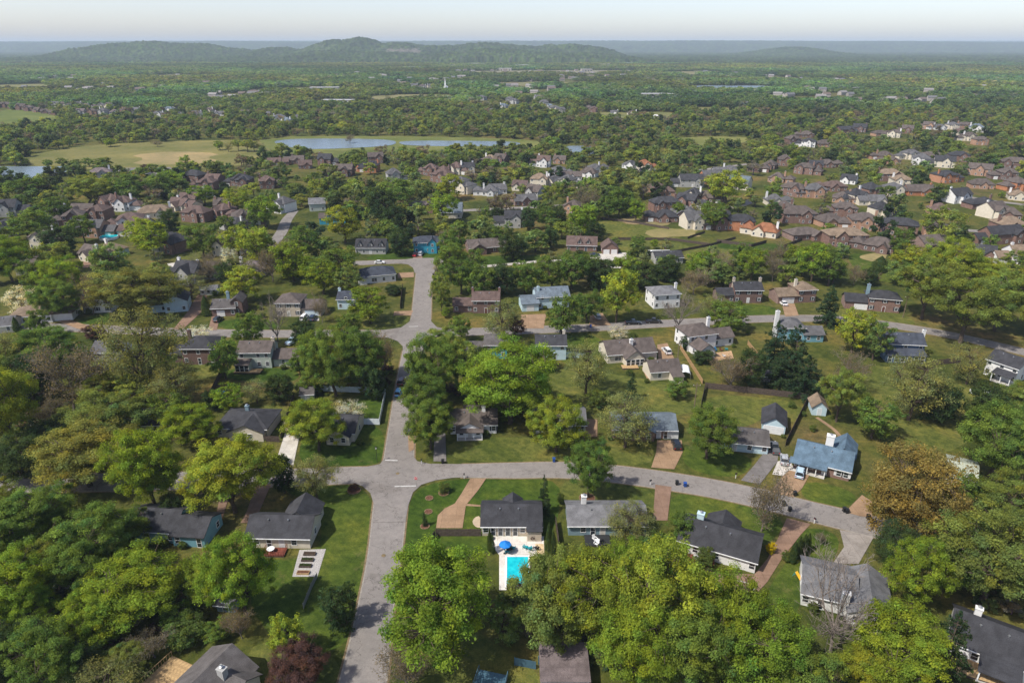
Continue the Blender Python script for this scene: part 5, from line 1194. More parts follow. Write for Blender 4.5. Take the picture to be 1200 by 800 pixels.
def tints(letters, rng):
    T = np.array([TINT[t] for t in letters]); f = rng.normal(1.0, 0.13, (len(T), 1)); g = rng.normal(0, .06, len(T))
    T = T * .85 + .15 * T.mean(1, keepdims=True)
    return np.clip(T * f * np.stack([1 + g, np.ones(len(T)), 1 - g], 1), .01, .7)
pick = {'O': 3, 'S': 5, 'K': 6, 'X': 2, 'D': 4, 'H': 4, 'E': 4}
A = np.array([(c[0], c[1], 0) for c in rest])
instancer('woodland_trees', srcs, A, np.array([(c[2] / 10, c[2] / 10, c[3] / 11) for c in rest]), rs.uniform(0, 6.28, len(rest)), np.array([pick.get(c[4], int(rs.integers(0, 3))) for c in rest]), tints([c[4] for c in rest], rs),
          'spring trees massed among the far houses')

# ---- far woods: stands of some thirty trees each, repeated with other turns and tints
stand_c = bpy.data.collections.new('stand_sources')
lowtrees = []
for i, (st, ncl, per, lf) in enumerate([('round', 24, 11, .9), ('oval', 26, 10, .9), ('dense', 26, 11, .95), ('spread', 22, 11, .85)]):
    _, cr = broadleaf(200 + i, ncl, per, lf, MI, st, 1.35)
    v = np.zeros(len(cr.vertices) * 3, np.float32); cr.vertices.foreach_get('co', v)
    a = np.zeros(len(cr.polygons) * 4, np.float32); cr.attributes['var'].data.foreach_get('color', a)
    lowtrees.append((v.reshape(-1, 3), a.reshape(-1, 4)[:, :3]))
SPREAD = 52.0
FPAL = ['G'] * 6 + ['V'] * 3 + ['S'] * 5 + ['X'] * 6 + ['O'] * 3 + ['K'] * 2 + ['D'] * 3 + ['L'] * 2
for s in range(9):
    rg = np.random.default_rng(300 + s); V, C_ = [], []
    pts = []
    for _ in range(900):
        p = rg.uniform(-SPREAD / 2, SPREAD / 2, 2)
        if all((p[0] - q[0]) ** 2 + (p[1] - q[1]) ** 2 > 34 for q in pts): pts.append(p)
        if len(pts) >= 56: break
    base = np.array(TINT['G'])
    for p in pts:
        v, a = lowtrees[int(rg.integers(len(lowtrees)))]
        w = rg.uniform(6.5, 11.5); h = w * rg.uniform(.7, 1.0) + 1.0; t = rg.uniform(0, 6.28)
        c_, s_ = math.cos(t), math.sin(t)
        vv = np.stack([(v[:, 0] * c_ - v[:, 1] * s_) * w / 10 + p[0], (v[:, 0] * s_ + v[:, 1] * c_) * w / 10 + p[1], v[:, 2] * h / 11], 1)
        tc_ = np.array(TINT[FPAL[int(rg.integers(len(FPAL)))]]) / base * rg.normal(1, .14)
        tc_ = tc_ * .72 + .28 * tc_.mean()
        V.append(vv); C_.append(a * tc_)
    V, C_ = np.concatenate(V), np.concatenate(C_)
    me = mesh_np('stand_%02d' % s, V, np.arange(len(V)).reshape(-1, 4), mats=[MI])
    at = me.attributes.new('var', 'FLOAT_COLOR', 'FACE'); at.data.foreach_set('color', np.concatenate([np.clip(C_, 0, 6), np.ones((len(C_), 1))], 1).astype(np.float32).ravel())
    stand_c.objects.link(bpy.data.objects.new('stand_%02d' % s, me))
# houses too far to tell apart, in loose neighbourhoods
dh = {'white': MB(), 'roof': MB()}; DH = []
for (cx0, cy0, n_, sx) in [(120, 105, 14, 70), (300, 112, 12, 60), (520, 96, 16, 50), (600, 104, 12, 40), (650, 92, 14, 60), (80, 92, 10, 60), (760, 96, 10, 60), (440, 90, 12, 60), (960, 112, 12, 60), (1080, 120, 12, 60), (1130, 100, 10, 60), (900, 88, 10, 80), (560, 84, 14, 60), (680, 86, 14, 50), (240, 96, 10, 60), (1000, 95, 8, 80)]:
    for _ in range(n_):
        px_, py_ = cx0 + rs.normal() * sx * .5, cy0 + rs.normal() * 3.0
        if py_ < 80: continue
        hx, hy = G(px_, py_); DH.append((hx, hy, 9.0)); w_, d_, e_ = rs.uniform(5, 9), rs.uniform(4, 5.5), rs.uniform(3.5, 6)
        ca, sa = math.cos(rs.uniform(-.5, .5)), math.sin(rs.uniform(-.5, .5))
        T3 = lambda pts: [(hx + a_ * ca - b_ * sa, hy + a_ * sa + b_ * ca, c_) for a_, b_, c_ in pts]
        dh['white'].add(T3([(-w_, -d_, -.3), (w_, -d_, -.3), (w_, d_, -.3), (-w_, d_, -.3), (-w_, -d_, e_), (w_, -d_, e_), (w_, d_, e_), (-w_, d_, e_), (-w_, 0, e_ + 3), (w_, 0, e_ + 3)]), [(0, 1, 5, 4), (2, 3, 7, 6), (1, 2, 6, 9, 5), (3, 0, 4, 8, 7)], 0)
        o_ = .5; dh['white'].add(T3([(-w_ - o_, -d_ - o_, e_ - .2), (w_ + o_, -d_ - o_, e_ - .2), (w_ + o_, 0, e_ + 3.1), (-w_ - o_, 0, e_ + 3.1), (w_ + o_, d_ + o_, e_ - .2), (-w_ - o_, d_ + o_, e_ - .2)]), [(0, 1, 2, 3), (3, 2, 4, 5)], int(rs.integers(1, 4)))
plain('far_roof_grey', (.12, .12, .125)); plain('far_roof_brown', (.13, .10, .085)); plain('far_roof_pale', (.2, .19, .185)); plain('far_wall', (.34, .31, .28), var=.4, scale=.02)
struct(link('distant_houses', dh['white'].mesh('distant_houses', M['far_wall'], M['far_roof_grey'], M['far_roof_brown'], M['far_roof_pale'])), 'stuff', 'scattered roofs of houses lost in the far woods')
HP = np.concatenate([HP, np.array(DH)])
FARCLEAR = [c for c in CLEAR if c[:, 1].max() > 900]
P_, S_, T_ = [], [], []
y = 1075.0
while y < 3750:
    sp = 42 if y < 2000 else 50
    half = 0.80 * y + 60
    for x in np.arange(-half, half, sp):
        xx, yy = x + rs.uniform(-10, 10), y + rs.uniform(-10, 10)
        if any(inside(c, xx + dx, yy + dy) for c in FARCLEAR for dx, dy in ((0, 0), (-22, 0), (22, 0), (0, -16), (0, 16))): continue
        if np.any((np.abs(HP[:, 0] - xx * HP[:, 1] / yy) < 22) & (HP[:, 1] - yy > -22) & (HP[:, 1] - yy < np.where(HP[:, 2] == 9.0, 85, 125))): continue
        if rs.random() < 0.10: continue
        P_.append((xx, yy, 0)); s = rs.uniform(.85, 1.15); S_.append((s, s, s * rs.uniform(.85, 1.15)))
        cl = float(vnoise(np.array(xx), np.array(yy), 260, 61)) * .6 + float(vnoise(np.array(xx), np.array(yy), 90, 62)) * .4
        b = (0.45 + 1.05 * cl) * rs.uniform(.85, 1.15); g = rs.normal(0, .07) + .5 * (float(vnoise(np.array(xx), np.array(yy), 330, 63)) - .5)
        T_.append((TINT['G'][0] * b * (1 + g) * .9, TINT['G'][1] * b * .94, (TINT['G'][2] + .012) * b * (1 - g)))
    y += sp
n = len(P_); print('stands', n)
instancer('distant_woodland', stand_c, np.array(P_), np.array(S_), rs.uniform(0, 6.28, n), rs.integers(0, 9, n), np.array(T_), 'unbroken spring woodland reaching to the hills')
# single far trees round the far houses and along the edges of clearings
P_, S_, I_, T_ = [], [], [], []
for hx, hy, hr in HP[(HP[:, 1] > 780) & (HP[:, 2] != 9.0)]:
    for _ in range(7):
        a = rs.uniform(0, 6.28); d = rs.uniform(hr + 3, hr + 26); xx, yy = hx + math.cos(a) * d * 1.2, hy + abs(math.sin(a)) * d * (1 if rs.random() < .8 else -1)
        if not free(xx, yy, 2, 0) or (in_front_of_house(xx, yy, 60) and rs.random() < .8): continue
        w = rs.uniform(6, 12); P_.append((xx, yy, 0)); S_.append((w / 10, w / 10, w * rs.uniform(.8, 1.2) / 11)); T_.append(PAL[int(rs.integers(len(PAL)))]); I_.append(int(rs.integers(0, NSRC)))
instancer('yard_trees', srcs, np.array(P_), np.array(S_), rs.uniform(0, 6.28, len(P_)), np.array(I_), tints(T_, rs), 'small yard trees round the farthest houses')

# ------------------------------------------------------------------ hills: wooded terrain from 3.6 km to the skyline
crest = [(-60, 66), (0, 63), (40, 60), (75, 55.5), (100, 51), (125, 49.5), (170, 48), (200, 50), (225, 48.7), (250, 51.5), (275, 53.5), (300, 52.5), (320, 51), (350, 54), (372, 50.5), (390, 48), (425, 46.6), (445, 49), (465, 48.5), (500, 50.5), (530, 50.5), (560, 48.5), (600, 50), (630, 50.6),
         (665, 50.2), (690, 49.6), (720, 52), (745, 57.5), (775, 63), (800, 70)]
cx_, cy_ = np.array([c[0] for c in crest], float), np.array([c[1] for c in crest], float)
def terrain(x, y):
    px = 600 + FPX * x / (4800 * CT)
    top = -34 + CAM_H + (52.7 - (50.6 + (np.interp(px, cx_, cy_) - 50.6) * 2.0)) * 4800 / FPX / 0.92 + 18 * (vnoise(x, y * 0, 130, 16) - .5) + 7 * (vnoise(x, y * 0, 48, 17) - .5)
    top = np.where((px < -60) | (px > 800), 0, np.maximum(top, 0))
    d = (y - 4800 - 120 * (vnoise(x, y * 0, 900, 3) - .5)) / np.where(y < 4800, 640, 1200)
    r = np.clip(1 - d * d, 0, 1) ** 1.2
    rough = 0.75 * vnoise(x + .6 * y, y * .6, 420, 1) + 0.45 * vnoise(x, y, 170, 2)
    h = top * r * (1 - np.clip(1.25 * (1 - r), 0, 1) * rough) + 14 * r * (vnoise(x, y, 110, 4) - .5)
    fr = np.clip(1 - ((y - 4150 - 260 * (vnoise(x, y * 0, 700, 13) - .5)) / 480) ** 2, 0, 1)
    h = np.maximum(h, np.where((px < -60) | (px > 800), 0, top * .62) * fr * np.clip(1.5 * vnoise(x, y * .25, 520, 14) - .25, 0, 1) * (.85 + .3 * vnoise(x, y, 120, 15)))
    # low outlying hill, and the long far ridges
    h = np.maximum(h, 66 * np.exp(-((x - 2350) / 330) ** 2 - ((y - 6200) / 500) ** 2) * (0.9 + .2 * vnoise(x, y, 200, 5)))
    h = np.maximum(h, np.clip(1 - ((y - 11500) / 2600) ** 2, 0, 1) * (104 + 34 * vnoise(x, y * .2, 2600, 7) + 10 * vnoise(x, y, 700, 8)))
    h = np.maximum(h, np.clip(1 - ((y - 16500) / 2600) ** 2, 0, 1) * (142 + 26 * vnoise(x, y * .2, 3800, 9)))
    return h
NX, ys = 760, [3700.0]
while ys[-1] < 19000: ys.append(ys[-1] * (1.0042 if ys[-1] < 6500 else 1.010))
ys = np.array(ys); us = np.linspace(-0.83, 0.83, NX)
X, Yg = np.meshgrid(us, ys); X = X * Yg
X += RNG.uniform(-.4, .4, X.shape) * Yg * (1.66 / NX); Yj = Yg + RNG.uniform(-.3, .3, X.shape) * Yg * 0.004
Z = terrain(X, Yj) + 4 + RNG.uniform(0, 1, X.shape) ** 1.5 * 12 + 3 * vnoise(X, Yj, 45, 21)
Z[0] = -1
ny = len(ys); idx = np.arange(ny * NX).reshape(ny, NX)
Q = np.stack([idx[:-1, :-1], idx[:-1, 1:], idx[1:, 1:], idx[1:, :-1]], -1).reshape(-1, 4)
m, nt, b = mat('hill_woodland', 0.95, 0.05)
at = nt.nodes.new('ShaderNodeAttribute'); at.attribute_name = 'shaded_tree_tint'; setc(nt, b, at.outputs['Color']); M['hill'] = m
me = mesh_np('hills', np.stack([X, Yj, Z], -1).reshape(-1, 3), Q, mats=[m])
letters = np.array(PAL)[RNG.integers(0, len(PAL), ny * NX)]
T = np.array([TINT[t] for t in letters]) * np.array([0.21, 0.25, 0.34]) * (0.35 + 1.3 * RNG.random((ny * NX, 1))) * (0.8 + .5 * vnoise(X, Yj, 140, 31).reshape(-1, 1))  # crown self-shadow and blue haze put into the tints: darker and cooler
# a quarry face on the middle hill
qx, qy = proj(X, Yj, Z)
qm = (np.abs(qx - 472) < 14 + 9 * vnoise(X, Yj, 60, 41)) & (np.abs(qy - 59) < 1.2 + 2.6 * vnoise(X, Yj * 0, 90, 42)) & (Yg < 4800) & (vnoise(X * .2, Yj, 22, 43) > .3)
T[qm.ravel()] = np.array([0.15, 0.135, 0.115]) * (.7 + .5 * RNG.random((int(qm.sum()), 1)))
at = me.attributes.new('shaded_tree_tint', 'FLOAT_COLOR', 'POINT'); at.data.foreach_set('color', np.concatenate([T, np.ones((len(T), 1))], 1).astype(np.float32).ravel())
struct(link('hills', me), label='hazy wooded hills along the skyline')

# ------------------------------------------------------------------ undergrowth and litter below the near woods
BRUSH = [
    ([(-20, 590), (60, 580), (140, 640), (240, 690), (300, 735), (230, 745), (190, 765), (140, 810), (-20, 820)], 260), ([(560, 715), (680, 660), (790, 665), (850, 705), (930, 770), (930, 815), (700, 815), (640, 750)], 260),
    ([(1085, 610), (1200, 585), (1210, 735), (1110, 700)], 160), ([(1000, 745), (1100, 730), (1110, 815), (1000, 815)], 70), ([(-20, 400), (90, 425), (205, 470), (240, 478), (150, 505), (-20, 540)], 300), ([(340, 425), (460, 420), (465, 460), (350, 462)], 120),
    ([(500, 425), (560, 430), (650, 470), (640, 490), (500, 500)], 110), ([(1090, 530), (1200, 500), (1200, 580), (1130, 560)], 60), ([(1100, 320), (1210, 330), (1210, 390), (1080, 370)], 110), ([(840, 440), (960, 440), (950, 462), (850, 455)], 70),
    ([(300, 340), (480, 330), (470, 372), (300, 350)], 80), ([(-10, 340), (140, 340), (140, 372), (-10, 380)], 60), ([(270, 560), (345, 560), (300, 620), (240, 620)], 20), ([(130, 540), (250, 540), (255, 556), (130, 556)], 50), ([(-10, 545), (100, 540), (100, 556), (-10, 556)], 40),
    ([(275, 735), (350, 760), (330, 790), (290, 760)], 26), ([(480, 765), (500, 790), (470, 815), (455, 815)], 14)]
P_, S_, I_, T_ = [], [], [], []
for poly, n in BRUSH:
    pg = np.array([G(*p) for p in poly]); lo, hi = pg.min(0), pg.max(0); k = 0
    for _ in range(n * 6):
        q = rs.uniform(lo, hi)
        if k >= n: break
        if not inside(pg, *q) or np.any((ROADPTS[:, 0] - q[0]) ** 2 + (ROADPTS[:, 1] - q[1]) ** 2 < (ROADPTS[:, 2] + 1.5) ** 2) or np.any((HP[:, 0] - q[0]) ** 2 + (HP[:, 1] - q[1]) ** 2 < (HP[:, 2] * .85) ** 2): continue
        k += 1; w = rs.uniform(.9, 3.0); P_.append((q[0], q[1], -.15)); S_.append((w / 10, w / 10, w * rs.uniform(.5, .9) / 11)); I_.append(int(rs.choice([0, 1, 2, 4, 5, 6]))); T_.append(str(rs.choice(['G', 'D', 'D', 'H', 'K', 'S', 'O', 'V', 'P'])))
instancer('undergrowth', srcs, np.array(P_), np.array(S_), rs.uniform(0, 6.28, len(P_)), np.array(I_), tints(T_, rs), 'tangled brush and saplings below the near trees')

# ------------------------------------------------------------------ vehicles
def prof_body(mb, prof, hw, inset=0.0, m=0):
    """side outline (x, z) given width hw, narrowed by inset above the belt line"""
    n = len(prof); zs = max(p[1] for p in prof)
    V = []
    for sgn in (-1, 1):
        for x, z in prof: V.append((x, sgn * (hw - inset * max(0, (z - 0.85)) / 0.7), z))
    F = [tuple(range(n))[::-1], tuple(range(n, 2 * n))] + [(i, (i + 1) % n, n + (i + 1) % n, n + i) for i in range(n)]
    mb.add(V, F, m)
CAR = {}
def car_meshes(kind):
    if kind in CAR: return CAR[kind]
    L, Hh = {'sedan': (4.6, 1.45), 'suv': (4.7, 1.72), 'pickup': (5.6, 1.85), 'van': (5.0, 1.85)}[kind]
    h = L / 2
    b = MB(); c = MB(); rf = MB()
    prof_body(b, [(-h, .35), (-h, .8), (-h + .15, .92), (h - 1.1, .95), (h - .15, .78), (h, .62), (h, .35), (h - .25, .25), (-h + .25, .25)], .9, .1)
    if kind == 'sedan': pr = [(-h + .55, .93), (-h + 1.15, Hh - .05), (h - 2.1, Hh - .05), (h - 1.15, .95)]
    elif kind == 'suv': pr = [(-h + .12, .93), (-h + .4, Hh - .05), (h - 2.0, Hh - .05), (h - 1.15, .95)]
    elif kind == 'van': pr = [(-h + .05, .93), (-h + .15, Hh - .05), (h - 1.7, Hh - .05), (h - .85, .95)]
    else: pr = [(-h + 2.1, .93), (-h + 2.2, Hh - .05), (h - 2.3, Hh - .05), (h - 1.4, .95)]
    prof_body(c, pr, .86, .22)
    x0, x1 = pr[1][0], pr[2][0]
    rf.box(x0 - .03, -.62, Hh - .06, x1 + .05, .62, Hh)
    for sx in (x0, (x0 + x1) / 2, x1):
        for sy in (-1, 1): rf.box(sx - .05, sy * .72 - .07, .9, sx + .05, sy * .72 + .05, Hh - .04)
    if kind == 'pickup':
        b.box(-h + .05, -.88, .9, -h + 2.0, -.8, 1.15); b.box(-h + .05, .8, .9, -h + 2.0, .88, 1.15); b.box(-h, -.88, .9, -h + .07, .88, 1.15)
    wh = MB().tube((0, -.11, 0), (0, .11, 0), .34, .34, 14)
    rim = MB().tube((0, -.125, 0), (0, .125, 0), .21, .21, 10)
    CAR[kind] = (L, Hh, b.mesh('body', M['car_paint']), c.mesh('cabin_glass', M['glass']), rf.mesh('roof_panel', M['car_paint']), wh.mesh('wheel', M['rubber']), rim.mesh('rim', M['steel']),
                 MB().box(-.03, -.18, -.07, .03, .18, .07).mesh('headlight', M['lamp_clear']), MB().box(-.03, -.15, -.1, .03, .15, .1).mesh('taillight', M['lamp_red']))
    return CAR[kind]
def car(px, py, ang, kind, color, label, name='parked_car', cat='car', group='parked vehicles'):
    L, Hh, b, c, rf, wh, rim, hl, tl = car_meshes(kind)
    x, y = G(px, py); o = empty(name, (x, y, 0.13), R(ang))
    link('body', b, o, color=color); link('cabin_glass', c, o); link('roof_panel', rf, o, color=color)
    for sx in (-1, 1):
        for sy in (-1, 1):
            w = link('wheel', wh, o, (sx * L * .31, sy * .82, .34)); link('rim', rim, w)
    for sy in (-1, 1):
        link('headlight', hl, o, (L / 2 - .02, sy * .62, .68)); link('taillight', tl, o, (-L / 2 - .01, sy * .68, .72))
    return tag(o, label, cat, group)
WHT, SIL, BLK, DBL, PBL, RED, GRY = (.75, .75, .75), (.38, .40, .42), (.012, .013, .015), (.02, .04, .09), (.42, .55, .66), (.4, .015, .02), (.10, .105, .11)
for a in [
    (468, 462, 84, 'suv', (.05, .26, .5), 'light blue car parked at the kerb of the joining street'), (471, 449, 84, 'suv', (.07, .02, .02), 'dark red car parked behind the light blue car'),
    (481, 505, 85, 'sedan', BLK, 'black car parked on the gravel shoulder under trees'), (781, 413, 100, 'suv', WHT, 'white car in the drive of the sunroom house'),
    (742, 380, 2, 'pickup', BLK, 'black pickup truck parked on the long street', 'pickup_truck', 'truck'), (766, 378.5, 2, 'pickup', (.03, .025, .022), 'dark pickup with open bed right of the black pickup', 'pickup_truck', 'truck'),
    (700, 373, 98, 'suv', SIL, 'silver car in a driveway by the green tree'), (917.5, 357, 95, 'sedan', WHT, 'white car before the white garage wing'),
    (907, 527, 80, 'pickup', GRY, 'grey pickup truck beside the small pale blue house', 'pickup_truck', 'truck'), (918.5, 541, 72, 'sedan', SIL, 'silver car on the concrete pad'),
    (937, 556, 63, 'suv', PBL, 'pale blue car on the tan drive of the blue-roofed brick house'), (792, 523, 88, 'suv', BLK, 'black car outside the blue-grey duplex'),
    (357, 374, 86, 'van', WHT, 'white van before the garage of the tan house'), (367, 374.5, 86, 'suv', DBL, 'dark blue car beside the white van'), (343, 402, 70, 'pickup', PBL, 'pale pickup beside the pale green house'),
    (256, 376, 84, 'suv', BLK, 'dark car in the drive of the tall-chimney house'), (445, 309, 2, 'sedan', WHT, 'white car on the street near the far junction'), (486.5, 300, 85, 'sedan', RED, 'red car outside the turquoise-blue house'),
    (493, 299, 85, 'suv', WHT, 'white car beside the red car'), (742, 300.5, 2, 'pickup', BLK, 'black truck on the concrete forecourt', 'pickup_truck', 'truck'), (697, 300, 4, 'sedan', DBL, 'dark car beside the red-roofed brick house')]: car(*a)
pl = [WHT, SIL, DBL, (.05, .3, .5), BLK, WHT, GRY, SIL, WHT, RED]
for i in range(10):
    car(142 + i * 6.4, 201.5 + (i % 2) * 2.6, 80, 'sedan', pl[i], '%s car in the parking lot by the field, %s in the row' % (('white', 'silver', 'dark blue', 'light blue', 'black', 'white', 'grey', 'silver', 'white', 'red')[i], ordinal(i + 1, 10)), group='cars in the far parking lot')
# the coach
x, y = G(772, 302); o = empty('coach', (x, y, .1), R(3))
link('body', MB().prism([(-5.3, .4), (5.2, .4), (5.3, 1.6), (5.1, 3.2), (-5.3, 3.25)], 'y', -1.2, 1.2).mesh('body', M['white_paint']), o)
for i in range(6): link('side_window', MB().box(-.68, -.03, 0, .68, .03, .9).mesh('side_window', M['glass']), o, (-4.3 + i * 1.55, -1.22, 1.75))
link('windscreen', MB().box(-.03, -1.05, 0, .03, 1.05, 1.2).mesh('windscreen', M['glass']), o, (5.27, 0, 1.55))
link('stripe', MB().box(-5.1, -.02, 0, 5.0, .02, .3).mesh('stripe', M['teal_plastic']), o, (0, -1.22, 1.1))
for sx in (-3.2, 3.4):
    for sy in (-1, 1): link('wheel', MB().tube((0, -.14, 0), (0, .14, 0), .48, .48, 14).mesh('wheel', M['rubber']), o, (sx, sy * 1.1, .48))
tag(o, 'long white coach parked beyond the red-roofed house', 'coach')
# boat on the lawn
x, y = G(1148, 462); o = empty('boat', (x, y, 0), R(-8))
link('hull', MB().add([(-2.4, -.8, .4), (1.4, -.85, .4), (2.6, 0, .5), (1.4, .85, .4), (-2.4, .8, .4), (-2.4, -1, 1.1), (1.5, -1.05, 1.15), (3.0, 0, 1.3), (1.5, 1.05, 1.15), (-2.4, 1, 1.1)],
     [(0, 1, 2, 3, 4), (0, 5, 6, 1), (1, 6, 7, 2), (2, 7, 8, 3), (3, 8, 9, 4), (4, 9, 5, 0), (5, 9, 8, 7, 6)]).mesh('hull', M['white_paint']), o)
link('windshield', MB().add([(.4, -.8, 1.12), (.4, .8, 1.12), (0, .7, 1.6), (0, -.7, 1.6)], [(0, 1, 2, 3)]).mesh('windshield', M['glass']), o)
for sy in (-1, 1): link('trailer_wheel', MB().tube((-.5, sy * .9 - .1, .3), (-.5, sy * .9 + .1, .3), .3, .3, 12).mesh('trailer_wheel', M['rubber']), o)
tag(o, 'small white boat on a trailer on the right lawn', 'boat')

# ------------------------------------------------------------------ fences: panels and posts
def fence(pts, h, matname, label, color=None, step=2.4, name='fence'):
    W = [np.array(G(*p)) for p in pts]; root = None
    post = MB().box(-.06, -.06, -.2, .06, .06, h + .12).mesh('post', M[matname])
    for a, b in zip(W, W[1:]):
        L = np.linalg.norm(b - a); n = max(1, round(L / step)); rz = math.atan2(*(b - a)[::-1]); pw = L / n
        pn = MB(); nb = 6
        for i in range(nb): pn.box(-pw/2 + pw * i/nb + .01, -.02 + (.012 if i % 2 else 0), .05, -pw/2 + pw * (i + 1)/nb - .01, .02 + (.012 if i % 2 else 0), h - (.04 if i % 2 else 0))
        pn.box(-pw/2, .034, .35, pw/2, .075, .45); pn.box(-pw/2, .034, h - .4, pw/2, .075, h - .3)
        pm = pn.mesh('panel', M[matname])
        if root is None: root = empty(name, (*a, 0)); base = a
        for i in range(n):
            c = a + (b - a) * (i + .5) / n - base; link('panel', pm, root, (*c, 0), rz, color)
            q = a + (b - a) * i / n - base; link('post', post, root, (*q, 0), rz, color)
    return tag(root, label, 'fence')
for a in [
    ([(826, 455), (947, 468)], 1.9, 'dark_fence_wood', 'dark wooden fence along the back of the garage yard'), ([(826, 456), (821, 478)], 1.9, 'dark_fence_wood', 'short dark fence closing the left of the garage yard'),
    ([(947, 469), (920, 523)], 1.9, 'dark_fence_wood', 'dark fence between the garage and the blue-roofed house'), ([(511, 628), (564, 628)], 1.8, 'dark_fence_wood', 'brown fence left of the pool house'),
    ([(503, 642), (510, 629)], 1.8, 'dark_fence_wood', 'short brown fence turning from the pool house drive'), ([(594, 692), (624, 692)], 1.7, 'dark_fence_wood', 'dark fence at the end of the swimming pool'),
    ([(345, 466), (329, 514)], 1.8, 'dark_fence_wood', 'dark fence beside the white driveway'), ([(306, 517), (328, 518)], 1.7, 'dark_fence_wood', 'low brown fence right of the cream hipped ranch'),
    ([(261, 437), (242, 476)], 2.0, 'dark_fence_wood', 'dark fence between the dark brick and pale green houses'), ([(1092, 428), (1125, 425)], 1.8, 'dark_fence_wood', 'grey fence left of the right-edge white house'),
    ([(472, 337), (469, 362)], 1.9, 'dark_fence_wood', 'dark fence along the upper street'), ([(1181, 550), (1204, 522)], 1.9, 'dark_fence_wood', 'dark fence at the right edge'),
    ([(720, 281), (785, 281.5), (832, 288)], 1.3, 'dark_fence_wood', 'long dark fence behind the red-roofed house'), ([(786, 297), (832, 288.5), (862, 280)], 1.3, 'dark_fence_wood', 'dark fence beyond the coach'),
    ([(705, 257), (745, 262), (784, 269)], 1.3, 'dark_fence_wood', 'dark fence below the bare earth patch'), ([(806, 280), (826, 273)], 1.3, 'dark_fence_wood', 'short dark fence at the tan dry patch'),
    ([(840, 284), (880, 290), (898, 285)], 1.7, 'dark_fence_wood', 'dark fence round a green back yard'), ([(918, 291), (940, 282)], 1.7, 'dark_fence_wood', 'dark fence beside the big brick house'), ([(980, 299), (998, 290)], 1.7, 'dark_fence_wood', 'dark fence left of the tan bare yard'),
    ([(1145, 323), (1163, 313)], 1.7, 'dark_fence_wood', 'dark fence by the red brick houses at right'),
    ([(797, 409), (823, 450)], 1.6, 'new_fence_wood', 'new tan wooden fence beside the large white house'), ([(876, 404), (895, 428)], 1.6, 'new_fence_wood', 'new tan fence in front of the pines'), ([(907, 452), (921, 457)], 1.6, 'new_fence_wood', 'short tan fence right of the little grey shed'),
    ([(419, 497), (445, 497.5)], 1.8, 'paint', 'white vinyl fence facing the street corner', (.62, .68, .70)), ([(445, 497), (452, 461)], 1.8, 'paint', 'white vinyl fence along the joining street', (.62, .68, .70)), ([(370, 458), (451, 461)], 1.8, 'paint', 'white vinyl fence behind the dark trees', (.5, .58, .6)),
    ([(337, 499), (352, 498)], 1.8, 'paint', 'white vinyl gate fence at the white driveway', (.62, .68, .70)),
    ([(603, 779), (628, 784)], 1.7, 'paint', 'blue painted fence panels under the big tree', (.05, .105, .14)), ([(631, 778), (644, 782)], 1.7, 'paint', 'blue fence panel against the mauve-roofed shed', (.05, .105, .14)),
    ([(365, 690), (372, 676)], 1.2, 'paint', 'pale low fence below the gravel garden', (.2, .21, .19)), ([(356, 713), (365, 690)], 1.2, 'paint', 'pale low fence running down the side lawn', (.2, .21, .19)),
    ([(651, 614), (655, 642)], 1.8, 'dark_fence_wood', 'brown fence between the pool house and the grey-blue house')]: fence(*a)

# ------------------------------------------------------------------ pool yard
struct(sheet('patio', [(577, 628), (637, 628), (638, 651), (621, 652), (621, 691), (585, 691), (585, 650), (577, 640)], 0.03, M['drive'], color=(.60, .575, .53), label='pale concrete patio round the swimming pool', clear=False))
x0, y0 = G(593.5, 686.5); x1, y1 = G(620.5, 652.5); w2 = (G(594, 670)[0], G(619.5, 670)[0]); cx, cy = (w2[0] + w2[1]) / 2, (y0 + y1) / 2; hw, hd = (w2[1] - w2[0]) / 2, (y1 - y0) / 2
o = empty('swimming_pool', (cx, cy, 0.03))
c = MB(); c.box(-hw - .3, -hd - .3, 0, hw + .3, -hd, .12); c.box(-hw - .3, hd, 0, hw + .3, hd + .3, .12); c.box(-hw - .3, -hd, 0, -hw, hd, .12); c.box(hw, -hd, 0, hw + .3, hd, .12)
link('coping', c.mesh('coping', M['white_paint']), o)
link('water', MB().box(-hw, -hd, 0, hw, hd, .06).mesh('water', M['pool']), o)
link('pool_step', MB().box(-hw + .3, hd - 1.3, .06, hw - 1.4, hd - .02, .075).mesh('pool_step', M['pool']), o)
link('handrail', MB().tube((-.5, hd + .4, 0), (-.5, hd + .1, .9), .03).tube((-.5, hd + .1, .9), (-.5, hd - .5, .3), .03).mesh('handrail', M['steel']), o)
tag(o, 'bright turquoise rectangular swimming pool behind the charcoal-roofed house', 'swimming pool')
x, y = G(592, 648); o = empty('patio_umbrella', (x, y, .03))
cn = MB(); n = 8
cn.add([(0, 0, 2.7)] + [(1.2 * math.cos(i * math.pi / 4), 1.2 * math.sin(i * math.pi / 4), 2.15) for i in range(8)] + [(1.2 * math.cos(i * math.pi / 4), 1.2 * math.sin(i * math.pi / 4), 2.0) for i in range(8)],
       [(0, 1 + i, 1 + (i + 1) % 8) for i in range(8)] + [(1 + i, 9 + i, 9 + (i + 1) % 8, 1 + (i + 1) % 8) for i in range(8)])
link('canopy', cn.mesh('canopy', M['umbrella_blue']), o); link('pole', MB().cone((0, 0), .04, .04, 0, 2.7, 8).mesh('pole', M['steel']), o); link('base', MB().cone((0, 0), .35, .25, 0, .12, 12).mesh('base', M['dark_furniture']), o)
tag(o, 'open blue patio umbrella by the pool', 'umbrella')
x, y = G(597, 645.5); o = empty('patio_table', (x, y, .03))
link('table_top', MB().cone((0, 0), .7, .7, .70, .74, 16).mesh('table_top', M['dark_furniture']), o)
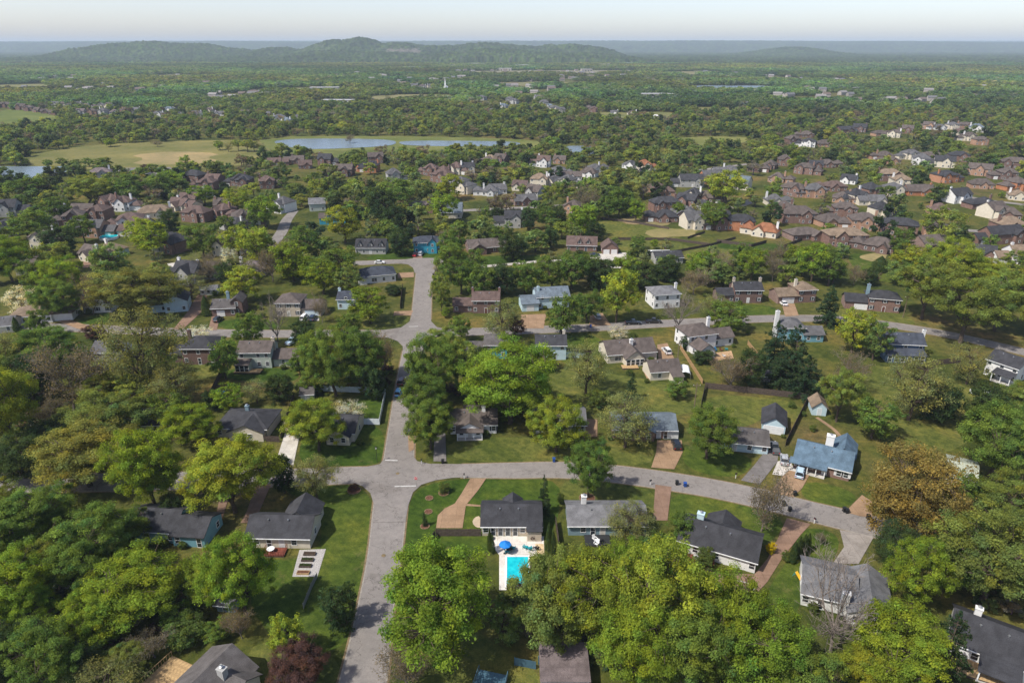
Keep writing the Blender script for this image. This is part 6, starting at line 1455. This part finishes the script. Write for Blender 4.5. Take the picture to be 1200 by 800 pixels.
for i in range(4): link('leg', MB().tube((.5 * math.cos(i * 1.57 + .8), .5 * math.sin(i * 1.57 + .8), 0), (.35 * math.cos(i * 1.57 + .8), .35 * math.sin(i * 1.57 + .8), .7), .03).mesh('leg', M['dark_furniture']), o)
tag(o, 'round dark patio table beneath the blue umbrella', 'table')
def adirondack(px, py, a, label, mt='teal_plastic'):
    x, y = G(px, py); o = empty('lounge_chair', (x, y, .03), R(a)); mm = M[mt]
    link('seat', MB().add([(-.3, -.45, .36), (.3, -.45, .36), (.3, .25, .24), (-.3, .25, .24), (-.3, -.45, .40), (.3, -.45, .40), (.3, .25, .28), (-.3, .25, .28)], [(0, 3, 2, 1), (4, 5, 6, 7), (0, 1, 5, 4), (1, 2, 6, 5), (2, 3, 7, 6), (3, 0, 4, 7)]).mesh('seat', mm), o)
    link('backrest', MB().add([(-.32, .2, .25), (.32, .2, .25), (.3, .6, 1.05), (-.3, .6, 1.05), (-.32, .25, .25), (.32, .25, .25), (.3, .65, 1.05), (-.3, .65, 1.05)], [(0, 3, 2, 1), (4, 5, 6, 7), (0, 1, 5, 4), (1, 2, 6, 5), (2, 3, 7, 6), (3, 0, 4, 7)]).mesh('backrest', mm), o)
    for s in (-1, 1):
        link('armrest', MB().box(s * .4 - .07, -.45, .55, s * .4 + .07, .4, .59).mesh('armrest', mm), o)
        link('leg', MB().box(s * .4 - .03, -.44, 0, s * .4 + .03, -.36, .55).mesh('leg', mm), o); link('leg', MB().box(s * .36 - .03, .3, 0, s * .36 + .03, .38, .55).mesh('leg', mm), o)
    return tag(o, label, 'chair', 'patio chairs')
adirondack(615.5, 642.5, 150, 'teal lounge chair on the patio, left of the pair'); adirondack(621, 644, 200, 'teal lounge chair on the patio, right of the pair')
adirondack(601, 643.5, 160, 'teal patio chair right of the blue umbrella'); adirondack(594, 647, 100, 'teal patio chair under the blue umbrella'); adirondack(628.5, 643.5, 210, 'dark patio chair near the sand patch', 'dark_furniture')
sheet('sand_patch', [(627, 637), (637, 637), (638, 650), (630, 650)], .036, M['sand'], label='sandy patch at the patio corner', clear=False)
sheet('front_path', [(563, 604), (556, 606), (553, 612), (558, 618), (564, 618)], .05, M['drive'], color=(.40, .33, .24), smooth=1, label='pale entrance path of the pool house', clear=False)
sheet('side_path', [(545, 590), (563, 591.5), (563, 593.5), (545, 592.5)], .052, M['drive'], color=TAN, label='tan walk from the curving driveway', clear=False)

# ------------------------------------------------------------------ garden beds, decks, small yard things
sheet('gravel_garden', [(351, 644), (382, 643), (372, 675.5), (342.5, 675.5)], .05, M['gravel'], label='pale gravel rectangle with raised beds', clear=False)
for i, (px, py) in enumerate([(363, 649.5), (360.5, 656.5), (358, 663.5), (355.5, 671.5)]):
    x, y = G(px, py); o = empty('raised_bed', (x, y, .05), R(-1)); w, d = 1.15, .42
    for bx in ((-w, -d, w, -d + .06), (-w, d - .06, w, d), (-w, -d + .06, -w + .06, d - .06), (w - .06, -d + .06, w, d - .06)): link('board', MB().box(bx[0], bx[1], 0, bx[2], bx[3], .35).mesh('board', M['dark_fence_wood'] if i < 3 else M['deck_wood']), o)
    link('soil', MB().box(-w + .06, -d + .06, 0, w - .06, d - .06, .28).mesh('soil', M['mulch'] if i == 3 else M['soil']), o)
    if i in (1, 2):
        g_ = np.random.default_rng(i); P = np.stack([g_.uniform(-w + .1, w - .1, 160), g_.uniform(-d + .1, d - .1, 160), g_.uniform(.28, .5, 160)], 1)
        link('seedlings', leaf_mesh('seedlings', P, unit(g_.normal(size=(160, 3)) + [0, 0, 1]), np.full(160, .09), np.ones((160, 3)), g_, M['leaf']), o, color=(.08, .13, .04))
    tag(o, ('raised garden bed nearest the cream house', 'second raised garden bed from the cream house, with seedlings', 'third raised garden bed from the cream house, with seedlings', 'mulch-filled bed farthest from the cream house')[i], 'garden bed', 'raised beds on the gravel')
def deck(pts_c, w, d, rz, h, mt, label, rail=True, nb=None):
    x, y = G(*pts_c); o = empty('deck', (x, y, 0), R(rz)); n = nb or max(4, int(w / .6)); pw = w / n
    bd = MB().box(-pw/2 + .012, -d/2, h - .06, pw/2 - .012, d/2, h).mesh('plank', M[mt])
    for i in range(n): link('plank', bd, o, (-w/2 + pw * (i + .5), 0, 0))
    link('skirt', MB().box(-w/2 + .05, -d/2 + .05, 0, w/2 - .05, d/2 - .05, h - .07).mesh('skirt', M['dark_fence_wood']), o)
    if rail:
        r = MB()
        for (ax, ay, bx, by) in ((-w/2, -d/2, w/2, -d/2), (-w/2, -d/2, -w/2, d/2), (w/2, -d/2, w/2, d/2)):
            r.box(min(ax, bx) - .04, min(ay, by) - .04, h + .85, max(ax, bx) + .04, max(ay, by) + .04, h + .93)
            m_ = max(2, int(max(abs(bx - ax), abs(by - ay)) / .5))
            for j in range(m_ + 1):
                qx, qy = ax + (bx - ax) * j / m_, ay + (by - ay) * j / m_; r.box(qx - .03, qy - .03, h, qx + .03, qy + .03, h + .85)
        link('railing', r.mesh('railing', M[mt]), o)
    return tag(o, label, 'deck')
deck((820, 660), 5.0, 3.0, -20, .6, 'deck_red', 'dark red deck behind the long white house'); deck((323, 648), 4.0, 2.4, 0, .4, 'deck_red', 'reddish wooden deck behind the garden-bed house', nb=6)
deck((197, 800), 6.5, 7.5, -24, .5, 'deck_wood', 'new pale wooden deck beside the lower-left grey house'); deck((1140, 786), 9, 3.6, -26, .5, 'deck_wood', 'tan wooden deck of the black-roofed white house', False)
deck((700, 634), 5, 3.2, 0, .35, 'dark_furniture', 'dark deck crowded with furniture behind the grey-blue house', False); deck((574, 806), 4.6, 4.2, -14, 1.0, 'blue_grey_paint', 'blue painted deck with white-topped railing at the bottom edge')
deck((291, 436), 8, 2.6, 0, .5, 'deck_wood', 'tan back deck of the pale green house', False); deck((738, 431), 5, 2.4, 3, .5, 'deck_wood', 'small pale deck before the sunroom', False)
for i, (px, py, a) in enumerate([(697, 633, 30), (704, 635, 200), (699, 638, 320), (707, 639, 90)]): adirondack(px, py, a, 'patio chair on the dark deck, %s of 4' % ordinal(i + 1, 4), 'dark_furniture' if i % 2 else 'white_paint')
for i, (px, py) in enumerate([(816, 659), (318, 648)]):
    x, y = G(px, py); o = empty('patio_table', (x, y, .62 if i == 0 else .42))
    link('table_top', MB().cone((0, 0), .75, .75, .70, .75, 14).mesh('table_top', M['white_paint']), o)
    for k in range(3): link('leg', MB().tube((.5 * math.cos(k * 2.09), .5 * math.sin(k * 2.09), 0), (.2 * math.cos(k * 2.09), .2 * math.sin(k * 2.09), .7), .03).mesh('leg', M['white_paint']), o)
    tag(o, ('white round table on the dark red deck', 'white round table on the reddish deck')[i], 'table')
sheet('patio', [(832, 414), (857, 411), (860, 420), (836, 423)], .05, M['drive'], color=(.42, .28, .16), label='tan patio of the large white house', clear=False)
for i, (px, py, mt) in enumerate([(838, 411, 'tarp_blue'), (845, 411, 'deck_red'), (851, 410, 'teal_plastic'), (848, 418, 'white_paint')]): adirondack(px, py, 40 * i, ('blue', 'red', 'teal', 'white')[i] + ' chair on the patio of the large white house', mt)
x, y = G(128, 279.5); o = empty('round_pool', (x, y, 0)); link('pool_wall', MB().tube((0, 0, 0), (0, 0, 1.2), 4.3, 4.3, 28).mesh('pool_wall', M['white_paint']), o); link('water', MB().cone((0, 0), 4.15, 4.15, 1.2, 1.23, 28).mesh('water', M['pool']), o)
tag(o, 'round above-ground blue pool behind a far left house', 'swimming pool')
for px, py, w, d, lab in [(256, 463, 2.6, 3.4, 'blue tarpaulin cover beside the dark fence'), (1020, 766, 0, 0, '')]:
    if w:
        x, y = G(px, py); o = empty('tarpaulin', (x, y, 0)); link('sheet', MB().add([(-w/2, -d/2, .5), (w/2, -d/2, .45), (w/2, d/2, .55), (-w/2, d/2, .5), (0, 0, .95), (-w/2, -d/2, 0), (w/2, -d/2, 0), (w/2, d/2, 0), (-w/2, d/2, 0)], [(0, 1, 4), (1, 2, 4), (2, 3, 4), (3, 0, 4), (0, 5, 6, 1), (1, 6, 7, 2), (2, 7, 8, 3), (3, 8, 5, 0)]).mesh('sheet', M['tarp_blue']), o)
        link('tie_rope', MB().tube((-w/2, 0, .52), (w/2, 0, .52), .03).mesh('tie_rope', M['white_paint']), o); tag(o, lab, 'tarpaulin')
# white carport
x, y = G(801, 441); o = empty('carport', (x, y, 0), R(-8))
link('cover', MB().prism([(-1.7, 1.9), (-1.3, 2.5), (0, 2.8), (1.3, 2.5), (1.7, 1.9), (1.66, 1.9), (1.27, 2.46), (0, 2.75), (-1.27, 2.46), (-1.66, 1.9)], 'y', -2.6, 2.6).mesh('cover', M['white_paint']), o)
for sx in (-1.65, 1.65):
    for sy in (-2.5, 0, 2.5): link('post', MB().cone((sx, sy), .05, .05, 0, 1.95, 6).mesh('post', M['steel']), o)
tag(o, 'white arched carport beside the detached garage', 'carport')
# bins, mailboxes, signs, lamp
def bin_(px, py, c, label, a=0):
    x, y = G(px, py); o = empty('wheelie_bin', (x, y, .06), R(a)); mm = M['bin_' + c]
    link('body', MB().add([(-.25, -.28, .05), (.25, -.28, .05), (.25, .28, .05), (-.25, .28, .05), (-.32, -.36, 1.0), (.32, -.36, 1.0), (.32, .36, 1.0), (-.32, .36, 1.0)], [(0, 3, 2, 1), (4, 5, 6, 7), (0, 1, 5, 4), (1, 2, 6, 5), (2, 3, 7, 6), (3, 0, 4, 7)]).mesh('body', mm), o)
    link('lid', MB().prism([(-.4, 1.0), (.4, 1.0), (.36, 1.08), (0, 1.12), (-.36, 1.08)], 'x', -.34, .34).mesh('lid', mm), o)
    for s in (-1, 1): link('wheel', MB().tube((s * .28 - .03, .3, .12), (s * .28 + .03, .3, .12), .12, .12, 10).mesh('wheel', M['rubber']), o)
    tag(o, label, 'bin', 'bins at the kerb')
for a in [(793, 568, 'black', 'black wheelie bin at the kerb left of the blue bin'), (802.5, 570, 'blue', 'blue wheelie bin on the verge above the long white house'), (925, 599, 'black', 'black bin at the top of the brick court drive'), (931, 580.5, 'black', 'black bin at the foot of the tan drive by the blue-roofed house'),
          (989, 599.5, 'black', 'black bin left of the tan drive by the bronze tree'), (992, 601, 'black', 'second black bin by the bronze tree drive'), (1017, 608, 'black', 'black bin under the bronze tree'), (508, 323.5, 'black', 'dark bin beside the upper street'), (519, 543, 'black', 'black bin at the drive of the white porch cottage'),
          (649, 541, 'blue', 'small blue bin beside the curving street'), (692, 384, 'blue', 'blue bin on the long street near the silver car'), (918, 592.5, 'black', 'dark bin beside the sparse tree')]: bin_(*a)
def mailbox(px, py, label):
    x, y = G(px, py); o = empty('mailbox', (x, y, 0), random.uniform(0, 6))
    link('post', MB().box(-.06, -.06, 0, .06, .06, 1.1).mesh('post', M['white_paint']), o); link('box', MB().prism([(-.12, 1.1), (.12, 1.1), (.12, 1.28), (.08, 1.38), (-.08, 1.38), (-.12, 1.28)], 'y', -.26, .26).mesh('box', M['bin_black']), o)
    link('flag', MB().box(.12, -.05, 1.2, .14, .12, 1.3).mesh('flag', M['lamp_red']), o); tag(o, label, 'mailbox', 'kerbside mailboxes')
for a in [(954, 613, 'mailbox right of the brick court drive'), (762, 568, 'mailbox left of the brick driveway'), (544, 560.5, 'mailbox beside the tan curving driveway'), (319, 551, 'mailbox by the white driveway'), (494, 543.5, 'mailbox on the corner above the near crossroads'), (277, 566, 'mailbox between the two left driveways'), (862, 560, 'mailbox by the grey asphalt driveway')]: mailbox(*a)
x, y = G(488, 571); o = empty('stop_sign', (x, y, 0), R(-8))
link('post', MB().cone((0, 0), .035, .035, 0, 2.2, 8).mesh('post', M['steel']), o)
octo = [(.40 * math.cos(math.pi / 8 + i * math.pi / 4), 2.45 + .40 * math.sin(math.pi / 8 + i * math.pi / 4)) for i in range(8)]
pl_ = link('plate', MB().prism(octo, 'y', -.045, -.02).mesh('plate', M['stop_red']), o)
link('border', MB().prism([(x_ * 1.09, 2.45 + (z_ - 2.45) * 1.09) for x_, z_ in octo], 'y', -.036, -.024).mesh('border', M['white_letter']), pl_)
lt = MB(); u = .05
def stroke(cx, a, b, c, d): lt.box(cx + a, -.052, 2.45 + b, cx + c, -.046, 2.45 + d)
for i, ch in enumerate('STOP'):
    cx = -.225 + i * .15; w_, h_, t_ = .055, .11, .026
    if ch in 'SOP': stroke(cx, -w_, h_ - t_, w_, h_)
    if ch == 'T': stroke(cx, -w_, h_ - t_, w_, h_); stroke(cx, -t_ / 2, -h_, t_ / 2, h_ - t_)
    if ch in 'SO': stroke(cx, -w_, -h_, w_, -h_ + t_)
    if ch in 'SP': stroke(cx, -w_, -t_ / 2, w_, t_ / 2)
    if ch in 'O': stroke(cx, -w_, -h_ + t_, -w_ + t_, h_ - t_); stroke(cx, w_ - t_, -h_ + t_, w_, h_ - t_)
    if ch == 'S': stroke(cx, -w_, t_ / 2, -w_ + t_, h_ - t_); stroke(cx, w_ - t_, -h_ + t_, w_, -t_ / 2)
    if ch == 'P': stroke(cx, -w_, t_ / 2, -w_ + t_, h_ - t_); stroke(cx, w_ - t_, t_ / 2, w_, h_ - t_); stroke(cx, -w_, -h_, -w_ + t_, -t_ / 2)
link('lettering', lt.mesh('lettering', M['white_letter']), pl_)
tag(o, 'red octagonal stop sign at the near crossroads', 'stop sign')
x, y = G(442, 541); o = empty('street_lamp', (x, y, 0)); link('post', MB().cone((0, 0), .06, .045, 0, 3.6, 8).mesh('post', M['bin_black']), o)
link('lantern', MB().cone((0, 0), .14, .2, 3.6, 4.0, 8).mesh('lantern', M['lamp_clear']), o); link('lantern_cap', MB().cone((0, 0), .26, .03, 4.0, 4.2, 8).mesh('lantern_cap', M['bin_black']), o)
tag(o, 'black lamp post on the corner lawn', 'lamp post')
# utility poles behind the second row
for i, (px, py) in enumerate([(813, 482), (793, 430), (1058, 372)]):
    x, y = G(px, py); o = empty('utility_pole', (x, y, 0)); link('pole', MB().cone((0, 0), .14, .1, 0, 8.5, 8).mesh('pole', M['pole_wood']), o); link('crossarm', MB().box(-1.0, -.06, 7.7, 1.0, .06, 7.85).mesh('crossarm', M['pole_wood']), o)
    for s in (-.85, 0, .85): link('insulator', MB().cone((s, 0), .05, .04, 7.85, 8.05, 6).mesh('insulator', M['white_paint']), o)
    tag(o, ('utility pole beside the dark garage yard fence', 'utility pole behind the white suv drive', 'utility pole on the long street near the red brick house')[i], 'utility pole', 'wooden utility poles')
# mulch rings with shrubs on the corner lawn
for i, (px, py, r) in enumerate([(520, 577.5, 1.2), (503, 583.5, .9), (502, 599.5, .9), (498, 616.5, 1.0), (415, 574.5, 1.5), (688, 583.5, 1.8)]):
    x, y = G(px, py); o = empty('planting_ring', (x, y, .03))
    link('edging', MB().tube((0, 0, 0), (0, 0, .12), r, r, 18).mesh('edging', M['dirt']), o); link('mulch', MB().cone((0, 0), r - .16, r - .3, .12, .17, 18).mesh('mulch', M['mulch']), o)
    tag(o, ('mulch ring under the round shrub on the corner lawn', 'empty mulch ring on the corner lawn, upper of two', 'empty mulch ring on the corner lawn, lower of two', 'mulch ring under the little conifer', 'large stone-edged ring on the lawn left of the crossroads', 'mulch ring under the young street tree')[i], 'planting bed', 'planting rings')
# painted arc on the brick court
pts = [G(858, 680), G(868, 681), G(878, 684.5), G(884, 690), G(880, 696)]; V, F = [], []
for i, p in enumerate(pts):
    q = np.array(pts[min(i + 1, 4)]) - np.array(pts[max(i - 1, 0)]); q = q / np.linalg.norm(q); nn = np.array([-q[1], q[0]]) * .09
    V += [(p[0] + nn[0], p[1] + nn[1], .16), (p[0] - nn[0], p[1] - nn[1], .16)]
    if i: F.append((2 * i - 2, 2 * i - 1, 2 * i + 1, 2 * i))
struct(link('court_marking', MB().add(V, F).mesh('court_marking', M['road_paint'])), label='white painted arc on the brick court')
# play slide by the grey house
x, y = G(934, 677); o = empty('play_slide', (x, y, 0), R(30)); link('slide', MB().add([(-.3, -1, .1), (.3, -1, .1), (.3, .4, 1.2), (-.3, .4, 1.2), (-.3, -1, .16), (.3, -1, .16), (.3, .4, 1.26), (-.3, .4, 1.26)], [(0, 3, 2, 1), (4, 5, 6, 7), (0, 1, 5, 4), (1, 2, 6, 5), (2, 3, 7, 6), (3, 0, 4, 7)]).mesh('slide', M['yellow_plastic']), o)
for s in (-1, 1): link('leg', MB().tube((s * .28, .8, 0), (s * .28, .42, 1.25), .04).mesh('leg', M['teal_plastic']), o)
tag(o, 'yellow toy slide beside the big grey house', 'slide')

# ------------------------------------------------------------------ far landmarks
x, y = G(522, 107); o = empty('church', (x, y, 0))
link('nave', MB().prism([(-5, -.3), (5, -.3), (5, 7), (0, 11), (-5, 7)], 'y', 0, 22).mesh('nave', M['white_paint']), o); link('tower', MB().box(-1.6, -3, 0, 1.6, 0.2, 13).mesh('tower', M['white_paint']), o); link('spire', MB().add([(-1.7, -3.1, 13), (1.7, -3.1, 13), (1.7, .3, 13), (-1.7, .3, 13), (0, -1.4, 27)], [(0, 1, 4), (1, 2, 4), (2, 3, 4), (3, 0, 4), (0, 3, 2, 1)]).mesh('spire', M['white_paint']), o)
tag(o, 'white church with a tall steeple in the distance', 'church')
x, y = G(767, 141); o = empty('tent', (x, y, 0)); link('canopy', MB().add([(-8, -5, 3), (8, -5, 3), (8, 5, 3), (-8, 5, 3), (-3, 0, 7), (3, 0, 7)], [(0, 1, 5, 4), (1, 2, 5), (2, 3, 4, 5), (3, 0, 4)]).mesh('canopy', M['white_paint']), o)
for sx in (-7.8, 7.8):
    for sy in (-4.8, 4.8): link('pole', MB().cone((sx, sy), .1, .1, 0, 3, 6).mesh('pole', M['steel']), o)
tag(o, 'white event tent on a far clearing', 'tent')
for i, (px, py, w, d, h) in enumerate([(772, 115, 60, 20, 7), (590, 83, 60, 30, 8), (612, 79, 60, 40, 9), (640, 82, 45, 30, 8), (662, 79, 70, 40, 9), (688, 84, 40, 24, 8), (705, 78, 80, 40, 9), (735, 76, 90, 40, 9), (480, 82, 70, 40, 10), (560, 77, 80, 40, 9), (535, 79, 60, 30, 8), (380, 107, 60, 24, 7), (395, 123, 50, 20, 7), (462, 124, 46, 16, 6)]):
    x, y = G(px, py); o = empty('commercial_building', (x, y, 0), R(random.uniform(-10, 10)))
    link('wall', MB().box(-w/2, 0, -.3, w/2, d, h).mesh('wall', M['siding']), o, color=random.choice([(.42, .42, .41), (.38, .35, .3), (.3, .28, .27)])); link('roof', MB().box(-w/2 - .4, -.4, h, w/2 + .4, d + .4, h + .5).mesh('roof', M['paint']), o, color=(.38, .38, .38))
    for k in range(4): link('loading_door', MB().box(-2.5, -.1, 0, 2.5, 0, 4).mesh('loading_door', M['glass']), o, (-w/2 + w * (k + .5) / 4, -.02, 0))
    tag(o, 'pale flat-roofed commercial building in the distance, %s' % ('white one below the far lake' if i == 0 else 'left of the far clearing' if i > 10 and i == 13 else '%s of the far town' % ordinal(sorted([590, 612, 640, 662, 688, 705, 735, 480, 560, 535, 380, 395, 462]).index(px) + 1, 13)), 'building', 'far commercial buildings')

# ------------------------------------------------------------------ low planting against the near houses
shr = []
for root, hx, hy, hr, ref in NEAR_REFS[:46]:
    rz = root.rotation_euler.z; rr = random.Random(hash(ref) % 1000 if False else len(ref) * 37 + int(hx))
    for _ in range(rr.randint(2, 4)):
        s = rr.choice([-1, 1]); lx = s * (hr * .8) * rr.uniform(.2, 1.0); ly = -1.0 if rr.random() < .6 else hr * .5
        if ly > 0: lx = s * hr * 1.0
        x, y = hx + lx * math.cos(rz) - ly * math.sin(rz), hy + lx * math.sin(rz) + ly * math.cos(rz)
        w = rr.uniform(1.0, 2.2); shr.append((x, y, w, w * rr.uniform(.7, 1.0)))
CARS = [(o_.location.x, o_.location.y) for o_ in COL.objects if o_.get('category') in ('car', 'truck')]
def on_paving(x, y):
    return any(inside(p, x, y) for p in PAVED) or any((x - a) ** 2 + (y - b) ** 2 < 9 for a, b in CARS) or bool(np.any((ROADPTS[:, 0] - x) ** 2 + (ROADPTS[:, 1] - y) ** 2 < (ROADPTS[:, 2] + 1) ** 2))
PAVED.append(np.array([G(*q) for q in [(575, 626), (640, 626), (640, 692), (583, 692)]])); PAVED.append(np.array([G(*q) for q in [(340, 642), (384, 641), (374, 678), (340, 678)]]))
for s in shr:
    if not on_paving(s[0], s[1]): tree(*s, 'H')

# ------------------------------------------------------------------ labels for the trees
refs = [(h[4], h[1], h[2]) for h in NEAR_REFS] + LANDMARK + [('the swimming pool', *G(607, 670)), ('the near crossroads', *G(465, 556)), ('the second crossroads', *G(488, 390))]
def size_word(t, h):
    if t in 'HYC': return ''
    return 'small ' if h < 6.5 else 'tall ' if h > 14 else ''
label_all([(o, size_word(t, h) + LOOK[t][1], x, y) for o, t, x, y, h in TREES], refs)
for o, t, x, y, h in TREES:
    o['category'] = 'shrub' if t in 'HY' else 'tree'; o['group'] = 'shrubs by the houses' if t in 'HY' else 'trees among the houses'

# ------------------------------------------------------------------ the air
hz = MB().box(-26000, -1500, -2, 26000, 20500, 210).mesh('haze', None)
m = bpy.data.materials.new('haze'); m.use_nodes = True; nt = m.node_tree; nt.nodes.remove(nt.nodes['Principled BSDF'])
v = nt.nodes.new('ShaderNodeVolumePrincipled'); v.inputs['Density'].default_value = HAZE_DENSITY; v.inputs['Color'].default_value = (0.70, 0.85, 1.0, 1); v.inputs['Anisotropy'].default_value = 0.0
nt.links.new(v.outputs[0], nt.nodes['Material Output'].inputs['Volume'])
hz.materials.clear(); hz.materials.append(m)
struct(link('haze', hz), 'stuff', 'thin spring haze over the whole valley')
